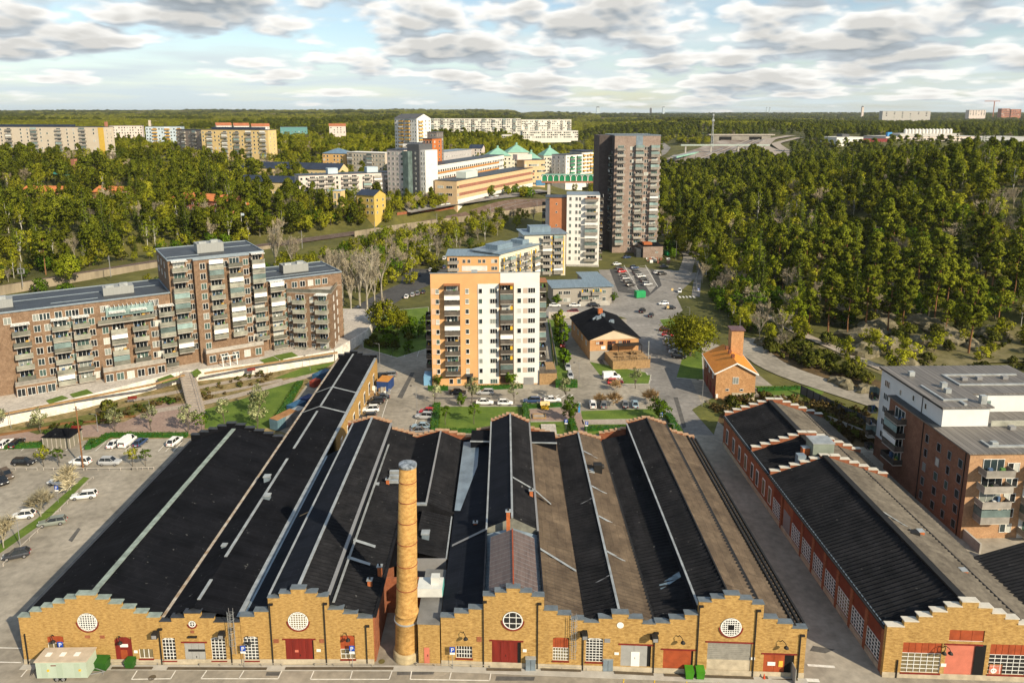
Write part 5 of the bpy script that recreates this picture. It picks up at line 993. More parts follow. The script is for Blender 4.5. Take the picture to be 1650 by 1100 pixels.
# --- black roofed brick building with a wooden terrace
o = G(950, 580); e = G(1033, 576); BH = thing('brick_house', 'brick house with black gabled roof and a wooden terrace in front', 'house', (o.x, o.y, 0), ang2(o, e)); w, d = 13.9, 23
put('wall', MB().poly(((0, 0, 0), (w, 0, 0), (w, 0, 5.9), (w / 2, 0, 8.4), (0, 0, 5.9)), 0).poly(((0, d, 0), (0, 0, 0), (0, 0, 5.9), (0, d, 5.9)), 0).poly(((w, 0, 0), (w, d, 0), (w, d, 5.9), (w, 0, 5.9)), 0).poly(((w, d, 0), (0, d, 0), (0, d, 5.9), (w / 2, d, 8.4), (w, d, 5.9)), 0).mesh('wall', [HB]), BH)
put('gable_facing', MB().poly(((0, -.06, 5.7), (w, -.06, 5.7), (w, -.06, 5.9), (w / 2, -.06, 8.4), (0, -.06, 5.9))).mesh('gable_facing', [mat('peach_boarding', (.55, .44, .31), .9, .06)]), BH)
rf = MB()
for s in (-1, 1):
    xe = -.6 if s < 0 else w + .6; rf.poly(((xe, -.5, 5.85), (w / 2, -.5, 8.65), (w / 2, d + .5, 8.65), (xe, d + .5, 5.85))).poly(((xe, -.5, 5.7), (w / 2, -.5, 8.5), (w / 2, d + .5, 8.5), (xe, d + .5, 5.7)))
ro = put('roof', rf.mesh('roof', [TAR]), BH); put('chimney', MB().box(w / 2 - .4, 16, 8, w / 2 + .9, 17.2, 10).mesh('chimney', [CLAY]), ro)
for x, y, z, s in ((5.6, 12.5, 8, .7), (7.4, 14, 8.3, .5), (8.6, 8.5, 7.9, .5)): put('roof_vent', MB().box(x - s, y - s, z - .5, x + s, y + s, z + .9).tube((x - s, y, z + .6), (x - s * 2.6, y - .5, z + .1), .3, .3).mesh('roof_vent', [ZINC]), ro)
put('rendered_base', MB().box(.05, -.1, 0, 5.5, -.01, 2.6).mesh('rendered_base', [GREYR]), BH)
for x in (2.2, 3.3, 5.6, 6.8, 8.6, 9.8, 11.0): put('window', win(.95, .8, 2, REDDOOR), BH, (x, 0, 4.4))
put('door', MB().box(5.0, -.1, 2.6, 6.3, -.01, 5.0).mesh('door', [DARKGAP]), BH); put('sign_board', MB().box(3.2, -.12, 3.0, 4.4, -.02, 3.9).mesh('sign_board', [WHITE]), BH)
for y in (4, 9, 14, 19): put('window', win(1.3, 1.3, 2), BH, (0, y, 3.2), -math.pi / 2); put('window', win(1.3, 1.3, 2), BH, (w, y, 3.2), math.pi / 2)
DK = put('terrace_deck', MB().box(4.2, -8.5, 0, w + .6, -.2, 2.3).mesh('terrace_deck', [WOOD]), BH); dr = MB()
for k in range(16): x = 4.2 + (w - 3.6) * k / 15; dr.box(x - .05, -8.5, 2.31, x + .05, -8.4, 3.2)
dr.box(4.2, -8.52, 3.2, w + .6, -8.38, 3.3); put('terrace_rail', dr.mesh('terrace_rail', [WOOD]), DK); [put('table', MB().box(x, y, 2.95, x + 2, y + .9, 3.02).box(x + .1, y - .5, 2.7, x + 1.9, y - .2, 2.76).box(x + .1, y + 1.1, 2.7, x + 1.9, y + 1.4, 2.76).box(x + .2, y - .4, 2.31, x + .3, y + 1.3, 2.949).box(x + 1.7, y - .4, 2.31, x + 1.8, y + 1.3, 2.949).mesh('table', [WOOD]), DK) for x, y in ((6, -6.5), (9.5, -6.8), (6.6, -3.8), (10.5, -3.6))]
put('parasol_roof', MB().box(7.2, -2.8, 4.5, w + .2, -.3, 4.62).box(7.3, -2.7, 2.31, 7.45, -2.55, 4.49).box(w, -2.7, 2.31, w + .15, -2.55, 4.49).mesh('parasol_roof', [BLACK]), DK); put('flue', MB().tube((w + .3, -7.6, 0), (w + .3, -7.6, 7.2), .16, .16, 8).mesh('flue', [METAL]), BH)
# ------------------------------------------------------------------ district beyond the railway and on the horizon
BEIGE = mat('beige_render', (.50, .435, .345), .9, .06, .2); YELR = mat('yellow_render', (.58, .43, .20), .9, .06, .2); PALEP = mat('pale_pink_render', (.58, .50, .45), .9, .06, .2); DGREY = mat('dark_grey_cladding', (.085, .088, .095), .8, .1, .2)
RUSTO = mat('rust_orange_cladding', (.42, .13, .035), .8, .1, .2); VERD = mat('verdigris_roof', (.20, .38, .30), .7, .15, .2); REDT = mat('red_roof_tiles', (.36, .13, .06), .85, .2, .3); REDR = mat('red_brown_render', (.33, .14, .09), .9, .1, .2); BLUEB = mat('pale_blue_panel', (.42, .50, .56), .8, .06, .2); OCH = mat('ochre_screen', (.50, .27, .03), .7, .1); NAVY = mat('navy_roof', (.025, .035, .06), .6, .2, .2); GREENG = mat('green_glazing', (.02, .20, .09), .3, .2, .3)
def FB(label, L, Rr, zt, h, d, wall, roofm, rows, nx, bal=(), side=0, ww=1.3, wh=1.4, wn=1, rail=RAILGR, cat='apartment block', name='apartment_block', edge=None, gable_h=0, skip=.12, zb=0.0, hip=False, z0=-14, fm=None):
    a = AT(L[0], 300, L[1]); b = AT(Rr[0], 300, Rr[1]); w = math.hypot(b.x - a.x, b.y - a.y)
    B_ = Block(label, (a.x, a.y, zt - h), math.atan2(b.y - a.y, b.x - a.x), w, d, h, wall, roofm, name=name, cat=cat, edge=edge, z0=z0, roof=gable_h == 0, over=.3)
    if gable_h:
        mb = MB(); o = .5
        if hip: mb.poly(((-o, -o, h), (w + o, -o, h), (w / 2 + .3, d / 2, h + gable_h), (w / 2 - .3, d / 2, h + gable_h))).poly(((w + o, -o, h), (w + o, d + o, h), (w / 2 + .3, d / 2, h + gable_h))).poly(((w + o, d + o, h), (-o, d + o, h), (w / 2 - .3, d / 2, h + gable_h), (w / 2 + .3, d / 2, h + gable_h))).poly(((-o, d + o, h), (-o, -o, h), (w / 2 - .3, d / 2, h + gable_h)))
        else: mb.poly(((-o, -o, h), (w + o, -o, h), (w + o, d / 2, h + gable_h), (-o, d / 2, h + gable_h))).poly(((w + o, d + o, h), (-o, d + o, h), (-o, d / 2, h + gable_h), (w + o, d / 2, h + gable_h))); B_.part('gable_wall', MB().poly(((w, 0, h), (w, d, h), (w, d / 2, h + gable_h - .2))).poly(((0, d, h), (0, 0, h), (0, d / 2, h + gable_h - .2))), wall)
        B_.part('roof', mb, roofm)
    p = (h - .8 - zb) / rows; zs = [zb + .9 + p * k for k in range(rows)][::-1]; bx = [w * t for t in bal]; bw = w / max(nx, 1)
    xs = [w * (k + .5) / nx for k in range(nx)]; xs = [x for x in xs if all(abs(x - q) > bw * .8 for q in bx)]
    if bx: B_.balconies(0, bx, zs, min(5.0, bw * 1.7), 1.4, rail, glaz=.3, awn=.15, door=False, furn=0); B_.grid(0, bx, zs, min(3.2, bw), 1.9, 3, name='balcony_door')
    B_.grid(0, xs, zs, ww, wh, wn, skip=skip, fm=fm)
    if side: B_.grid(1, [d * (k + .5) / side for k in range(side)], zs, ww * .8, wh, 1); B_.grid(3, [d * (k + .5) / side for k in range(side)], zs, ww * .8, wh, 1)
    return B_
def px_y(zt, py): return (H - zt) * F / (py - 183)           # distance at which a roof of height zt shows at that photo row
b = FB('long beige nine storey slab with a dark roof at the far left edge', (-95, 600), (176, 588), 56.5, 27, 13, BEIGE, NAVY, 9, 26, [.06, .19, .33, .45, .6, .74, .88]); b.vol('yellow_stair_end', b.w - 4.5, -.15, 0, b.w + .1, -.01, 26.5, mat('mustard_render', (.55, .36, .06), .9, .08)); b.vol('roof_chimney', b.w - 2, 5, 27, b.w - .4, 7, 31, REDR); b.grid(1, [4, 9], [4 + 2.8 * k for k in range(8)], .8, 1.2, 1); b.vol('roof_storey', 2, 3, 27.2, b.w - 30, 10, 28.8, NAVY); b.done()
FB('low grey white slab peeping out beside the long beige slab', (186, 800), (238, 810), 54, 12, 12, PALEP, NAVY, 4, 12).done()
b = FB('pale blue slab with orange balcony stacks beyond the left wood', (243, 720), (300, 726), 54.5, 26, 12, BLUEB, NAVY, 8, 12, [.25, .6, .93], rail=OCH); b.vol('roof_chimney', 2, 4, 26, 4, 6, 32, BEIGE); b.done()
FB('grey brown slab joined to the left end of the yellow slab', (292, 640), (331, 618), 53.5, 25, 12, mat('grey_brown_render', (.30, .24, .20), .9, .06), NAVY, 8, 9, [.3, .75]).done()
b = FB('yellow eight storey slab with white balconies beyond the left wood', (331, 612), (437, 596), 54, 26, 12, YELR, NAVY, 8, 17, [.13, .36, .54, .72, .93]); b.grid(1, [3, 8], [4 + 3 * k for k in range(7)], .8, 1.2, 1); b.vol('roof_plant', 8, 3, 26.2, b.w - 8, 9, 28, NAVY); b.done()
for i, (l, r, Y, lab) in enumerate(((356, 380, 900, 'first'), (384, 408, 915, 'second'), (412, 440, 900, 'third'))):
    FB('%s red tiled white house in the row behind the yellow slab' % ('leftmost', 'middle', 'rightmost')[i], (l, Y), (r, Y + 8), 52.5 - i * .5, 12, 13, WREND, REDT, 4, 6, gable_h=3.5, cat='house', name='apartment_house').done()
FB('teal and grey hall roofs in the far village behind the red tiled houses', (457, 1000), (500, 1010), 49, 8, 20, mat('teal_cladding', (.10, .24, .24), .7, .1), DGREY, 1, 8, cat='hall', name='industrial_hall').done(); FB('white house with brown roof far off above the left trees', (535, 900), (561, 905), 52, 9, 14, PALEP, REDT, 3, 5, gable_h=3, cat='house', name='apartment_house').done()
FB('long cream house with a black dormer roof, upper one', (390, 535), (548, 510), 28.5, 8, 12, mat('cream_yellow_render', (.60, .47, .24), .9, .05), NAVY, 2, 24, gable_h=4.2, cat='terraced house', name='terraced_house').done()
FB('second long cream house with a black dormer roof, lower one', (385, 470), (490, 455), 24.5, 8, 12, MATS['cream_yellow_render'], NAVY, 2, 17, gable_h=3.6, cat='terraced house', name='terraced_house').done()
FB('orange house under a blue hip roof left of the beige block', (522, 575), (560, 570), 36.5, 12, 14, mat('apricot_render', (.56, .34, .13), .9, .05), mat('steel_blue_roof', (.12, .19, .27), .6, .15), 4, 7, gable_h=4, hip=True).done()
FB('beige four storey block beside the orange blue roofed house', (561, 566), (622, 548), 38, 13, 12, BEIGE, WREND, 4, 12, [.1, .62]).done()
b = FB('long pale pink flats with glazed balconies, trees in front', (482, 432), (655, 462), 31.0, 17.5, 13, PALEP, SLATE, 6, 22, [.12, .2, .28, .42, .5, .62, .72, .82, .93], side=3); b.vol('roof_house', 18, 3, 17.7, 24, 9, 21, BLUEB); b.vol('roof_house', 42, 3, 17.7, 49, 9, 21, BLUEB); b.done()
b = FB('pink and dark grey eight storey tower in the middle distance', (625, 450), (652, 442), 45.5, 31.5, 16, PALEP, NAVY, 10, 4, ww=1.6, wh=1.5, wn=2, skip=0); b.vol('dark_slice', b.w + .01, 3, -6, b.w + 9.5, 15, 35, DGREY); b.vol('glazed_stack', b.w - .4, -.8, 0, b.w + 4, 2.9, 31, GLZ); b.vol('white_slice', b.w + 9.51, 4, -6, b.w + 13.5, 15, 31.5, WREND); b.grid(0, [b.w + 10.8, b.w + 12.6], [2 + 3 * k for k in range(10)], .9, 1.5, 1, out=-4.0); b.grid(0, [b.w + 6.5], [2 + 3 * k for k in range(10)], .8, 1.3, 1, out=-3.0); b.done()
b = FB('white gabled high rise with orange balconies, highest at centre', (639, 625), (674, 610), 63, 48, 17, WREND, DGREY, 16, 9, [.32, .6], rail=OCH, gable_h=3.8, side=4, skip=.1); b.balconies(1, [4], [4 + 2.9 * k for k in range(15)], 4.5, 1.4, OCH, door=False, furn=0); b.done()
FB('white stepped block below the gabled high rise', (651, 520), (682, 516), 46.5, 30, 12, WREND, NAVY, 9, 5, [.25]).done()
FB('rust orange block between the white stepped block and grey tower', (683, 512), (698, 508), 50, 34, 11, RUSTO, DGREY, 11, 3, ww=1.5, skip=.15, side=2).done(); FB('grey brown tower standing right of the rust orange block', (690, 528), (705, 526), 54, 38, 13, mat('taupe_cladding', (.155, .135, .125), .9, .08), DGREY, 12, 3, side=3).done()
FB('very long bright white slab on the wooded rise at centre', (690, 985), (839, 1000), 60.5, 27, 13, mat('bright_white_render', (.60, .575, .51), .9, .04), DGREY, 9, 52, [.06, .16, .27, .38, .49, .6, .71, .82, .93], ww=1.6, skip=.3, z0=-6, fm=DGREY).done()
FB('right continuation of the bright white slab with a stepped roof', (840, 1010), (919, 1040), 58.5, 25, 13, MATS['bright_white_render'], WREND, 8, 30, [.1, .3, .55, .8, .95], ww=1.6, skip=.3, z0=-6, fm=DGREY).done()
FB('low white row below the long white slab, among bright trees', (792, 860), (825, 865), 42.5, 12, 12, MATS['bright_white_render'], WREND, 4, 12, ww=1.6, skip=.2, z0=-3, fm=DGREY).done(); FB('second low white row further right among bright trees', (842, 900), (930, 915), 46, 9, 12, MATS['bright_white_render'], WREND, 3, 30, ww=1.6, skip=.2, z0=-3, fm=DGREY).done(); FB('dark blue roofed house half hidden among trees at centre', (757, 650), (777, 648), 37, 8, 12, PALEP, NAVY, 3, 5, gable_h=3, cat='house', name='apartment_house').done()
b = FB('long white office block with rows of orange sun screens', (686, 455), (812, 590), 34.5, 19, 14, WREND, SLATE, 4, 40, ww=2.0, wh=1.3, wn=2, cat='office block', name='office_block', skip=0, fm=DGREY)
for k in range(3): b.vol('sun_screen', 4, -.5, 4.2 + 4.6 * k, b.w - 12, -.32, 5.3 + 4.6 * k, mat('orange_sun_screen', (.50, .23, .06), .8, .15, 1.5, fine=2))
b.done(); FB('grey rear wing behind the long white office block', (693, 545), (760, 610), 38, 18, 14, mat('light_grey_render', (.40, .38, .37), .9, .06), ZINC, 4, 20, ww=.8, wh=.9, cat='office block', name='office_block').done()
b = FB('beige three storey office with brick red window bands beside the railway', (736, 436), (858, 545), 27.5, 14.5, 15, mat('sand_brick', (.56, .40, .23), .9, .07), SLATE, 3, 44, ww=1.7, wh=1.4, wn=2, cat='office block', name='office_block', skip=0, fm=DGREY)
b.vol('brick_band', 3, -.06, 5.4, b.w - 3, -.01, 7.2, REDR); b.vol('brick_band', 3, -.06, 9.9, b.w - 3, -.01, 11.8, REDR); b.vol('white_ground_floor', 1, -.1, -3, b.w, -.02, 3.4, WREND); b.vol('left_end', -.08, .1, 0, -.01, 15, 14.4, MATS['sand_brick']); b.grid(3, [4, 10], [5.6, 10], 4, 1.4, 3, out=.08); b.vol('roof_plant', 18, 3, 14.7, 34, 10, 18.5, mat('mint_plant_room', (.52, .58, .53), .8, .06)); b.done()
b = FB('taller sand coloured corner block at the far end of the beige office', (845, 545), (878, 552), 33, 19, 14, MATS['sand_brick'], SLATE, 4, 10, ww=1.6, wh=1.4, wn=2, cat='office block', name='office_block'); b.vol('brick_band', 1, -.06, 8, 8, -.01, 9.6, REDR); b.vol('blue_shop_front', b.w * .55, -.3, 0, b.w, -.01, 4, mat('blue_shop_front', (.06, .17, .30), .5, .2)); b.vol('roof_plant', -4, 4, 19.2, 8, 12, 23, PALEP); b.done()
for i, (l, r, Y, zt) in enumerate(((786, 824, 600, 33), (818, 853, 625, 34.5), (846, 875, 590, 30), (876, 904, 615, 32.5))):
    b = FB('%s verdigris pyramid roofed house behind the offices' % ('leftmost', 'second from left', 'third from left', 'rightmost')[i], (l, Y), (r, Y + 4), zt, 14, 17, CREAM, VERD, 4, 6, [.5], gable_h=6.5, hip=True, side=4); b.vol('roof_finial', b.w / 2 - .7, 7.8, 20.2, b.w / 2 + .7, 9.2, 22, VERD); b.done()
b = FB('white gabled flats with solar panels and green and orange balconies', (911, 560), (938, 575), 36, 18, 14, WREND, SLATE, 6, 4, [.35, .75], rail=GREENG, side=3, skip=0); b.vol('long_wing', b.w + .02, 1, -8, b.w + 14, 13, 20, WREND); b.vol('solar_roof', b.w - 2, -1, 20.02, b.w + 14.5, 13, 20.6, NAVY); b.balconies(0, [b.w + 3, b.w + 8, b.w + 12], [1.5 + 2.95 * k for k in range(6)], 3, 1.2, OCH, out=-1.0, door=False, furn=0); b.done()
t = thing('footbridge', 'white framed footbridge with green arched glazing over the railway', 'footbridge', AT(880, 292, 500)); w = AT(968, 292, 500).x - AT(880, 292, 500).x
put('deck', MB().box(-3, 0, -1.2, w + 3, 5, 0).mesh('deck', [REDR]), t); put('roof', MB().box(-3, -.3, 4.0, w + 3, 5.3, 4.5).mesh('roof', [VERD]), t); put('glazing', MB().box(-3, .3, 0, w + 3, .4, 4).mesh('glazing', [GREENG]), t)
for k in range(12): x = -3 + (w + 6) * k / 11; put('frame_post', MB().box(x - .3, -.1, 0, x + .3, .29, 4).box(x - .9, -.1, 3.3, x + .9, .2, 3.99).mesh('frame_post', [WREND]), t)
for x in (2, w - 2): put('pier', MB().box(x - 1, 1, -16, x + 1, 4, -1.2).mesh('pier', [CONC]), t)
# red tiled rows, yellow house, green clad school among the left pines
for i, (l, r, Yl, Yr, zt, hh) in enumerate(((-40, 26, 430, 425, 19.5, 8.5), (148, 198, 428, 420, 22.0, 9.5), (276, 372, 420, 395, 19.5, 9.5), (32, 120, 445, 437, 20.5, 8.5))):
    b = FB(('red tiled brick row at the far left edge among pines', 'red tiled brick house with white balconies among the left pines', 'long red tiled pink gabled house at the right of the left wood', 'red tiled row half hidden behind the pines')[i], (l, Yl), (r, Yr), zt, hh, 11, mat('salmon_brick', (.42, .17, .11), .9, .08), mat('bright_red_tiles', (.50, .17, .055), .85, .15, .4), 3, 8 + 5 * (i == 2), gable_h=3.2, side=2, cat='house', name='brick_row_house'); b.done()
FB('green clad school roof with skylights deep in the left wood', (130, 520), (178, 515), 29, 6, 18, mat('dark_green_cladding', (.03, .12, .07), .7, .1), NAVY, 1, 8, cat='school', name='school').done(); b = FB('teal walled boiler house with a tall brick stack in the left wood', (85, 505), (118, 500), 28.5, 6, 14, mat('teal_wall', (.06, .28, .24), .7, .1), NAVY, 1, 4, cat='boiler house', name='boiler_house'); b.vol('smoke_stack', b.w - 2, 2, 0, b.w + 1.2, 5, 14, REDR); b.done()
b = FB('yellow house with a dark roof in front of the pale pink flats', (574, 408), (602, 402), 22.5, 11, 10, mat('lemon_render', (.48, .35, .09), .9, .05), NAVY, 3, 4, gable_h=2.8, side=2, cat='house', name='yellow_house'); b.done(); FB('yellow garage row below the trees left of the yellow house', (487, 398), (520, 394), 12.6, 4, 7, MATS['lemon_render'], SLATE, 1, 5, cat='garage', name='garage_row').done()
b = FB('yellow and blue stair tower in front of the pale pink flats', (536, 405), (549, 404), 25, 14, 5, YELR, BLUEB, 3, 2, ww=1.3, wh=3, cat='stair tower', name='stair_tower'); b.done()
# industrial estate, motorway, rail tunnel, mast on the right
b = FB('white office pavilion at the left end of the industrial estate', (1342, 900), (1384, 910), 38.5, 9, 30, WREND, mat('white_flat_roof', (.62, .60, .55), .8, .06), 2, 10, ww=3, cat='office block', name='industrial_hall'); b.vol('roof_plant', 14, 8, 9.2, 24, 18, 12.5, DGREY); b.done()
FB('dark red walled low hall of the industrial estate', (1384, 930), (1425, 935), 36, 6.5, 30, mat('dark_red_cladding', (.20, .03, .03), .7, .1), DGREY, 1, 8, ww=3, cat='industrial hall', name='industrial_hall').done()
b = FB('long pale hall with a row of white silos on its roof', (1420, 960), (1572, 975), 37.5, 9, 50, PALEP, mat('pale_flat_roof', (.42, .41, .38), .8, .06), 2, 26, ww=4, cat='industrial hall', name='industrial_hall'); b.vol('blue_sign_tower', 6, 6, 9.2, 12, 10, 14.5, mat('bright_blue_sign', (.05, .25, .55), .5, .05)); b.vol('raised_roof', 26, 10, 9.21, 110, 40, 12.5, MATS['pale_flat_roof'])
for k in range(14): x = 36 + 4.9 * k; b.part('silo', MB().lathe((x, 14, 12.5), [(2.1, 0), (2.1, 5.2), (.3, 6.2)], 10), WREND)
b.done(); FB('grey flat roofed hall at the right end of the industrial estate', (1572, 965), (1650, 985), 36.5, 7, 40, mat('grey_cladding', (.36, .37, .38), .7, .08), MATS['pale_flat_roof'], 1, 12, ww=4, cat='industrial hall', name='industrial_hall').done()
FB('white petrol station roof beside the motorway slip road', (1262, 1250), (1284, 1260), 33, 6, 20, WREND, YELR, 1, 4, cat='petrol station', name='petrol_station').done()
t = thing('lattice_mast', 'tall pale lattice mast beside the rail yard', 'mast', AT(1147, 238, 950)); mb = MB()
for s in ((-1.3, -1.3), (1.3, -1.3), (1.3, 1.3), (-1.3, 1.3)): mb.tube((*s, 0), (s[0] * .25, s[1] * .25, 42), .3, .22, 4)
for k in range(12): z = 3.4 * k; f = 1.3 * (1 - .75 * z / 42); mb.tube((-f, -f, z), (f, -f, z + 3.4), .14, .14, 3).tube((f, f, z), (-f, f, z + 3.4), .14, .14, 3).tube((f, -f, z), (f, f, z + 3.4), .14, .14, 3)
put('lattice', mb.mesh('lattice', [METAL]), t); put('antenna', MB().box(-1.4, -1.4, 33, 1.4, 1.4, 36).box(-1, -1, 40, 1, 1, 42.5).mesh('antenna', [METAL]), t)
def flatband(name, pts, m, dz=.8): 
    P = [GT(*p) for p in pts]; o = MB().poly([(p.x, p.y, p.z + dz) for p in P]); o = o.build(name, m); o['kind'] = 'structure'
YARDM = mat('rail_yard', (.16, .115, .09), .95, col2=(.33, .29, .25), scale=.05, stretch=(1, .12, 1), fine=.25)
ribbon('rail_yard', [GT(1110, 262), GT(1150, 248), GT(1180, 236), GT(1200, 228)], 66, 1.6, YARDM, step=12)
for k, dx in enumerate((-27, -19, -11, -3, 5, 13, 21, 29)):
    P0 = [GT(1110, 262), GT(1150, 248), GT(1180, 236), GT(1200, 228)]; ribbon('rail_line', [(p.x + dx, p.y) for p in P0], 2.0, 1.9, STEEL if k % 2 else mat('pale_ballast', (.38, .34, .29), .9, .1), step=12)
ribbon('motorway', [GT(1300, 272), GT(1258, 250), GT(1228, 238), GT(1240, 226), GT(1275, 220)], 16, 1.4, PATHM, step=10); ribbon('motorway', [GT(1310, 265), GT(1262, 243), GT(1248, 233), GT(1290, 223)], 11, 1.5, PATHM, step=10); ribbon('slip_road', [GT(1040, 262), GT(1066, 250), GT(1074, 240), GT(1060, 230)], 12, 1.5, ROADG, step=8); ribbon('verge_strip', [GT(1130, 216), GT(1180, 214), GT(1270, 213)], 26, 1.0, mat('bright_verge', (.12, .17, .03), .9, .2, .05), step=10)
flatband('forecourt', [(1060, 268), (1100, 264), (1128, 252), (1086, 250)], PATHM)
t = thing('tunnel_portal', 'pale concrete rail tunnel portal at the end of the rail yard', 'tunnel portal', GT(1195, 227)); put('portal_wall', MB().box(-42, 0, -4, 42, 8, 8).mesh('portal_wall', [mat('weathered_concrete', (.26, .24, .21), .9, .2, .1)]), t); put('deck_parapet', MB().box(-48, -1, 8, 48, 9, 9.4).mesh('deck_parapet', [STONE]), t)
for x in (-24, 20): put('tunnel_mouth', MB().box(x - 9, -.3, -3, x + 9, -.05, 6).mesh('tunnel_mouth', [DARKGAP]), t)
t = thing('rail_bridge', 'slim pale green footbridge crossing the rail yard', 'footbridge', GT(1165, 247) + Vector((0, 0, 9))); put('deck', MB().box(-52, -2, 0, 56, 2, 1.6).mesh('deck', [mat('pale_green_steel', (.36, .42, .38), .6, .1)]), t)
for x in (-46, -15, 18, 50): put('pier', MB().box(x - .8, -.8, -12, x + .8, .8, 0).mesh('pier', [CONC]), t)
t = thing('bus_canopy', 'long green edged platform canopy left of the rail yard', 'canopy', GT(1100, 260) + Vector((0, 0, 6))); put('roof', MB().poly(((-20, -24, 0), (-13, -26, 0), (44, 90, 0), (36, 92, 0))).poly(((-20, -24, .6), (36, 92, .6), (44, 90, .6), (-13, -26, .6))).mesh('roof', [mat('canopy_roof', (.26, .28, .28), .5, .1)]), t); put('edge', MB().poly(((-13, -26, -.8), (44, 90, -.8), (44, 90, 1), (-13, -26, 1))).mesh('edge', [VERD]), t)
# horizon: distant towers and slabs, faint hills
for i, (px, py, w, zb, Y, lab, m) in enumerate(((964, 172, 26, 40, 5600, 'single glassy tower block on the horizon right of centre', BLUEB), (1049, 174, 16, 40, 6800, 'slim dark tower on the horizon, left one of a pair', DGREY), (1070, 172, 22, 40, 6800, 'stepped grey tower on the horizon, right one of a pair', BLUEB), (1391, 171, 11, 40, 4200, 'white pillar like tower on the right horizon', PALEP), (1236, 173, 12, 40, 8000, 'left one of two faint twin towers on the right horizon', BLUEB), (1241, 173, 12, 40, 8000, 'right one of two faint twin towers on the right horizon', BLUEB))):
    p = AT(px, py, Y); g = hill(p.x, p.y); t = thing('tower_block', lab, 'tower block', (p.x, p.y, g)); put('shaft', MB().box(-w / 2, 0, -20, w / 2, w, p.z - g - 6).mesh('shaft', [m]), t); put('roof_storey', MB().box(-w * .36, 2, p.z - g - 6, w * .36, w - 2, p.z - g).mesh('roof_storey', [DGREY]), t)
for l, r, Y, zt, h, m, lab in ((1411, 1487, 2900, 76, 26, mat('dull_white_render', (.40, .385, .36), .9, .06), 'long white slab standing on the right horizon'), (1548, 1574, 3400, 82, 24, PALEP, 'pale pinkish slab on the horizon near the right edge'), (1599, 1612, 3600, 90, 34, REDR, 'red brown block on the right horizon under the crane'), (1614, 1630, 3650, 87, 30, REDR, 'second red brown block on the right horizon'), (404, 424, 5200, 70, 26, WREND, 'faint white cluster on the left horizon')):
    FB(lab, (l, Y), (r, Y + 5), zt, h, 25, m, DGREY, 4, 6, ww=6, wh=3).done()
t = thing('tower_crane', 'thin tower crane above the red brown blocks on the horizon', 'crane', AT(1601, 178, 3600)); put('mast', MB().box(-1.5, -1.5, -30, 1.5, 1.5, 44).mesh('mast', [REDR]), t); put('jib', MB().box(-48, -1.2, 42, 26, 1.2, 45).mesh('jib', [REDR]), t)
HILLM = mat('hazy_blue_hill', (.10, .15, .15), .95, .15, .002)
for px, w, hh, Y in ((305, 520, 62, 9000), (120, 2600, 30, 9500), (420, 900, 30, 11000), (1090, 900, 40, 12500), (1200, 1500, 36, 13000), (850, 2500, 22, 13500), (1500, 2600, 44, 13500)):
    p = AT(px, 183, Y); g = hill(p.x, p.y); mb = MB(); n = 28
    for j in range(7):
        for i in range(n): a = 2 * math.pi * i / n; r = 1 - j / 6.5; q = Vector((math.cos(a) * w * r, math.sin(a) * w * .5 * r)); mb.v.append((p.x + q.x, p.y + q.y, g - 25 + (67 - g + hh * .6 + 25) * (1 - r ** 2) * (1 + .12 * noise.noise((q.x / w * 4, q.y / w * 4, px)))))
    for j in range(6):
        for i in range(n): k = (i + 1) % n; mb.f.append((j * n + i, j * n + k, j * n + n + k, j * n + n + i)); mb.m.append(0)
    mb.f.append(tuple(6 * n + i for i in range(n))); mb.m.append(0); structure(mb.build('hill', HILLM, smooth=True))
# ------------------------------------------------------------------ trees
BARKP = mat('pine_bark', (.15, .075, .035), .95, col2=(.26, .125, .055), scale=1); BARKB = mat('birch_bark', (.42, .40, .36), .9, col2=(.62, .60, .55), scale=1.2); BARKD = mat('grey_bark', (.10, .085, .065), .95, .3, 1); TWIG = mat('bare_twigs', (.30, .25, .165), .95, .25, .5, rand=.25, island=.3)
def leafm(n, c, c2, rnd_=.3, isl=.4, tr=.33): return mat(n, c, .8, col2=c2, scale=.12, rand=rnd_, island=isl, trans=tr, spec=.02)
LP = leafm('pine_needles', (.098, .124, .011), (.185, .202, .017)); LS = leafm('spruce_needles', (.062, .092, .010), (.115, .145, .016)); LL = leafm('spring_leaves', (.16, .21, .012), (.28, .31, .022)); LY = leafm('yellow_green_leaves', (.23, .25, .014), (.36, .35, .03)); LW = leafm('pale_blossom', (.30, .32, .14), (.48, .50, .28), tr=.3); LB = leafm('white_blossom', (.42, .36, .22), (.60, .54, .38), tr=.3); LG = leafm('fresh_green_leaves', (.08, .15, .010), (.15, .24, .016)); LK = leafm('brown_buds', (.20, .13, .06), (.30, .20, .10), tr=.2)
def leafq(mb, r, c, s, up=.35, out=None):
    """one leaf spray; its shading follows the outside of the crown it sits on"""
    n = Vector((r.gauss(0, 1), r.gauss(0, 1), r.gauss(up, 1))).normalized(); a = n.orthogonal().normalized() * s * r.uniform(.6, 1.2); b = n.cross(a).normalized() * s * r.uniform(.5, .95)
    k = r.random() * 6.28; a, b = a * math.cos(k) + b * math.sin(k), b * math.cos(k) - a * math.sin(k)
    i = len(mb.v); Q = [c - a, c + b * .8, c + a, c - b]
    if out is not None:
        nn = (out.normalized() + Vector((r.gauss(0, .22), r.gauss(0, .22), r.gauss(.12, .2)))).normalized()
        if (Q[1] - Q[0]).cross(Q[2] - Q[0]).dot(nn) < 0: Q.reverse()
        mb.nv += [tuple(nn)] * 4
    mb.v += [tuple(q) for q in Q]; mb.f.append((i, i + 1, i + 2, i + 3)); mb.m.append(0)
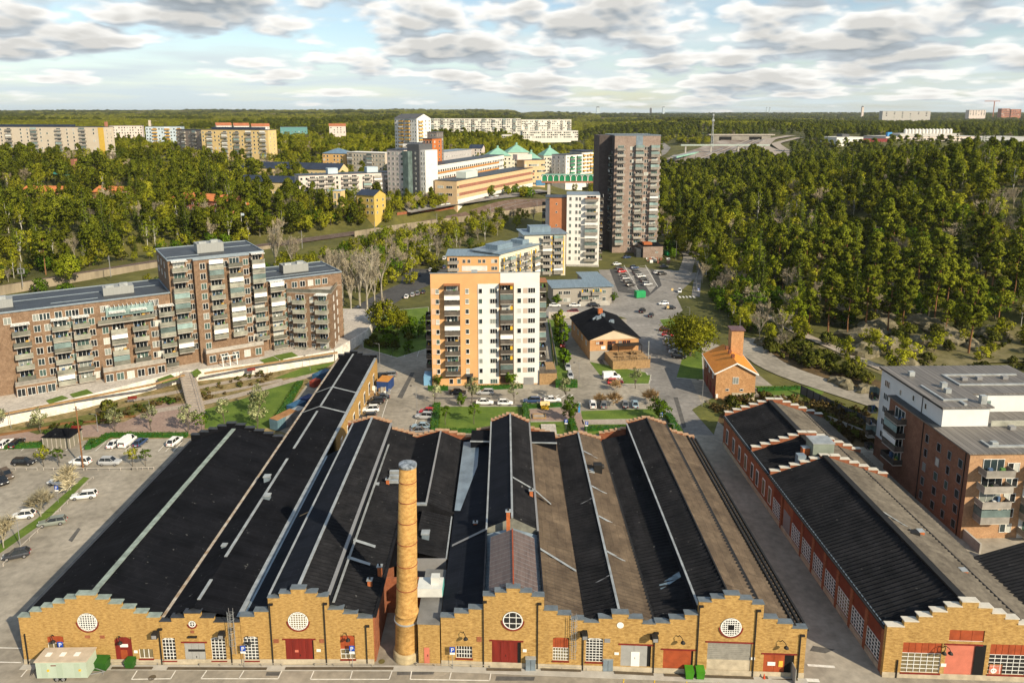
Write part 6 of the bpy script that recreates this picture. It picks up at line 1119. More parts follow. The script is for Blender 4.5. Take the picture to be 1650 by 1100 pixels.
def clump(mb, r, c, rad, n, s, flat=.6, ctr=None):
    for _ in range(n):
        d = Vector((r.gauss(0, 1), r.gauss(0, 1), r.gauss(0, 1))).normalized() * (r.random() ** .4) * rad; d.z *= flat; leafq(mb, r, c + d, s, out=d / rad * 1.1 + ((c + d - ctr).normalized() * .8 if ctr is not None else Vector((0, 0, .3))))
def trunkmesh(r, Ht, r0, r1, bend, m, limbs=()):
    mb = MB(); P = [Vector((0, 0, -.6))]; k = 6
    for i in range(1, k + 1): P.append(Vector((bend * math.sin(i * 1.1) * i / k, bend * math.cos(i * 1.7) * i / k - bend * i / k, Ht * i / k)))
    for i in range(k): a = r0 + (r1 - r0) * i / k; b = r0 + (r1 - r0) * (i + 1) / k; mb.tube(P[i], P[i + 1], a, b, 7, cap=i == k - 1)
    for a, b, ra in limbs: mb.tube(a, b, ra, ra * .35, 4)
    return mb.mesh('trunk', [m])
def pine(seed, Ht=19, cr=3.3, base=.48, ncl=30, nl=46, ls=.42, lm=None):
    r = random.Random(seed); mb = MB(); limbs = []
    for i in range(ncl):
        t = r.random() ** .8; z = Ht * (base + (1.0 - base) * t); rad = cr * (1 - t) ** .55 * (.55 + .45 * min(1, t * 4 + .3)) ; a = r.random() * 6.28; q = r.uniform(.35, 1.0) * rad
        c = Vector((q * math.cos(a), q * math.sin(a), z)); clump(mb, r, c, r.uniform(1.0, 1.7), nl, ls, .55, Vector((0, 0, Ht * (base + .35 * (1 - base)))))
        if i % 3 == 0: limbs.append((Vector((0, 0, z - .8)), c, .09))
    clump(mb, r, Vector((0, 0, Ht * .98)), 1.2, nl, ls, .8, Vector((0, 0, Ht * .7)))
    return trunkmesh(r, Ht * .97, .27, .07, .35, BARKP, limbs), mb.mesh('crown', [lm or LP])
def spruce(seed, Ht=21, rb=3.0, lay=22, ls=.42):
    r = random.Random(seed); mb = MB()
    for j in range(lay):
        t = j / (lay - 1); z = Ht * (.10 + .89 * t); R_ = rb * (1 - t) ** .85 + .18; nb = max(4, int(11 * (1 - t) + 3)); o = r.random() * 6
        for b in range(nb):
            a = o + 6.283 * b / nb + r.uniform(-.25, .25); L_ = R_ * r.uniform(.65, 1.12)
            for k in range(max(2, int(L_ * 2.6))): f = (k + .6) / max(2, int(L_ * 2.6)); leafq(mb, r, Vector((math.cos(a) * L_ * f + r.gauss(0, .14), math.sin(a) * L_ * f + r.gauss(0, .14), z - L_ * f * .36 + r.gauss(0, .12))), ls, .9, Vector((math.cos(a), math.sin(a), .75)))
    return trunkmesh(r, Ht * .95, .26, .04, .1, BARKD), mb.mesh('crown', [LS])
def leafy(seed, Ht=13, cr=3.4, base=.28, ncl=44, nl=36, ls=.36, lm=None, bark=None, rz=None, droop=0):
    r = random.Random(seed); mb = MB(); limbs = []; zc = Ht * (1 + base) / 2; rz = rz or Ht * (1 - base) / 2
    for i in range(ncl):
        d = Vector((r.gauss(0, 1), r.gauss(0, 1), r.gauss(.1, 1))).normalized() * r.uniform(.45, 1.0); c = Vector((d.x * cr, d.y * cr, zc + d.z * rz)); k = r.uniform(.65, 1.15) * cr * .34
        if r.random() < .12: c *= 1.0; c.x *= 1.15; c.y *= 1.15
        clump(mb, r, c, k, nl, ls, .85 + droop, Vector((0, 0, zc - rz * .2)))
        if i % 4 == 0: limbs.append((Vector((0, 0, Ht * base * r.uniform(.8, 1.3))), c, .10 * cr / 3.4))
    return trunkmesh(r, Ht * .8, .2 * cr / 3.4, .05, .3, bark or BARKD, limbs), mb.mesh('crown', [lm or LL])
def bare(seed, Ht=14, spread=.42, n=7, tw=900, lm=None, bark=None, width=.075):
    r = random.Random(seed); mb = MB(); tb = MB(); ends = []
    def grow(p, d, L_, ra, dep):
        q = p + d * L_; tb.tube(p, q, ra, ra * .65, 5 if dep < 2 else 3, cap=False); ends.append((p, q))
        if dep >= 4: return
        for _ in range(3 if dep else n):
            nd = (d + Vector((r.gauss(0, spread), r.gauss(0, spread), r.uniform(-.05, .35)))).normalized(); grow(p + d * L_ * r.uniform(.55, 1.0), nd, L_ * r.uniform(.55, .8), ra * .55, dep + 1)
    grow(Vector((0, 0, -.5)), Vector((0, 0, 1)), Ht * .32, Ht * .014, 0)
    fine = ends[len(ends) // 5:]
    for _ in range(tw):
        a, b = r.choice(fine); p = a.lerp(b, r.random()); d = ((b - a).normalized() + Vector((r.gauss(0, .6), r.gauss(0, .6), r.gauss(.15, .5)))).normalized() * r.uniform(.5, 1.3); s = d.orthogonal().normalized() * width
        i = len(mb.v); mb.v += [tuple(p - s), tuple(p + s), tuple(p + d)]; mb.f.append((i, i + 1, i + 2)); mb.m.append(0)
    return tb.mesh('trunk', [bark or mat('pale_grey_bark', (.30, .27, .21), .95, .25, 1)]), mb.mesh('crown', [lm or TWIG])
KIND = {'pine_tree': [pine(k, 17 + k % 3 * 1.7, 3.9 + .4 * (k % 4), .34 + .06 * (k % 3), 40, 46, .46) for k in range(6)],
        'spruce_tree': [spruce(20 + k, 19 + 2 * k, 3.2 + .3 * k) for k in range(3)],
        'broadleaf_tree': [leafy(30, 13, 4.2, .2, lm=LY), leafy(31, 15, 3.8, .25), leafy(32, 11, 4.3, .15, lm=LG), leafy(33, 12.5, 4.0, .2, lm=LY)],
        'birch_tree': [leafy(40, 16, 2.5, .25, 38, 26, .30, LL, BARKB), leafy(41, 14, 2.2, .3, 30, 24, .30, LY, BARKB)],
        'bare_tree': [bare(50, 15), bare(51, 13, .5), bare(52, 17, .36)]}
PLACED = []
def tree(kind, p, label, group=None, s=1.0, var=None, name=None, cat='tree', rz=None):
    tm, cm = var if var else rnd.choice(KIND[kind]); t = thing(name or kind, label, cat, p, rnd.random() * 6.28 if rz is None else rz, group); t.scale = (s, s, s * rnd.uniform(.93, 1.08))
    put('trunk', tm, t); put('crown', cm, t); return t
# --- street and garden trees, one by one
BL1, BL2 = leafy(60, 5.4, 1.7, .3, 26, 30, .17, LW), leafy(61, 5.0, 1.5, .3, 22, 26, .16, LW); YG1, YG2 = leafy(62, 4.6, 1.4, .35, 22, 20, .17, LY), leafy(63, 5.2, 1.3, .35, 20, 22, .16, LG); DG1 = leafy(64, 5.8, 2.3, .22, 34, 46, .2, LG); BW1 = bare(65, 5.2, .6, 6, 1100, LB, width=.09); BW2 = bare(66, 4.6, .7, 6, 700, LK, width=.07)
for (px, py), v, s, lab in (((71, 751), YG1, .95, 'small olive green tree by the low rail left of the kiosk'), ((95, 751), YG2, .9, 'small olive green tree in front of the kiosk and tall pole'), ((214, 751), YG1, .85, 'small thin tree right of the grey suv, left of a pair'), ((235, 751), YG2, .85, 'small thin tree right of the grey suv, right of a pair'),
    ((114, 789), BW1, 1.25, 'wide cream blossom tree over the white car on the verge'), ((66, 832), BW1, 1.25, 'wide cream blossom tree in the middle of the car park verge'), ((6, 882), BW1, 1.35, 'cream blossom tree at the left edge beside the verge'), ((66, 697), BL1, 1.0, 'white flowering tree at the left of the pink promenade'), ((185, 695), BL1, 1.05, 'white flowering tree right of centre on the promenade'), ((244, 694), BL2, 1.1, 'white flowering tree on the promenade left of the lawn'), ((178, 691), YG1, .8, 'little yellow green tree before the planted bank'), ((303, 697), BL1, 1.25, 'tall white flowering tree at the corner of the lawn'), ((326, 700), YG2, 1.0, 'slim green tree at the foot of the park lawn'),
    ((362, 684), BL2, 1.15, 'white flowering tree on the park lawn behind the stepped gable'), ((420, 668), BL1, 1.35, 'tall white flowering tree on the lawn, upper of two'), ((415, 690), BL1, 1.2, 'white flowering tree on the lawn next to the hall gable'), ((-2, 694), BL1, 1.1, 'white flowering tree cut by the left edge'),
    ((701, 651), BL2, 1.05, 'pale blossom tree left of the black parked saloon'), ((760, 648), BL1, 1.15, 'pale blossom tree between the silver and black cars'), ((743, 655), DG1, .55, 'bushy small green tree in front of the white parked cars'), ((718, 684), YG2, .95, 'small dark green tree at the left of the lawn'), ((764, 683), YG2, 1.15, 'slim dark green tree standing alone on the lawn'), ((829, 649), BL2, 1.1, 'pale blossom tree between white and dark blue parked cars'), ((912, 648), BL2, 1.15, 'pale blossom tree beside the play yard entrance'), ((918, 678), DG1, .95, 'dense green tree at the corner of the play yard'), ((1062, 678), DG1, 1.0, 'dense green tree at the street corner behind the right hall'),
    ((967, 652), BW2, .9, 'brown budding tree at the left of the four parked cars'), ((988, 653), BW2, 1.05, 'brown budding tree between the pairs of parked cars'), ((1047, 651), BW2, 1.1, 'brown budding tree at the right of the four parked cars'), ((1024, 626), BL2, 1.1, 'pale blossom tree in front of the wooden terrace'), ((991, 629), BW2, .8, 'pinkish budding tree over the red car'), ((823, 622), DG1, .7, 'leafy green tree at the foot of the white facade'), ((705, 622), DG1, .55, 'leafy green tree at the orange corner by the shelter'), ((897, 492), DG1, .75, 'green tree in front of the low grey house'), ((988, 487), DG1, .7, 'green tree at the right corner of the grey house'),
    ((905, 560), leafy(70, 9, 2.4, .1, 40, 40, .3, LG), 1.0, 'tall green tree along the fence right of the tall block'), ((900, 535), leafy(71, 7, 2, .1, 34, 40, .3, LL), 1.0, 'green tree further back along the fence of the tall block'), ((908, 590), leafy(72, 5, 1.8, .1, 30, 40, .3, LG), 1.0, 'low green tree at the lower end of the fence')):
    tree('garden_tree', G(px, py, .05), lab, 'street and garden trees', s, v)
BIG = leafy(80, 11.5, 7.0, .18, 150, 44, .36, LY); tree('broad_tree', G(1112, 573, .05), 'huge spreading yellow green tree left of the hose tower', None, 1.0, BIG)
WIL = leafy(81, 9.5, 4.2, .1, 60, 46, .32, LY); tree('broad_tree', G(617, 535, .05), 'round yellow green tree on the shaded lawn by the orange block', None, 1.05, WIL); tree('broad_tree', G(643, 530, .05), 'smaller yellow green tree right of the round one on the shaded lawn', None, .7, WIL); tree('bare_tree', G(618, 528), 'pale half bare tree behind the round yellow green one', None, .75)
tree('broad_tree', G(112, 452, 4), 'round bright tree in front of the railway wall behind the brown flats', None, 1.0, leafy(82, 10, 4.6, .1, 70, 44, .34, LL))
# poplars without leaves right of the brown flats
POP = [bare(90 + k, 19 + 2 * k, .22, 9, 900, width=.06) for k in range(3)]
for k, (px, py) in enumerate(((566, 505), (580, 495), (592, 505), (604, 492), (553, 490), (615, 480), (530, 480), (472, 445), (445, 440), (540, 468))): tree('poplar_tree', GT(px, py), 'tall leafless poplar behind the right end of the brown flats', 'bare poplars by the railway', rnd.uniform(1.0, 1.3), POP[k % 3])
# --- woods: every tree near enough to tell apart is a thing, the rest is one far wood
def scatter(region, n, mix, smin, smax, group, dens=None):
    k = 0; tries = 0; xs = [p[0] for p in region]; ys = [p[1] for p in region]
    while k < n and tries < n * 30:
        tries += 1; x, y = rnd.uniform(min(xs), max(xs)), rnd.uniform(min(ys), max(ys))
        if not inpoly(x, y, region) or (dens and rnd.random() > dens(x, y)): continue
        q = (int(x / 5.0), int(y / 5.0))
        if any((x - a) ** 2 + (y - b) ** 2 < MIND ** 2 for i in (-1, 0, 1) for j in (-1, 0, 1) for a, b in GRID.get((q[0] + i, q[1] + j), ())): continue
        GRID.setdefault(q, []).append((x, y)); k += 1
        t = rnd.random(); nf = noise.noise((x / 42, y / 60, 5.5)) * 1.1
        t = t ** (1 + nf * 1.1) if nf > 0 else t ** (1 / (1 - nf * 1.1)); t = 1 - t if False else t
        for kd_, w in mix:
            t -= w
            if t <= 0: break
        TR.append((kd_, x, y, rnd.uniform(smin, smax), group))
GRID, TR, MIND = {}, [], 3.2
E1, E2 = GT(1075, 375), GT(1140, 415)
RF = [(80, 460), (E1.x + 3, E1.y), (80, 330), (76, 280), (77, 232), (88, 214), (102, 203), (122, 194), (160, 196), (420, 200), (480, 300), (470, 620), (300, 700), (150, 640)]
track = [GT(1190, 460), GT(1215, 500), GT(1275, 532), GT(1350, 565), GT(1425, 597)]
rocks = [GT(1395, 535), GT(1500, 540)]
def rdens(x, y):
    for p, d in [(q, 4) for q in track] + [(a.lerp(b, .5), 4) for a, b in zip(track, track[1:])]:
        if (x - p.x) ** 2 + (y - p.y) ** 2 < d * d: return 0
    if y < 235 and x > 88 and inpoly(x, y, [(88, 180), (88, 206), (125, 214), (180, 214), (180, 180)]): return .07
    return 1
scatter(RF, 3000, (('pine_tree', .42), ('spruce_tree', .12), ('broadleaf_tree', .27), ('birch_tree', .08), ('bare_tree', .11)), .62, 1.18, 'right', rdens)
def clear(x, y):
    """keep trees off the railway, buildings and streets of the district beyond"""
    s = -.58 * (x + 211) + .81 * (y - 294)
    if -8 < s < 9: return 0
    for o in HOUSES:
        a = o[2]; dx, dy = x - o[0], y - o[1]; u = dx * math.cos(a) + dy * math.sin(a); v = -dx * math.sin(a) + dy * math.cos(a)
        if -3 < u < o[3] + 3 and -3 < v < o[4] + 3: return 0
        if -2 < u < o[3] + 2 and -26 < v <= -3 and y > 380 and rnd.random() < .72: return 0
    return 1
HOUSES = []
for o in list(D.objects):
    if o.parent is None and o.get('category') and o.location.y > 240:
        w = [c for c in o.children if c.name.startswith('wall')]
        if w: m = max(v.co.x for v in w[0].data.vertices); d = max(v.co.y for v in w[0].data.vertices); HOUSES.append((o.location.x, o.location.y, o.rotation_euler.z, m, d))
# left wood between the railway and the first houses
LF = [(p.x - 6, p.y + 9) for p in RAIL[:5]] + [ (-110, 420), (-150, 520), (-350, 560), (-420, 500), (-380, 330)]
scatter(LF, 1300, (('pine_tree', .50), ('spruce_tree', .10), ('broadleaf_tree', .22), ('birch_tree', .12), ('bare_tree', .06)), .58, 1.08, 'left', clear)
# strip of young trees each side of the railway, behind the brown flats and towards the offices
ST_ = [(-82, 238), (-62, 262), (-48, 296), (-30, 345), (-4, 395), (14, 425), (6, 432), (-30, 402), (-62, 366), (-100, 306)]
scatter(ST_, 230, (('broadleaf_tree', .62), ('birch_tree', .12), ('bare_tree', .26)), .42, .8, 'rail', clear)
NB_ = [GT(470, 352), GT(560, 362), GT(660, 345), GT(735, 332), GT(740, 326), GT(660, 322), GT(610, 335), GT(480, 335)]
scatter(NB_, 90, (('broadleaf_tree', .6), ('pine_tree', .15), ('birch_tree', .15), ('bare_tree', .1)), .5, .8, 'rail', clear)
CORR_ = [(p.x, p.y) for p in (GT(1062, 275), GT(1066, 232), GT(1130, 236), GT(1165, 226), GT(1225, 222), GT(1240, 217), GT(1300, 217), GT(1296, 232), GT(1270, 246), GT(1310, 276), GT(1252, 270), GT(1218, 252), GT(1180, 264), GT(1110, 278))]
def district(x, y):
    if not clear(x, y): return 0
    if inpoly(x, y, CORR_): return 0      # rail yard and motorway
    return 1
MIND = 4.2
scatter([(-560, 500), (-150, 500), (-110, 425), (-40, 470), (30, 600), (120, 560), (140, 700), (0, 820), (-640, 820)], 1500, (('pine_tree', .22), ('spruce_tree', .06), ('broadleaf_tree', .48), ('birch_tree', .14), ('bare_tree', .10)), .6, .95, 'district', district)
scatter([(90, 440), (110, 500), (135, 640), (300, 640), (200, 700), (60, 640), (40, 560)], 130, (('broadleaf_tree', .5), ('pine_tree', .3), ('bare_tree', .2)), .55, .85, 'district', district)
scatter([(70, 460), (82, 300), (76, 240), (86, 214), (96, 232), (92, 300), (96, 460)], 60, (('broadleaf_tree', .55), ('birch_tree', .2), ('bare_tree', .25)), .6, .9, 'right', rdens)
scatter([GT(300, 405), GT(480, 385), GT(640, 358), GT(700, 345), GT(690, 330), GT(560, 330), GT(470, 345), GT(360, 365)], 170, (('broadleaf_tree', .5), ('pine_tree', .22), ('birch_tree', .18), ('bare_tree', .1)), .6, .95, 'left', clear)
scatter([(p.x, p.y) for p in (GT(1138, 425), GT(1160, 420), GT(1240, 515), GT(1300, 560), GT(1262, 572), GT(1192, 535), GT(1150, 485))], 60, (('broadleaf_tree', .5), ('birch_tree', .1), ('bare_tree', .4)), .4, .75, 'right', rdens)
scatter([(p.x - 5, p.y + 8) for p in RAIL[:6]] + [(p.x - 26, p.y + 36) for p in RAIL[:6]][::-1], 260, (('broadleaf_tree', .65), ('spruce_tree', .2), ('birch_tree', .1), ('bare_tree', .05)), .32, .6, 'left', clear)
LAB = {'right': 'wooded hill on the right', 'left': 'wood at the left beyond the railway', 'rail': 'strip beside the railway tracks', 'district': 'greenery between the far houses'}
DESC = {'pine_tree': 'dark green pine in the ', 'spruce_tree': 'narrow dark spruce in the ', 'broadleaf_tree': 'light green leafy tree in the ', 'birch_tree': 'slim pale stemmed birch in the ', 'bare_tree': 'leafless grey brown tree in the '}
far = []
for kind in KIND:
    L_ = [t for t in TR if t[0] == kind]; L_.sort(key=lambda t: t[2] * (1.0 if t[4] != 'rail' else .8)); cap = 285
    for kd_, x, y, s, g in L_[:cap]: tree(kd_, (x, y, hill(x, y)), DESC[kd_] + LAB[g], DESC[kd_].replace(' in the ', 's in the ').strip() + ' ' + LAB[g] if 0 else '%ss of the %s' % (kd_.replace('_', ' '), LAB[g]), s)
    far += [(kd_, x, y, s) for kd_, x, y, s, g in L_[cap:]]
# beyond: woods out to the horizon
KN = list(KIND)
def more(n, y0, y1, sc, hs):
    for _ in range(n):
        y = y0 * (y1 / y0) ** (rnd.random() ** 1.05); u = rnd.uniform(-.80, .80); x = u * y
        if not district(x, y): continue
        if 972 < y < 1060 and -.115 < u < .09: continue
        if .43 < u < .72 and 880 < y < 1040: continue
        if .38 < u < .75 and 780 < y < 881 and rnd.random() < .55: continue
        f = noise.noise((x / 260, y / 420, 1.7)); lo = f + (.25 if u < .12 else -.22)
        k = ('broadleaf_tree' if rnd.random() < .75 else 'birch_tree') if lo > .05 else ('pine_tree' if rnd.random() < .7 else 'spruce_tree')
        if rnd.random() < .05: k = 'bare_tree'
        far.append((k, x, y, (hs * rnd.uniform(.75, 1.1), sc * rnd.uniform(.8, 1.25))))
more(9000, 640, 1500, 1.15, .85); more(12000, 1500, 3500, 2.0, .95); more(13000, 3500, 13500, 4.5, 1.05)
for _ in range(420):
    y = rnd.uniform(770, 965); u = rnd.uniform(-.125, .15); x = u * y
    if clear(x, y): far.append(('broadleaf_tree' if rnd.random() < .8 else 'pine_tree', x, y, rnd.uniform(.6, .95)))
def far_wood():
    kinds = [('pine_tree', 0), ('pine_tree', 3), ('spruce_tree', 0), ('broadleaf_tree', 0), ('broadleaf_tree', 3), ('birch_tree', 1), ('bare_tree', 0)]
    me = D.meshes.new('far_wood'); me.from_pydata([(x, y, hill(x, y) - .3) for _, x, y, _ in far], [], [])
    ai = me.attributes.new('kind_index', 'INT', 'POINT'); ar = me.attributes.new('turn', 'FLOAT_VECTOR', 'POINT'); asc = me.attributes.new('size', 'FLOAT_VECTOR', 'POINT')
    for i, (k, x, y, s) in enumerate(far):
        c = [j for j, q in enumerate(kinds) if q[0] == k]; ai.data[i].value = rnd.choice(c); ar.data[i].vector = (0, 0, rnd.random() * 6.28)
        asc.data[i].vector = (s, s, s) if not isinstance(s, tuple) else (s[1], s[1], s[0])
    o = put('far_woodland', me); o['kind'] = 'stuff'; o['label'] = 'woods spreading from the far houses out to the horizon'
    ng = D.node_groups.new('far_wood_nodes', 'GeometryNodeTree'); ng.interface.new_socket('Geometry', in_out='INPUT', socket_type='NodeSocketGeometry'); ng.interface.new_socket('Geometry', in_out='OUTPUT', socket_type='NodeSocketGeometry')
    N = ng.nodes; L = ng.links; gi = N.new('NodeGroupInput'); go = N.new('NodeGroupOutput'); jn = N.new('GeometryNodeJoinGeometry')
    def attr(n, t): a = N.new('GeometryNodeInputNamedAttribute'); a.data_type = t; a.inputs['Name'].default_value = n; return a.outputs['Attribute']
    for j, (k, v) in enumerate(kinds):
        src = next(ob for ob in D.objects if ob.data is KIND[k][v][1]); oi = N.new('GeometryNodeObjectInfo'); oi.inputs['Object'].default_value = src; oi.inputs['As Instance'].default_value = True
        ip = N.new('GeometryNodeInstanceOnPoints'); cp = N.new('FunctionNodeCompare'); cp.data_type = 'INT'; cp.operation = 'EQUAL'; L.new(attr('kind_index', 'INT'), cp.inputs[2]); cp.inputs[3].default_value = j
        L.new(gi.outputs[0], ip.inputs['Points']); L.new(cp.outputs[0], ip.inputs['Selection']); L.new(oi.outputs['Geometry'], ip.inputs['Instance'])
        e = N.new('FunctionNodeEulerToRotation'); L.new(attr('turn', 'FLOAT_VECTOR'), e.inputs[0]); L.new(e.outputs[0], ip.inputs['Rotation']); L.new(attr('size', 'FLOAT_VECTOR'), ip.inputs['Scale']); L.new(ip.outputs[0], jn.inputs[0])
    L.new(jn.outputs[0], go.inputs[0]); md = o.modifiers.new('scatter', 'NODES'); md.node_group = ng
far_wood()
# ------------------------------------------------------------------ vehicles
PAINT = mat('car_paint', (1, 1, 1), .28, .02, 1, spec=.5, objc=True); TYRE = mat('tyre', (.012, .012, .012), .9, .1); RIM = mat('wheel_rim', (.30, .30, .31), .35, .1, metal=.5); CGL = mat('car_glass', (.012, .015, .018), .08, .2, spec=.7); HEADL = mat('headlamp', (.65, .67, .68), .15, .05); TAIL = mat('tail_lamp', (.30, .01, .008), .25, .05); TRIM = mat('car_trim', (.02, .02, .02), .7, .1)
def loft(mb, st, fn, mats):
    rings = []
    for s in st:
        i = len(mb.v); P = fn(*s); mb.v += P; rings.append((i, len(P)))
    for (a, k), (b, _) in zip(rings, rings[1:]):
        for j in range(k): e = (j + 1) % k; mb.f.append((a + j, b + j, b + e, a + e)); mb.m.append(mats(j, k))
    mb.f.append(tuple(rings[0][0] + j for j in range(rings[0][1]))); mb.m.append(mats(0, 1)); mb.f.append(tuple(rings[-1][0] + rings[-1][1] - 1 - j for j in range(rings[-1][1]))); mb.m.append(mats(0, 1))
def bodyring(x, zb, zt, hw): m = (zb + zt) / 2 + .06; return [(x, -hw * .9, zb), (x, -hw, m - .12), (x, -hw, m + .08), (x, -hw * .88, zt), (x, 0, zt + .03), (x, hw * .88, zt), (x, hw, m + .08), (x, hw, m - .12), (x, hw * .9, zb), (x, 0, zb)]
def cabring(x, zb, zt, h0, h1): return [(x, -h0, zb), (x, -h1, zt - .06), (x, -h1 * .8, zt), (x, h1 * .8, zt), (x, h1, zt - .06), (x, h0, zb)]
SPEC = {  # length half, belt heights, cabin (rear foot, rear roof, front roof, front foot, roof height)
    'saloon': (2.2, .84, .82, (-1.75, -1.0, .25, 1.05), 1.40, .80), 'estate': (2.25, .88, .84, (-2.15, -1.85, .25, 1.05), 1.43, .80), 'hatchback': (1.95, .88, .84, (-1.85, -1.35, .25, 1.0), 1.45, .80), 'suv': (2.15, 1.0, .96, (-2.05, -1.65, .3, 1.0), 1.64, .86), 'van': (2.45, 1.15, 1.05, (-2.4, -2.35, 1.05, 1.75), 1.95, .92)}
CARM = {}
def car_model(kind):
    L, zr, zf, cab, zt, hw = SPEC[kind]; mb = MB(); g = MB()
    loft(mb, [(-L, .42, zr - .22, hw * .82), (-L + .12, .26, zr - .02, hw * .94), (-L * .6, .22, zr, hw), (0, .20, zr, hw * 1.01), (L * .45, .22, zf, hw), (L * .8, .24, zf - .09, hw * .95), (L - .1, .28, zf - .2, hw * .86), (L, .38, zf - .34, hw * .76)], bodyring, lambda j, k: 0)
    r0, r1, f1, f0 = cab; zb = zr - .03
    loft(g, [(r0, zb, zb + .03, hw * .84, hw * .8), (r1, zb, zt - .03, hw * .86, hw * .68), ((r1 + f1) / 2, zb, zt, hw * .87, hw * .70), (f1, zb, zt - .02, hw * .86, hw * .68), (f0, zb, zb + .03, hw * .82, hw * .76)], cabring, lambda j, k: 0)
    top = MB().poly(((r1 - .02, -hw * .62, zt - .02), (f1 + .02, -hw * .62, zt - .01), (f1 + .02, hw * .62, zt - .01), (r1 - .02, hw * .62, zt - .02))); t2 = [(r1, -hw * .6, zt), (f1, -hw * .6, zt + .005), (f1, hw * .6, zt + .005), (r1, hw * .6, zt)]
    mb.poly(((r1, -hw * .66, zt - .02), (f1, -hw * .66, zt - .01), ((r1 + f1) / 2, -hw * .52, zt + .03))).box(r1, -hw * .6, zt - .03, f1, hw * .6, zt + .022)
    if kind == 'van': mb.box(-2.38, -hw * .93, zb + .02, .35, hw * .93, zt - .15).box(-2.36, -hw * .86, zt - .149, .35, hw * .86, zt + .03)
    for s in (-1, 1):
        for a, b in (((r1 + f1) / 2, (r1 + f1) / 2),): mb.tube((a, s * hw * .875, zb), (b, s * hw * .70, zt - .04), .035, .035, 4)
        mb.tube((f0, s * hw * .82, zb), (f1, s * hw * .68, zt - .02), .04, .04, 4).tube((r0, s * hw * .84, zb), (r1, s * hw * .68, zt - .03), .06, .05, 4)
        mb.box(f1 + .25, s * hw * 1.0 - .09, zb + .02, f1 + .42, s * hw * 1.0 + .09, zb + .16)
    wm = MB(); wm.tube((0, -.1, 0), (0, .1, 0), .32, .32, 14, 0).tube((0, -.10, 0), (0, -.112, 0), .21, .2, 12, 1).tube((0, .10, 0), (0, .112, 0), .21, .2, 12, 1)
    hl = MB().box(-.08, -.17, -.07, .05, .17, .07); 
    CARM[kind] = dict(body=mb.mesh('body', [PAINT], smooth=False), window=g.mesh('window', [CGL]), wheel=wm.mesh('wheel', [TYRE, RIM]), head=hl.mesh('headlight', [HEADL]), tail=MB().box(-.05, -.12, -.12, .06, .12, .1).mesh('tail_light', [TAIL]), plate=MB().box(-.02, -.24, -.05, .02, .24, .05).mesh('number_plate', [WHITE]), spec=SPEC[kind])
for k in SPEC: car_model(k)
CC = dict(white=(.74, .74, .72), black=(.012, .012, .014), grey=(.16, .165, .17), silver=(.38, .39, .40), dark=(.04, .043, .05), blue=(.03, .06, .14), red=(.42, .02, .02), maroon=(.16, .015, .02), lightblue=(.26, .36, .42), sage=(.20, .22, .19), brown=(.10, .075, .055))
def car(px, py, hx, hy, kind, col, label, group):
    m = CARM[kind]; L, zr, zf, cab, zt, hw = m['spec']; p = GT(px, py); q = GT(px + hx, py + hy); z = .06
    t = thing('parked_car' if kind != 'van' else 'parked_van', label, 'car' if kind != 'van' else 'van', (p.x, p.y, p.z + z), math.atan2(q.y - p.y, q.x - p.x), group); t.scale = (.94,) * 3
    b = put('body', m['body'], t); b.color = (*CC[col], 1); put('window', m['window'], t)
    for x in (-L * .62, L * .62):
        for y in (-hw + .07, hw - .07): put('wheel', m['wheel'], t, (x, y, .32))
    for y in (-hw * .6, hw * .6): put('headlight', m['head'], t, (L - .06, y, zf - .26)); put('tail_light', m['tail'], t, (-L + .0, y, zr - .22))
    put('number_plate', m['plate'], t, (-L - .01, 0, .55)); return t
g1 = 'cars in the left car park'; dg = (13, -10)
for c in ((9, 718, *dg, 'estate', 'white', 'white car in the far bays, leftmost at the picture edge', g1), (28, 717, *dg, 'estate', 'black', 'black estate beside the leftmost white car in the far bays', g1), (185, 718, *dg, 'saloon', 'white', 'white saloon left of the white van in the hedge bays', g1), (206, 716, *dg, 'van', 'white', 'white panel van between a white saloon and a dark blue car', g1), (227, 716, *dg, 'hatchback', 'blue', 'dark blue car right of the white panel van', g1), (282, 715, *dg, 'suv', 'white', 'white people carrier alone by the gable in the hedge bays', g1),
          (39, 748, 20, 0, 'estate', 'black', 'black car parked along the low rail, leftmost of three', g1), (130, 748, -20, -1, 'suv', 'white', 'white car parked along the low rail beside the tall pole', g1), (178, 748, 20, 0, 'suv', 'silver', 'silver grey suv parked along the low rail', g1), (11, 769, 12, 12, 'suv', 'brown', 'brown grey suv at the left edge of the car park', g1), (3, 778, 12, 12, 'suv', 'black', 'black suv cut by the left edge below the brown one', g1), (96, 780, -20, -1, 'saloon', 'white', 'white saloon partly hidden behind the cream blossom tree', g1), (136, 802, -20, 2, 'estate', 'white', 'white estate car right of the grass verge', g1), (38, 834, -20, 2, 'hatchback', 'white', 'white hatchback left of the grass verge', g1), (85, 845, -20, 3, 'estate', 'sage', 'sage grey estate right of the verge', g1), (27, 898, -20, 4, 'hatchback', 'dark', 'dark grey hatchback nearest the camera by the verge', g1)): car(*c)
g2 = 'cars parked beside the long narrow hall'
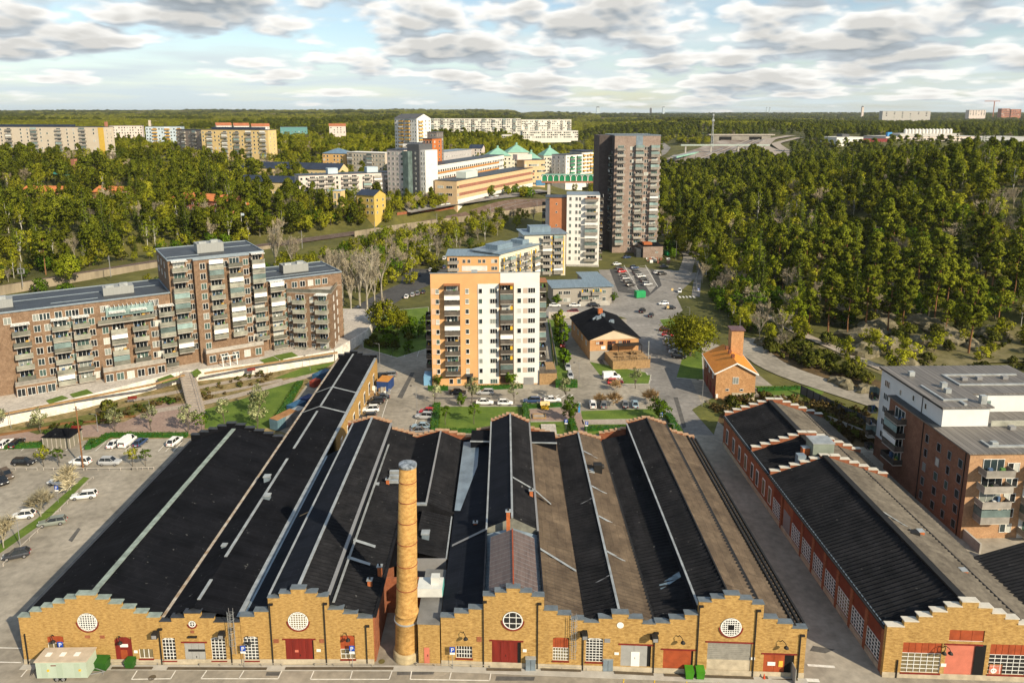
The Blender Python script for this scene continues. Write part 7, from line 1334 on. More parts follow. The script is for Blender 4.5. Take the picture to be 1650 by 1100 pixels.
for c in ((605, 650, -20, 1, 'suv', 'black', 'black suv between the white suv and the skip, nearer', g2), (614, 643, -20, 1, 'saloon', 'dark', 'dark saloon behind the black suv beside the scrap pile', g2), (597, 663, -20, 1, 'suv', 'white', 'white suv parked against the long narrow hall', g2), (592, 675, -20, 1, 'suv', 'dark', 'dark car nearest the stepped gables beside the long hall', g2), (626, 607, -20, 1, 'estate', 'grey', 'grey pickup like car behind the blue skip', g2), (612, 609, -20, 1, 'estate', 'black', 'dark car left of the grey one behind the skip', g2), (688, 666, -20, -1, 'hatchback', 'red', 'red hatchback at the lawn corner behind the silver car', g2), (684, 674, -20, -1, 'suv', 'silver', 'silver car in front of the red hatchback', g2), (677, 697, 20, -1, 'saloon', 'grey', 'grey blue saloon by the hedge behind the tall stepped hall', g2), (679, 690, -20, -1, 'saloon', 'lightblue', 'blue grey saloon just behind the grey one by the hedge', g2)): car(*c)
g3 = 'cars along the street in front of the tall orange and white block'
for c in ((738, 635, 20, 0, 'saloon', 'black', 'black saloon at the kerb below the orange facade', g3), (782, 635, -20, 0, 'estate', 'silver', 'silver estate right of the black saloon at the kerb', g3), (781, 651, 20, 0, 'saloon', 'white', 'white saloon beside the lawn, left of two whites', g3), (814, 652, 20, 0, 'hatchback', 'white', 'white hatchback beside the lawn, right of two whites', g3), (857, 648, -20, 0, 'estate', 'blue', 'dark blue estate by the play yard hedge', g3), (890, 647, 20, 0, 'saloon', 'white', 'white saloon right of the dark blue estate', g3), (955, 655, -2, -14, 'suv', 'white', 'white suv, leftmost of the four nose in cars', g3), (972, 655, -2, -14, 'suv', 'grey', 'dark grey suv, second of the four nose in cars', g3), (1007, 654, -3, -14, 'saloon', 'grey', 'grey saloon, third of the four nose in cars', g3), (1023, 654, -3, -14, 'saloon', 'lightblue', 'pale blue saloon, rightmost of the four nose in cars', g3), (973, 706, -3, -14, 'hatchback', 'black', 'black hatchback behind the gables of the low hall', g3), (985, 610, 20, -1, 'van', 'white', 'white van parked beside the red car below the deck', g3), (991, 618, 20, -1, 'estate', 'red', 'bright red car in front of the white van', g3)): car(*c)
g4 = 'cars along the fence beside the black roofed brick house'
for i, (px, py, k, col, lab) in enumerate(((902, 541, 'estate', 'dark', 'dark car at the far end of the fence row'), (904, 549, 'saloon', 'black', 'black car second from the far end of the fence row'), (906, 558, 'suv', 'red', 'red car in the middle of the fence row'), (911, 582, 'suv', 'blue', 'dark blue suv in the fence row below the red one'), (915, 594, 'estate', 'silver', 'silver estate second from the near end of the fence row'), (919, 608, 'estate', 'silver', 'silver estate at the near end of the fence row'))): car(px, py, 3, 14, k, col, lab, g4)
g5 = 'cars in the bays beside the big yellow green tree'
for px, py, k, col, lab in ((1073, 534, 'estate', 'maroon', 'dark red estate at the top of the street bays'), (1076, 542, 'hatchback', 'red', 'bright red hatchback below the dark red estate'), (1078, 548, 'hatchback', 'silver', 'silver hatchback third in the street bays'), (1080, 556, 'suv', 'white', 'white suv fourth in the street bays'), (1086, 564, 'estate', 'grey', 'grey estate fifth in the street bays'), (1089, 570, 'saloon', 'white', 'white saloon sixth in the street bays'), (1094, 577, 'suv', 'black', 'black suv at the near end of the street bays')): car(px, py, 20, 2, k, col, lab, g5)
g6 = 'cars driving and standing at the junction'
for c in ((1035, 503, 8, -6, 'suv', 'black', 'black suv turning at the junction, left one', g6), (1049, 510, 8, -9, 'hatchback', 'dark', 'dark hatchback behind the black suv at the junction', g6), (1069, 491, -20, 1, 'hatchback', 'white', 'white hatchback crossing the junction above the black saloon', g6), (1079, 498, -20, 0, 'saloon', 'black', 'black saloon crossing the junction', g6), (1095, 471, 0, 12, 'hatchback', 'white', 'white car driving down the curved street before the zebra crossing', g6), (894, 494, 20, 0, 'saloon', 'white', 'white saloon left of the doorway of the grey house', g6), (926, 494, 20, 0, 'saloon', 'white', 'white saloon in front of the garden wall of the grey house', g6), (958, 494, 20, 0, 'suv', 'black', 'black suv at the right end of the grey house', g6), (922, 504, -20, 0, 'estate', 'maroon', 'dark red estate on the near kerb opposite the grey house', g6)): car(*c)
g7 = 'cars in the fenced car park below the brown tower'
for px, py, k, col, lab in ((994, 427, 'saloon', 'white', 'white saloon at the top of the left parking lane'), (1002, 439, 'suv', 'red', 'red suv in the left parking lane'), (1006, 446, 'hatchback', 'black', 'black hatchback below the red suv in the left lane'), (1012, 455, 'estate', 'dark', 'dark estate lowest in the left parking lane'), (1026, 440, 'estate', 'dark', 'dark estate at the top of the middle parking lane'), (1033, 447, 'saloon', 'white', 'white saloon in the middle parking lane'), (1039, 455, 'hatchback', 'black', 'black hatchback lowest in the middle parking lane'), (1060, 441, 'saloon', 'white', 'white saloon by the bare plot'), (1067, 443, 'suv', 'black', 'black suv by the bare plot'), (1010, 416, 'saloon', 'blue', 'blue saloon outside the foot of the brown tower')): car(px, py, 20, -2, k, col, lab, g7)
for px, py, k, col in ((998, 433, 'saloon', 'dark'), (1008, 450, 'hatchback', 'silver'), (1016, 461, 'suv', 'black'), (1022, 433, 'suv', 'blue'), (1029, 443, 'estate', 'grey'), (1037, 451, 'saloon', 'dark'), (1043, 460, 'suv', 'silver'), (1070, 431, 'saloon', 'grey')): car(px, py, 20, -2, k, col, 'one of the closely parked cars filling the fenced car park lanes', g7)
g8 = 'cars in the rear car park by the bare poplars'
for px, py, k, col, lab in ((680, 426, 'estate', 'black', 'black estate at the left of the far parked row'), (688, 424, 'suv', 'dark', 'dark suv second in the far parked row'), (696, 422, 'saloon', 'black', 'black saloon third in the far parked row'), (705, 420, 'estate', 'dark', 'dark estate fourth in the far parked row'), (716, 418, 'suv', 'white', 'white suv at the right of the far parked row'), (716, 432, 'hatchback', 'blue', 'blue hatchback beside the orange flats'), (694, 437, 'hatchback', 'white', 'white hatchback alone in the middle of the rear car park'), (675, 444, 'estate', 'blue', 'dark blue estate lower in the rear car park'), (655, 480, 'saloon', 'white', 'white saloon at the left of the row behind the tall block'), (665, 477, 'estate', 'silver', 'silver estate second in the row behind the tall block'), (673, 475, 'suv', 'grey', 'grey suv third in the row behind the tall block'), (682, 472, 'saloon', 'dark', 'dark saloon nearest the tall block in its row'), (578, 499, 'estate', 'dark', 'dark estate on the side street by the brown flats')): car(px, py, 5, -9, k, col, lab, g8)
g9 = 'cars before the beige office beyond the railway'
for px, py, col, k in ((695, 328, 'silver', 'suv'), (712, 331, 'white', 'estate'), (722, 330, 'white', 'hatchback'), (784, 320, 'dark', 'saloon'), (792, 319, 'silver', 'saloon'), (800, 317, 'white', 'estate'), (808, 315, 'dark', 'suv'), (816, 314, 'grey', 'saloon')): car(px, py, 14, -2, k, col, 'small parked car in front of the beige office beyond the railway', g9)
# --- things standing about in front of the halls
t = thing('box_trailer', 'pale green two axle box trailer parked before the left hall', 'trailer', G(110, 1087), R(1)); PG = mat('pale_green_panel', (.38, .45, .36), .6, .06)
put('body', MB().box(-3.0, -1.1, .55, 3.0, 1.1, 2.75).mesh('body', [PG]), t); ro = put('roof', MB().box(-3.1, -1.2, 2.75, 3.1, 1.2, 2.87).mesh('roof', [mat('trailer_roof', (.45, .38, .29), .8, .12, 1)]), t)
for x in (-2, -.3, 1.4): put('roof_light', MB().box(x - .3, -.3, 2.88, x + .3, .3, 2.93).mesh('roof_light', [WHITE]), ro)
for x in (-2, -.2, 1.9): put('door', MB().box(x - .35, -1.14, .7, x + .35, -1.101, 2.5).mesh('door', [mat('pale_green_door', (.34, .41, .32), .6, .05)]), t)
for x in (-1.55, 2.2): put('lamp', MB().box(x - .12, -1.19, 1.5, x + .12, -1.12, 1.75).mesh('lamp', [YEL]), t)
put('red_lettering', MB().box(-1.2, -1.12, 2.2, -.4, -1.102, 2.32).mesh('red_lettering', [REDWOOD]), t)
for x in (-.7, .05):
    for y in (-1.0, 1.0): put('wheel', CARM['suv']['wheel'], t, (x, y, .32))
put('drawbar', MB().tube((3, -.5, .5), (4.5, 0, .45), .05, .05, 5).tube((3, .5, .5), (4.5, 0, .45), .05, .05, 5).tube((4.2, 0, 0), (4.2, 0, .6), .05, .05, 5).mesh('drawbar', [STEEL]), t); put('flap', MB().poly(((-3.0, -.9, 2.2), (-3.9, -.9, .6), (-3.9, .9, .6), (-3.0, .9, 2.2))).mesh('flap', [DGREY]), t)
BING = mat('green_bin_plastic', (.045, .20, .01), .5, .15, 1); BIND = mat('dark_green_bin', (.02, .09, .01), .5, .15, 1)
def wbin(px, py, s, m, label, sx=1.0):
    t = thing('wheeled_bin', label, 'bin', G(px, py, .03), R(-3)); b = MB(); w, d, h = .55 * s * sx, .45 * s, 1.0 * s
    b.poly(((-w * .85, -d * .8, .12), (-w * .85, d * .8, .12), (w * .85, d * .8, .12), (w * .85, -d * .8, .12))).poly(((-w * .85, -d * .8, .12), (w * .85, -d * .8, .12), (w, -d, h), (-w, -d, h))).poly(((w * .85, -d * .8, .12), (w * .85, d * .8, .12), (w, d, h), (w, -d, h))).poly(((w * .85, d * .8, .12), (-w * .85, d * .8, .12), (-w, d, h), (w, d, h))).poly(((-w * .85, d * .8, .12), (-w * .85, -d * .8, .12), (-w, -d, h), (-w, d, h)))
    put('body', b.mesh('body', [m]), t); put('lid', MB().poly(((-w * 1.06, -d * 1.08, h), (w * 1.06, -d * 1.08, h), (w, d * 1.02, h * 1.16), (-w, d * 1.02, h * 1.16))).box(-w * 1.06, -d * 1.1, h - .06, w * 1.06, -d * 1.02, h + .02).mesh('lid', [m]), t)
    for x in (-w * .7, w * .7): put('wheel', MB().tube((x, -.04 + d * .6, .1), (x, .04 + d * .6, .1), .1, .1, 8).mesh('wheel', [TYRE]), t)
wbin(1110, 1091, 1.15, BING, 'bright green wheeled bin before the red gate, left of the pair', .8); wbin(1127.5, 1091, 1.15, BING, 'bright green wheeled bin before the red gate, right of the pair', .8); wbin(164, 1077, 1.3, BIND, 'dark green large bin right of the trailer', 1.3); wbin(211, 1074, 1.0, BIND, 'slim dark green bin beside the arched red door')
def cabinet(px, py, label): t = thing('utility_cabinet', label, 'cabinet', G(px, py, .05)); put('body', MB().box(-.6, -.3, 0, .6, .3, 1.6).mesh('body', [ZINC]), t); put('top', MB().box(-.65, -.35, 1.6, .65, .35, 1.68).mesh('top', [METAL]), t); put('door_seam', MB().box(-.015, -.32, .1, .015, -.301, 1.5).mesh('door_seam', [BLACK]), t)
cabinet(855, 1077.5, 'grey blue utility cabinet right of the central red gate'); cabinet(979, 1078, 'grey blue utility cabinet left of the grey door')
SIGNB = mat('blue_sign', (.01, .06, .36), .5, .05)
def psign(px, py, h, label, group='blue parking signs on posts', z=.03, s=1.0):
    p = G(px, py, z); t = thing('parking_sign', label, 'sign', p, 0, group); put('post', MB().tube((0, 0, 0), (0, 0, h), .035, .035, 6).mesh('post', [STEEL]), t); b = put('sign_plate', MB().box(-.32 * s, -.06, h - .75 * s, .32 * s, -.03, h).mesh('sign_plate', [SIGNB]), t)
    q = h - .40 * s; w = .07 * s; put('letter', MB().box(-.15 * s, -.075, q - .28 * s, -.15 * s + w, -.061, q + .26 * s).box(-.08 * s, -.075, q + .19 * s, .13 * s, -.061, q + .26 * s).box(-.08 * s, -.075, q - .03 * s, .13 * s, -.061, q + .04 * s).box(.10 * s, -.075, q + .041 * s, .17 * s, -.061, q + .189 * s).mesh('letter', [WHITE]), b); put('text_plate', MB().box(-.32 * s, -.06, h - 1.05 * s, .32 * s, -.03, h - .80 * s).mesh('text_plate', [WHITE]), b)
psign(394, 1075, 3.1, 'blue parking sign with white P before the lattice window right of the ladder'); psign(568.5, 1075, 3.1, 'blue parking sign with white P before the half boarded window near the chimney'); psign(729.5, 1077, 3.1, 'blue parking sign with white P right of the low brick block'); psign(102, 1072, 3.4, 'blue parking sign with white P just behind the trailer'); psign(94, 809, 3.2, 'blue parking sign on the grass verge of the left car park'); psign(1065, 682, 2.6, 'small blue sign at the lawn corner by the dense green tree'); psign(945, 697, 2.6, 'small blue sign at the hedge behind the low hall'); psign(912, 692, 2.4, 'small blue sign beneath the green tree of the play yard'); psign(1125, 476, 2.8, 'blue sign beside the zebra crossing footway')
def ladder(px, label):
    x = FPx(px, 1030)[0]; p = HP(x, -.25, 1.6); t = thing('wall_ladder', label, 'ladder', p); mb = MB(); k = MB()
    for s in (-.25, .25): mb.tube((s, 0, 0), (s, 0, 6.4), .03, .03, 4)
    for i in range(20): mb.tube((-.25, 0, .3 * i + .2), (.25, 0, .3 * i + .2), .02, .02, 4)
    for i in range(6):
        z = 1.6 + .85 * i; P = [(.40 * math.cos(a), -.05 - .62 * math.sin(a), z) for a in (0, .6, 1.2, 1.94, 2.54, 3.14)]
        for a, b in zip(P, P[1:]): k.tube(a, b, .02, .02, 4)
    for a in (.5, 1.2, 1.94, 2.6): k.tube((.4 * math.cos(a), -.05 - .62 * math.sin(a), 1.6), (.4 * math.cos(a), -.05 - .62 * math.sin(a), 6.2), .018, .018, 4)
    put('rails', mb.mesh('rails', [STEEL]), t); put('safety_cage', k.mesh('safety_cage', [METAL]), t)
ladder(377, 'caged steel ladder on the wall between the two narrow lattice windows'); ladder(924, 'caged steel ladder right of the half boarded window of the central hall')
def flood(px, py, label): x, z = FPx(px, py); t = thing('flood_lamp', label, 'lamp', HP(x, -.1, z)); put('bracket', MB().box(-.06, -.9, -.05, .06, 0, .05).box(-.5, -.7, -.35, .1, -.1, .1).mesh('bracket', [BLACK]), t); put('lamp_head', MB().box(-.35, -1.2, -.3, .35, -.6, .35).mesh('lamp_head', [BLACK]), t); put('lens', MB().box(-.28, -1.23, -.24, .28, -1.201, .2).mesh('lens', [STEEL]), t)
flood(256, 1014, 'black flood lamp where the first two halls meet'); flood(362, 1014, 'black flood lamp left of the caged ladder'); flood(941, 1015, 'black flood lamp beside the right caged ladder'); flood(1053, 1019, 'black flood lamp between the grey door and plain red gate')
RAILM = mat('worn_grey_rail', (.30, .27, .22), .8, .2, 1)
for a, b, lab in (((322, 1073.5), (455, 1073.5), 'low guard rail below the lattice windows of the narrow hall'), ((508, 1073), (600, 1074), 'low guard rail below the half boarded window near the chimney'), ((672, 1073), (790, 1076), 'low guard rail before the low brick block and lattice window'), ((866, 1077), (945, 1080), 'low guard rail between the two right utility cabinets'), ((180, 1072), (255, 1072), 'low guard rail beside the arched red door')):
    A0, B0 = G(*a), G(*b); t = thing('guard_rail', lab, 'guard rail', A0); d = B0 - A0; mb = MB().tube((0, 0, .42), (d.x, d.y, .42), .05, .05, 5); n = max(2, int(d.length / 2.2)); put('bar', mb.mesh('bar', [RAILM]), t)
    for k in range(n + 1): put('post', MB().box(d.x * k / n - .04, d.y * k / n - .04, 0, d.x * k / n + .04, d.y * k / n + .04, .42).mesh('post', [RAILM]), t)
KRB = mat('dark_kerb', (.09, .07, .045), .9, .2, 1)
for a, b in (((180, 1077), (246, 1077)), ((270, 1077.5), (430, 1078)), ((460, 1077.5), (634, 1077.5)), ((784, 1079), (840, 1080)), ((872, 1079), (936, 1081)), ((990, 1084), (1053, 1087)), ((1070, 1088), (1214, 1093)), ((1232, 1092), (1285, 1095))):
    A0, B0 = G(*a), G(*b); d = (B0 - A0).normalized(); q = Vector((-d.y, d.x, 0)) * .2; structure(MB().prism([(A0 + q)[:2], (B0 + q)[:2], (B0 - q)[:2], (A0 - q)[:2]], 0, .16).build('kerb', KRB))
t = thing('manhole_cover', 'round rusty manhole cover on the front car bays', 'manhole cover', G(245, 1091, .03)); put('plate', MB().lathe((0, 0, 0), [(.45, -.02), (.45, .02)], 16).mesh('plate', [KRB]), t); t = thing('manhole_cover', 'olive manhole cover in the alley beside the chimney', 'manhole cover', G(615, 1065, .03)); put('plate', MB().lathe((0, 0, 0), [(.4, -.02), (.4, .02)], 16).mesh('plate', [mat('olive_iron', (.12, .10, .03), .8, .2, 2)]), t)
t = thing('scrap_pile', 'planks and a dark step before the red door at the corner', 'planks', G(1258, 1091, .05)); put('plank', MB().box(-1.6, -.3, 0, 1.2, .1, .12).box(-1.2, .15, 0, -.4, .5, .35).box(-.3, .12, 0, .5, .5, .3).mesh('plank', [CONC]), t); put('mat', MB().box(.55, -.2, .0, 1.6, .6, .05).mesh('mat', [mat('green_mat', (.22, .32, .2), .9, .1)]), t)
t = thing('traffic_cone', 'small red cone like marker left of the corner red door', 'cone', G(1231, 1093, .03)); put('cone', MB().lathe((0, 0, 0), [(.18, 0), (.03, .7)], 10).mesh('cone', [mat('cone_red', (.5, .06, .02), .6, .1)]), t); put('base', MB().box(-.22, -.22, 0, .22, .22, .05).mesh('base', [BLACK]), t)
# --- car park kiosk, pole, lamps, rails
t = thing('kiosk', 'small panelled kiosk with a black hipped roof in the left car park', 'kiosk', G(92, 722, 0), R(-2)); KB = mat('olive_panel', (.20, .185, .14), .8, .08); put('wall', MB().box(-2.8, 0, 0, 2.8, 4, 2.4).mesh('wall', [KB]), t); fr = MB()
for k in range(7): x = -2.8 + 5.6 * k / 6; fr.box(x - .06, -.05, 0, x + .06, -.002, 2.4)
for k in range(4): y = 4 * k / 3; fr.box(2.802, y - .06, 0, 2.85, y + .06, 2.4)
put('frame', fr.mesh('frame', [STONE]), t); put('roof', MB().poly(((-3.1, -.3, 2.4), (3.1, -.3, 2.4), (1.2, 2, 3.5), (-1.2, 2, 3.5))).poly(((3.1, -.3, 2.4), (3.1, 4.3, 2.4), (1.2, 2, 3.5))).poly(((3.1, 4.3, 2.4), (-3.1, 4.3, 2.4), (-1.2, 2, 3.5), (1.2, 2, 3.5))).poly(((-3.1, 4.3, 2.4), (-3.1, -.3, 2.4), (-1.2, 2, 3.5))).mesh('roof', [TAR]), t)
t = thing('timber_pole', 'tall timber utility pole standing beside the white car', 'pole', G(134, 753)); put('pole', MB().tube((0, 0, 0), (0, 0, 12.5), .16, .11, 8).mesh('pole', [BARKP]), t); put('crossarm', MB().box(-.6, -.06, 11.9, .6, .06, 12.05).mesh('crossarm', [STEEL]), t)
def lamp(px, py, h, label, arm=1.2, double=False, z=0.0):
    t = thing('street_lamp', label, 'street lamp', GT(px, py) + Vector((0, 0, .02)), 0, 'street lamps'); put('pole', MB().tube((0, 0, 0), (0, 0, h), .07, .045, 6).mesh('pole', [STEEL]), t)
    if arm: put('arm', MB().tube((0, 0, h), (-arm, 0, h + .15), .04, .03, 5).mesh('arm', [STEEL]), t)
    put('lamp_head', MB().box(-arm - .35, -.13, h + .06, -arm + .15 if arm else .35, .13, h + .22).mesh('lamp_head', [BLACK]), t)
for px, py, h, lab in ((672, 662, 6, 'street lamp at the corner of the lawn by the red hatchback'), (1131, 655, 6.5, 'curved street lamp before the orange roofed house'), (1085, 712, 4, 'short lamp at the hedge end behind the right hall'), (933, 615, 5, 'street lamp beside the grey end car of the fence row'), (1089, 420, 9, 'street lamp on the inside of the curved street'), (1124, 414, 9, 'street lamp on the outside of the curved street'), (1098, 386, 9, 'street lamp at the far bend of the street'), (33, 880, 4.5, 'low lamp on the grass verge near the dark hatchback'), (119, 762, 3.5, 'short post lamp by the low rail near the blossom tree'), (1110, 530, 7, 'street lamp beside the street bays under the big tree'), (612, 588, 6, 'street lamp on the dark asphalt by the shaded lawn'), (500, 597, 4, 'park lamp on the park lawn below the retaining wall'), (18, 690, 4, 'park lamp at the left end of the promenade'), (158, 696, 4, 'park lamp beside the promenade in the middle'), (242, 668, 3.5, 'park lamp at the foot of the park stairs'), (1189, 455, 8, 'street lamp at the forest edge above the bend'), (830, 345, 9, 'trackside mast lamp before the beige office, left one'), (950, 340, 9, 'trackside mast lamp before the footbridge')): lamp(px, py, h, lab)
for k, px in enumerate((40, 160, 340, 520, 610, 700, 780, 850)):
    i = k; p = RAIL[0].lerp(RAIL[-1], .16 + .105 * k); a = min(RAIL, key=lambda q: abs(q.x - p.x)); p = Vector((p.x + 3.4, p.y - 4.8 - .4 * k, 4)); t = thing('catenary_mast', 'steel catenary mast beside the railway tracks', 'catenary mast', p, R(36), 'catenary masts along the railway'); put('mast', MB().tube((0, 0, 0), (0, 0, 8.5), .16, .12, 5).mesh('mast', [STEEL]), t); put('cantilever', MB().tube((0, 0, 7.6), (0, 4.6, 7.2), .07, .05, 4).tube((0, 0, 6.4), (0, 4.4, 7.1), .05, .05, 4).mesh('cantilever', [STEEL]), t)
t = thing('signal_gantry', 'lattice signal mast behind the left end of the brown flats', 'signal mast', G(37, 462, 4)); put('mast', MB().tube((0, 0, 0), (0, 0, 9), .15, .12, 5).mesh('mast', [STEEL]), t); put('platform', MB().box(-1.1, -.4, 5, 1.1, .4, 5.1).box(-1.1, -.4, 6.8, 1.1, .4, 6.9).box(-1.1, -.4, 5.1, -1.0, .4, 7).box(1.0, -.4, 5.1, 1.1, .4, 7).mesh('platform', [STEEL]), t)
for k, (a, b) in enumerate((((-10, 757), (60, 757)), ((70, 757), (135, 758)), ((140, 758), (212, 757)), ((212, 757), (248, 756)))):
    A0, B0 = G(*a), G(*b); t = thing('low_fence', ('leftmost', 'second from left', 'third from left', 'rightmost')[k] + ' stretch of low rail along the car park row', 'low fence', A0); d = B0 - A0; put('bar', MB().tube((0, 0, .5), (d.x, d.y, .5), .05, .05, 5).mesh('bar', [STONE]), t)
    for j in range(5): put('post', MB().box(d.x * j / 4 - .05, d.y * j / 4 - .05, 0, d.x * j / 4 + .05, d.y * j / 4 + .05, .5).mesh('post', [STONE]), t)
A0, B0 = G(0, 912), G(146, 771); t = thing('low_fence', 'long low rail along the grass verge between the parking rows', 'low fence', A0); d = B0 - A0; put('bar', MB().tube((.5, 0, .5), (d.x + .5, d.y, .5), .05, .05, 5).mesh('bar', [STONE]), t)
for j in range(13): put('post', MB().box(.5 + d.x * j / 12 - .05, d.y * j / 12 - .05, 0, .5 + d.x * j / 12 + .05, d.y * j / 12 + .05, .5).mesh('post', [STONE]), t)
# --- hedges and shrubs
HEDM = leafm('hedge_leaves', (.04, .09, .010), (.08, .14, .018), .15, .4, .2); SHRM = leafm('heath_leaves', (.08, .055, .02), (.15, .11, .04), .3, .4, .1); OLV = leafm('olive_shrub_leaves', (.07, .085, .012), (.14, .14, .025), .3, .4, .2)
def hedge(a, b, w, h, label, m=None, cat='hedge', name='hedge'):
    A0, B0 = G(*a, .04), G(*b, .04); d = B0 - A0; r = random.Random(int(a[0] * 7 + a[1])); t = thing(name, label, cat, A0); n = Vector((-d.y, d.x, 0)).normalized(); mb = MB(); L_ = d.length
    q = n * w * .36; c = [(-q)[:2], (d - q)[:2], (d + q)[:2], q[:2]]; put('stems', MB().prism(c, 0, h * .82).mesh('stems', [BIND]), t)
    for _ in range(int(L_ * (w + h) * 26)): s = r.random(); o = r.uniform(-.5, .5) * w; z = h * (r.random() ** .5) * r.uniform(.85, 1.08); leafq(mb, r, d * s + n * o + Vector((0, 0, z)), .17)
    put('foliage', mb.mesh('foliage', [m or HEDM]), t)
for a, b, w, h, lab in (((0, 722), (72, 719), 1.6, .9, 'clipped hedge along the far bays, left of the kiosk'), ((150, 712), (142, 724), 1.6, 1.0, 'short hedge beside the kiosk'), ((148, 721), (176, 703), 1.6, 1.0, 'slanting hedge left of the white saloon'), ((176, 703), (302, 703), 1.4, .9, 'long clipped hedge behind the white van'), ((465, 650), (484, 618), 1.8, 1.0, 'hedge strip along the right side of the park lawn'), ((448, 675), (465, 650), 1.8, .9, 'lower hedge strip beside the containers'), ((704, 655), (700, 697), 2.0, 1.3, 'hedge at the left end of the lawn'), ((702, 696), (862, 696), 1.4, .8, 'long hedge along the near side of the lawn'), ((846, 655), (849, 684), 1.6, 1.2, 'hedge left of the play yard'), ((850, 657), (905, 654), 1.2, 1.0, 'hedge along the street side of the play yard'), ((920, 680), (926, 700), 1.6, 1.2, 'hedge right of the play yard'), ((942, 693), (1040, 691), 1.4, .9, 'hedge in front of the lawn behind the low hall'), ((1076, 672), (1096, 705), 1.8, 1.3, 'hedge at the street corner behind the right hall'), ((895, 622), (930, 622), 3.2, 1.6, 'dense round hedge by the garage of the tall block'), ((690, 628), (722, 628), 1.4, 1.1, 'hedge under the orange facade, left piece'), ((760, 627), (806, 626), 1.4, 1.0, 'hedge under the white facade, middle piece'), ((806, 626), (842, 624), 1.4, .9, 'hedge under the white facade, right piece'), ((1220, 630), (1288, 627), 1.0, 1.0, 'bright hedge above the heath bank')): hedge(a, b, w, h, lab)
SHR = [leafy(200 + k, 1.5, 1.0, .05, 12, 30, .17, [OLV, HEDM, SHRM, OLV][k], rz=.7) for k in range(4)]; BUSH = [leafy(210 + k, 3.6 + k, 2.0 + .3 * k, .06, 26, 34, .26, [OLV, LG, LY][k]) for k in range(3)]
def shrubs(region, n, kinds, label, group, smin=.6, smax=1.2, z=None, name='shrub'):
    xs = [p[0] for p in region]; ys = [p[1] for p in region]; k = 0
    while k < n:
        x, y = rnd.uniform(min(xs), max(xs)), rnd.uniform(min(ys), max(ys))
        if not inpoly(x, y, region): continue
        k += 1; tree('shrub', (x, y, hill(x, y) if z is None else z), label, group, rnd.uniform(smin, smax), rnd.choice(kinds), name=name, cat='shrub')
Q = lambda *P: [G(*p) for p in P]
shrubs(Q((1140, 655), (1236, 638), (1400, 668), (1410, 716), (1370, 716), (1300, 668), (1225, 650), (1165, 680)), 120, [SHR[2], SHR[2], SHR[0]], 'low brown heathy shrub on the bank behind the right hall', 'heathy shrubs on the bank', .8, 1.5, name='heather_shrub')
shrubs(Q((60, 697), (200, 660), (290, 640), (285, 650), (200, 678), (80, 702)), 46, [SHR[0], SHR[1], SHR[2]], 'low shrub in the planted bed below the retaining wall', 'shrubs in the park beds', .5, .9)
shrubs(Q((300, 634), (420, 600), (450, 600), (430, 618), (330, 645)), 34, [SHR[0], SHR[2]], 'low dry shrub between the curving park paths', 'dry shrubs between the park paths', .4, .8)
shrubs(Q((1230, 566), (1300, 592), (1400, 624), (1420, 616), (1340, 585), (1280, 556), (1240, 545)), 70, [SHR[0], SHR[0], BUSH[0]], 'olive shrub on the slope between hill road and forest track', 'olive shrubs above the hill road', .6, 1.2, name='wild_shrub')
shrubs([(88, 182), (88, 206), (125, 216), (190, 216), (190, 182)], 120, [BUSH[0], BUSH[2], SHR[0], SHR[0]], 'olive bush among the rocks at the foot of the wooded hill', 'bushes at the foot of the wooded hill', .6, 1.2, name='wild_shrub')
shrubs([(p.x, p.y) for p in (GT(1138, 440), GT(1165, 440), GT(1225, 520), GT(1240, 545), GT(1195, 535), GT(1150, 490))], 70, [BUSH[0], BUSH[1], SHR[0]], 'leafy bush between the curved street and the forest track', 'bushes beside the curved street', .5, 1.1, name='bush')
shrubs([(74, 440), (74, 240), (90, 212), (120, 202), (250, 215), (180, 300), (100, 440)], 100, [BUSH[0], BUSH[1]], 'leafy bush under the trees of the wooded hill', 'undergrowth bushes of the wooded hill', .9, 1.9, name='bush')
shrubs([(p.x - 6, p.y + 9) for p in RAIL[1:7]] + [(p.x - 22, p.y + 30) for p in RAIL[1:7]][::-1], 110, [BUSH[0], BUSH[1], BUSH[2]], 'leafy bush on the slope above the railway', 'bushes on the railway slope', .8, 1.5, name='bush')
shrubs(Q((584, 540), (690, 520), (690, 560), (640, 576), (590, 560)), 26, [BUSH[0], BUSH[1]], 'dark bush on the shaded lawn beside the tall block', 'bushes on the shaded lawn', .5, .9)
shrubs([(-110, 236), (-60, 250), (-30, 300), (0, 340), (-20, 350), (-60, 300), (-120, 262)], 60, [BUSH[0], BUSH[2]], 'bush in the strip between flats and railway', 'bushes between flats and railway', .7, 1.3)
shrubs([(-205, 270), (-120, 250), (-86, 246), (-95, 306), (-150, 290)], 34, [BUSH[0], BUSH[2], BUSH[1]], 'bush between the brown flats and the noise wall', 'bushes behind the brown flats', .7, 1.3, name='garden_bush')
tree('shrub', G(175, 664, 1), 'round olive bush against the white retaining wall', None, .9, BUSH[0], name='shrub', cat='shrub')
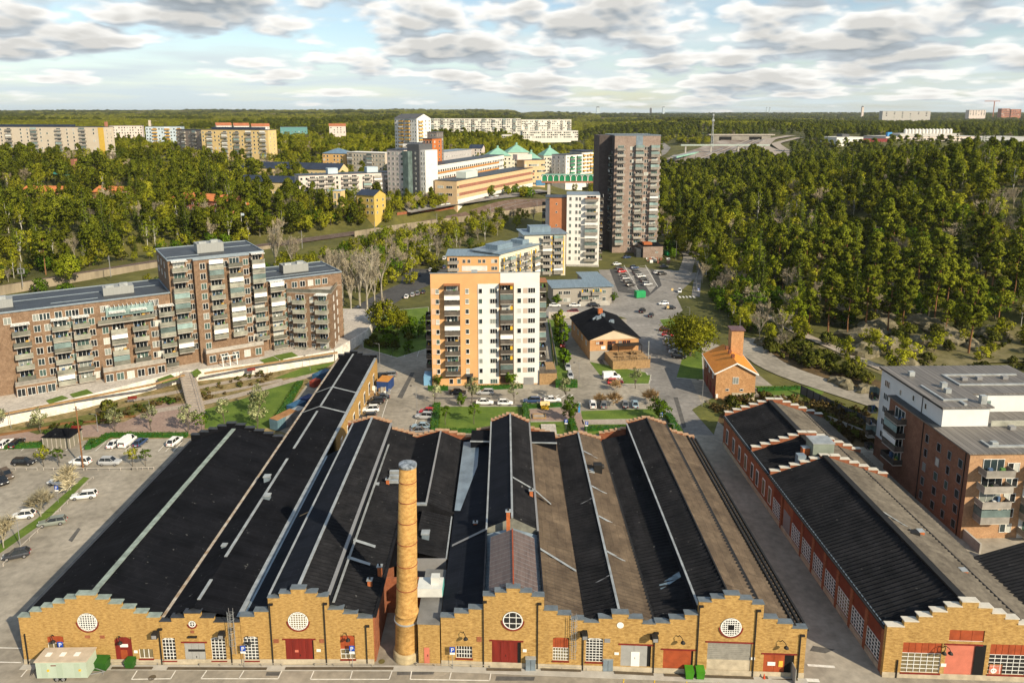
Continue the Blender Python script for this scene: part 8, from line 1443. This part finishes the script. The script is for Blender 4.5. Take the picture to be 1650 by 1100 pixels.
# --- rocks
ROCK = mat('granite_rock', (.070, .062, .030), .95, col2=(.22, .19, .125), scale=.4, fine=1.5, bump=.6)
def rock(p, s, label, seed, group='bare granite outcrops'):
    r = random.Random(seed); mb = MB(); mb.ball((0, 0, 0), s[0], s[1], s[2], 0, 14, 9); mb.v = [tuple(Vector(v) * (1 + .55 * noise.noise(Vector(v) * (1.3 / max(s)) * 1.6 + Vector((seed, 0, 0))) + .16 * noise.noise(Vector(v) * 1.1))) for v in mb.v]
    o = put('rock', mb.mesh('rock', [ROCK]), None, p, r.random() * 3); tag(o, label, 'rock', group)
ribbon('mossy_slope', [(93, 193), (125, 203), (165, 206), (210, 206)], 26, .1, mat('mossy_ground', (.085, .078, .022), .95, col2=(.20, .17, .085), scale=.18, fine=1.2))
RL = 'grey granite outcrop at the foot of the wooded hill'
for k, (px, py, s, lab, grp) in enumerate(((1385, 545, (7, 5, 3.4), RL, 0), (1415, 535, (8, 5, 4), RL, 0), (1440, 560, (7, 4, 3.2), RL, 0), (1478, 556, (5, 4, 2.6), RL, 0), (1395, 570, (5, 4, 3), RL, 0), (1500, 528, (7, 5, 2.6), RL, 0), (1460, 590, (4, 3, 2.0), RL, 0), (1530, 545, (6, 5, 2.5), RL, 0), (1600, 540, (6, 4, 2.4), RL, 0), (1480, 520, (6, 4, 2.6), RL, 0), (1430, 520, (6, 4, 3), RL, 0), (1570, 560, (5, 3.5, 2), RL, 0),
        (1360, 622, (3.2, 2.4, 2.0), 'broad granite boulder beside the hill road, middle of three', 1), (1395, 630, (3, 2.4, 1.8), 'granite boulder beside the hill road, nearest the white flats', 1), (1345, 615, (2.2, 2, 1.4), 'small granite boulder beside the hill road, furthest from the flats', 1), (1232, 555, (3, 2.4, 2.4), 'upper granite crag on the slope behind the hose tower', 1), (1250, 565, (2.4, 2, 2), 'lower granite crag on the slope behind the hose tower', 1), (1140, 648, (.7, .5, .45), 'pale boulder at the street edge before the orange roofed house', 1))): rock(GT(px, py), s, lab, k, 'bare granite outcrops' if not grp else 'single boulders')
# --- containers, skip and clutter
def container(px, py, rz, l, w, h, m, label, top=None): 
    t = thing('shipping_container', label, 'container', G(px, py, .05), R(rz)); mb = MB(); n = int(l / .35)
    for k in range(n): x = -l / 2 + l * k / n; mb.box(x + .02, -w / 2 - (.03 if k % 2 else 0), .12, x + l / n - .001, w / 2 + (.03 if k % 2 else 0), h)
    put('body', mb.mesh('body', [m]), t); put('roof', MB().box(-l / 2, -w / 2, h, l / 2, w / 2, h + .06).mesh('roof', [top or m]), t); put('door', MB().box(-l / 2 - .06, -w / 2 + .1, .2, -l / 2 - .01, w / 2 - .1, h - .1).mesh('door', [m]), t)
CB = mat('container_blue', (.10, .18, .22), .6, .2, .6); container(458, 685, 62, 6, 2.4, 2.5, CB, 'pale blue container with a rusty roof beside the long hall', mat('rusty_roof', (.30, .15, .06), .8, .3, .6)); container(472, 679, 62, 6, 2.2, 2.4, METAL, 'grey container wedged between blue container and long hall'); container(478, 660, 62, 4, 2.2, 1.6, mat('skip_blue', (.03, .10, .19), .6, .2, 1), 'open blue skip behind the rusty roofed container'); container(496, 648, 62, 3, 2, 1.4, mat('deep_blue', (.02, .05, .16), .6, .2, 1), 'small deep blue container beside the long hall'); container(519, 610, 62, 5, 2, 1.8, MATS['skip_blue'], 'blue container at the far end of the yard'); container(508, 622, 62, 2.4, 1.6, 1.6, mat('red_machine', (.30, .05, .03), .7, .2), 'dark red machine box in the yard behind the long hall')
container(621, 626, 80, 4.2, 3.0, 2.6, MATS['deep_blue'], 'blue skip with orange tarpaulin beside the long hall', mat('orange_tarp', (.45, .20, .04), .7, .15, 1)); container(1031, 479, 15, 3.6, 2.2, 2.4, mat('green_container', (.02, .30, .10), .6, .15), 'green recycling container at the end of the fenced car park'); container(1078, 412, 20, 3.6, 2.4, 2.2, MATS['green_container'], 'green container on the bare plot by the curved street')
t = thing('scrap_heap', 'heap of bagged scrap and planks beside the blue skip', 'scrap heap', G(608, 636, .03)); mb = MB(); r = random.Random(5)
for k in range(24): x, y, s = r.uniform(-2.6, 2.6), r.uniform(-2, 2), r.uniform(.3, .8); mb.box(x, y, 0, x + s, y + s * .8, r.uniform(.4, 1.5), k % 4)
put('bags', mb.mesh('bags', [CONC, WHITE, STEEL, WOOD]), t)
t = thing('building_materials', 'heap of red brown building material on the bare plot', 'building materials', G(1062, 424)); mb = MB()
for k in range(22): x, y, s = r.uniform(-5, 5), r.uniform(-3, 9), r.uniform(.5, 1.6); mb.box(x, y, 0, x + s, y + s, r.uniform(.3, 1.4), k % 4)
put('stack', mb.mesh('stack', [SOIL, REDR, CONC, WHITE]), t)
# --- park furniture
def stair(): 
    t = thing('park_stairs', 'broad pale park stairs climbing to the terrace of the brown flats', 'stairs', G(316, 665)); a, b = G(316, 668, .1), G(299, 603, 3.0); o = wpos(t)
    for k in range(16): p = a.lerp(b, k / 15) - o; put('step', MB().box(p.x - 1.5, p.y, -.1, p.x + 1.5, p.y + 1.9, p.z).mesh('step', [PATHM]), t)
    for s in (-1.5, 1.5): p, q = a - o, b - o; put('handrail', MB().tube((p.x + s, p.y, p.z + 1), (q.x + s, q.y, q.z + 1), .05, .05, 5).mesh('handrail', [STEEL]), t)
stair()
def bench(px, py, label, rz=0, z=.1): t = thing('park_bench', label, 'bench', G(px, py, z), R(rz), 'park benches'); put('seat', MB().box(-1, -.25, .4, 1, .25, .48).mesh('seat', [REDWOOD]), t); put('backrest', MB().box(-1, .25, .5, 1, .32, .95).mesh('backrest', [REDWOOD]), t); [put('leg', MB().box(x - .05, -.22, 0, x + .05, .28, .4).mesh('leg', [STEEL]), t) for x in (-.8, .8)]
bench(213, 645, 'red bench on the left park path below the wall', 10, 1); bench(405, 599, 'red bench on the upper park path near the wall', 20, 1.5); bench(122, 693, 'grey topped bench on the promenade behind the kiosk')
KERB2 = mat('rusty_steel_edge', (.16, .08, .03), .8, .25, 1)
P = [G(0, 702), G(78, 690), G(100, 684), G(160, 680), G(190, 673), G(218, 672)]
for a, b in zip(P, P[1:]):
    d = (b - a).normalized() * .2; q = Vector((-d.y, d.x, 0)); structure(MB().prism([(a - q)[:2], (b - q)[:2], (b + q)[:2], (a + q)[:2]], 0, .5).build('kerb', KERB2))
for px, py in ((148, 628), (280, 600)): pass
for k, P in enumerate(([(74, 645), (100, 637), (110, 641), (80, 651)], [(112, 635), (140, 627), (150, 633), (118, 640)], [(253, 611), (275, 603), (287, 610), (262, 617)], [(418, 580), (440, 574), (450, 580), (428, 586)], [(441, 573), (470, 567), (480, 573), (452, 580)], [(306, 600), (318, 594), (325, 600), (314, 607)])): structure(MB().prism([G(*p, 3)[:2] for p in P], 2.9, 3.05).build('lawn', GRASS))
for k, (a, b) in enumerate((((0, 671), (247, 622)), ((247, 622), (300, 606)), ((330, 604), (545, 570)))): A0, B0 = G(*a, 3.0), G(*b, 3.0); d = (B0 - A0).normalized() * .5; q = Vector((-d.y, d.x, 0)); structure(MB().prism([(A0 + q)[:2], (B0 + q)[:2], (B0 + q * 2.2)[:2], (A0 + q * 2.2)[:2]], 3.0, 3.35).build('planter_edge', WOOD))
t = thing('sandpit', 'square wooden sandpit in the play yard', 'sandpit', G(869, 671, .06)); put('frame', MB().box(-1.5, -1.2, 0, 1.5, -1.0, .3).box(-1.5, 1.0, 0, 1.5, 1.2, .3).box(-1.5, -.99, 0, -1.3, .99, .3).box(1.3, -.99, 0, 1.5, .99, .3).mesh('frame', [WOOD]), t); put('sand', MB().box(-1.29, -.99, 0, 1.29, .99, .12).mesh('sand', [PATHM]), t)
t = thing('play_house', 'yellow play house beside the play yard hedge', 'play house', G(878, 658, .06)); put('wall', MB().box(-.9, -.6, 0, .9, .6, 1.2).mesh('wall', [YEL]), t); put('roof', MB().poly(((-1.1, -.8, 1.1), (1.1, -.8, 1.1), (1.1, 0, 1.8), (-1.1, 0, 1.8))).poly(((1.1, .8, 1.1), (-1.1, .8, 1.1), (-1.1, 0, 1.8), (1.1, 0, 1.8))).mesh('roof', [YELR]), t)
t = thing('info_pillar', 'slim bright blue pillar at the corner of the play yard', 'pillar', G(933, 664)); put('post', MB().box(-.2, -.2, 0, .2, .2, 2.2).mesh('post', [MATS['bright_blue_sign']]), t); put('cap', MB().box(-.25, -.25, 2.2, .25, .25, 2.3).mesh('cap', [WHITE]), t)
t = thing('shed_roof_slab', 'pale square concrete slab on the lawn behind the central nave', 'slab', G(884, 692, .06)); put('slab', MB().box(-1.6, -2.2, 0, 1.6, 2.2, .35).mesh('slab', [STONE]), t)
A0, B0 = G(1290, 628, 1), G(1412, 690, .5); t = thing('board_fence', 'dark board fence between the hill road and the heath bank', 'fence', A0); d = B0 - A0; put('boards', MB().poly(((0, 0, -1.5), (d.x, d.y, -1.5), (d.x, d.y, 1.0), (0, 0, 1.2))).poly(((0, .1, 1.2), (d.x, d.y + .1, 1.0), (d.x, d.y + .1, -1.5), (0, .1, -1.5))).mesh('boards', [DGREY]), t)
for k in range(12): put('post', MB().box(d.x * k / 11 - .06, d.y * k / 11 - .14, -1.5, d.x * k / 11 + .06, d.y * k / 11 - .01, 1.3).mesh('post', [BLACK]), t)
A0, B0 = G(1332, 680), G(1412, 712); t = thing('board_fence', 'pale low concrete fence below the heath bank by the brick flats', 'fence', A0); d = B0 - A0; put('boards', MB().poly(((0, 0, 0), (d.x, d.y, 0), (d.x, d.y, 1.6), (0, 0, 1.6))).poly(((0, .15, 1.6), (d.x, d.y + .15, 1.6), (d.x, d.y + .15, 0), (0, .15, 0))).poly(((0, 0, 1.6), (d.x, d.y, 1.6), (d.x, d.y + .15, 1.6), (0, .15, 1.6))).mesh('boards', [CONC]), t)
A0, B0 = G(897, 520), G(938, 518); t = thing('yard_wall', 'long pale concrete wall behind the fence row of cars', 'wall', G(884, 513)); o = wpos(t); a, b = G(884, 513) - o, G(938, 511) - o; put('panel', MB().box(a.x, a.y, 0, b.x, a.y + .3, 2.2).mesh('panel', [STONE]), t)
for k, (a, b) in enumerate((((885, 520), (893, 590)), ((893, 590), (893, 618)))): A0, B0 = G(*a), G(*b); t = thing('garden_fence', ('long upper', 'short lower')[k] + ' wire fence right of the tall block garden', 'fence', A0); d = B0 - A0; put('mesh_panel', MB().box(0, 0, .1, .06, d.y, 1.5).mesh('mesh_panel', [STEEL]), t); put('rail', MB().tube((0, 0, 1.55), (d.x, d.y, 1.55), .05, .05, 5).mesh('rail', [WOOD]), t)
t = thing('street_barrier', 'light metal railing along the outside of the curved street', 'railing', GT(1127, 470)); o = wpos(t); P = [GT(x, y) - o for x, y in ((1124, 472), (1121, 455), (1125, 440), (1136, 424), (1128, 410), (1108, 394), (1090, 384))]
for a, b in zip(P, P[1:]): put('rail', MB().tube(a + Vector((0, 0, 1.1)), b + Vector((0, 0, 1.1)), .08, .08, 5).tube(a + Vector((0, 0, .5)), b + Vector((0, 0, .5)), .05, .05, 5).mesh('rail', [METAL]), t); put('post', MB().tube(a, a + Vector((0, 0, 1.15)), .07, .07, 5).mesh('post', [METAL]), t)
for x, y, lab in ((1083, 474, 'orange marker on the traffic island by the zebra crossing'), (1076, 503, 'orange marker at the lower traffic island')): t = thing('traffic_marker', lab, 'traffic marker', GT(x, y)); put('post', MB().tube((0, 0, 0), (0, 0, 2), .06, .06, 6).mesh('post', [STEEL]), t); put('plate', MB().box(-.4, -.06, 1.4, .4, .0, 2.3).mesh('plate', [YELR]), t)
for x, y, h, lab, c in ((372, 384, 13, 'white flagpole with a small flag among the trees, left one', BLUEB), (384, 366, 13, 'white flagpole with an orange and blue flag, right one', RUSTO)): t = thing('flagpole', lab, 'flagpole', GT(399 if c is RUSTO else 399 - 8, y)); put('pole', MB().tube((0, 0, 0), (0, 0, h), .12, .08, 6).mesh('pole', [WREND]), t); put('flag', MB().box(.1, -.03, h - 1.4, 1.6, .03, h - .2).mesh('flag', [c]), t)
# ------------------------------------------------------------------ air: thin even haze round the whole scene
def haze():
    m = D.materials.new('haze'); m.use_nodes = True; N = m.node_tree.nodes; N.clear(); o = N.new('ShaderNodeOutputMaterial'); v = N.new('ShaderNodeVolumePrincipled')
    v.inputs['Color'].default_value = (.86, .92, .95, 1); v.inputs['Density'].default_value = 3.2e-5; v.inputs['Anisotropy'].default_value = .2
    m.node_tree.links.new(v.outputs[0], o.inputs['Volume'])
    b = MB().box(-26000, -400, -60, 26000, 16500, 190).build('haze', m); b['kind'] = 'stuff'; b['label'] = 'thin pale haze in the air'
haze()
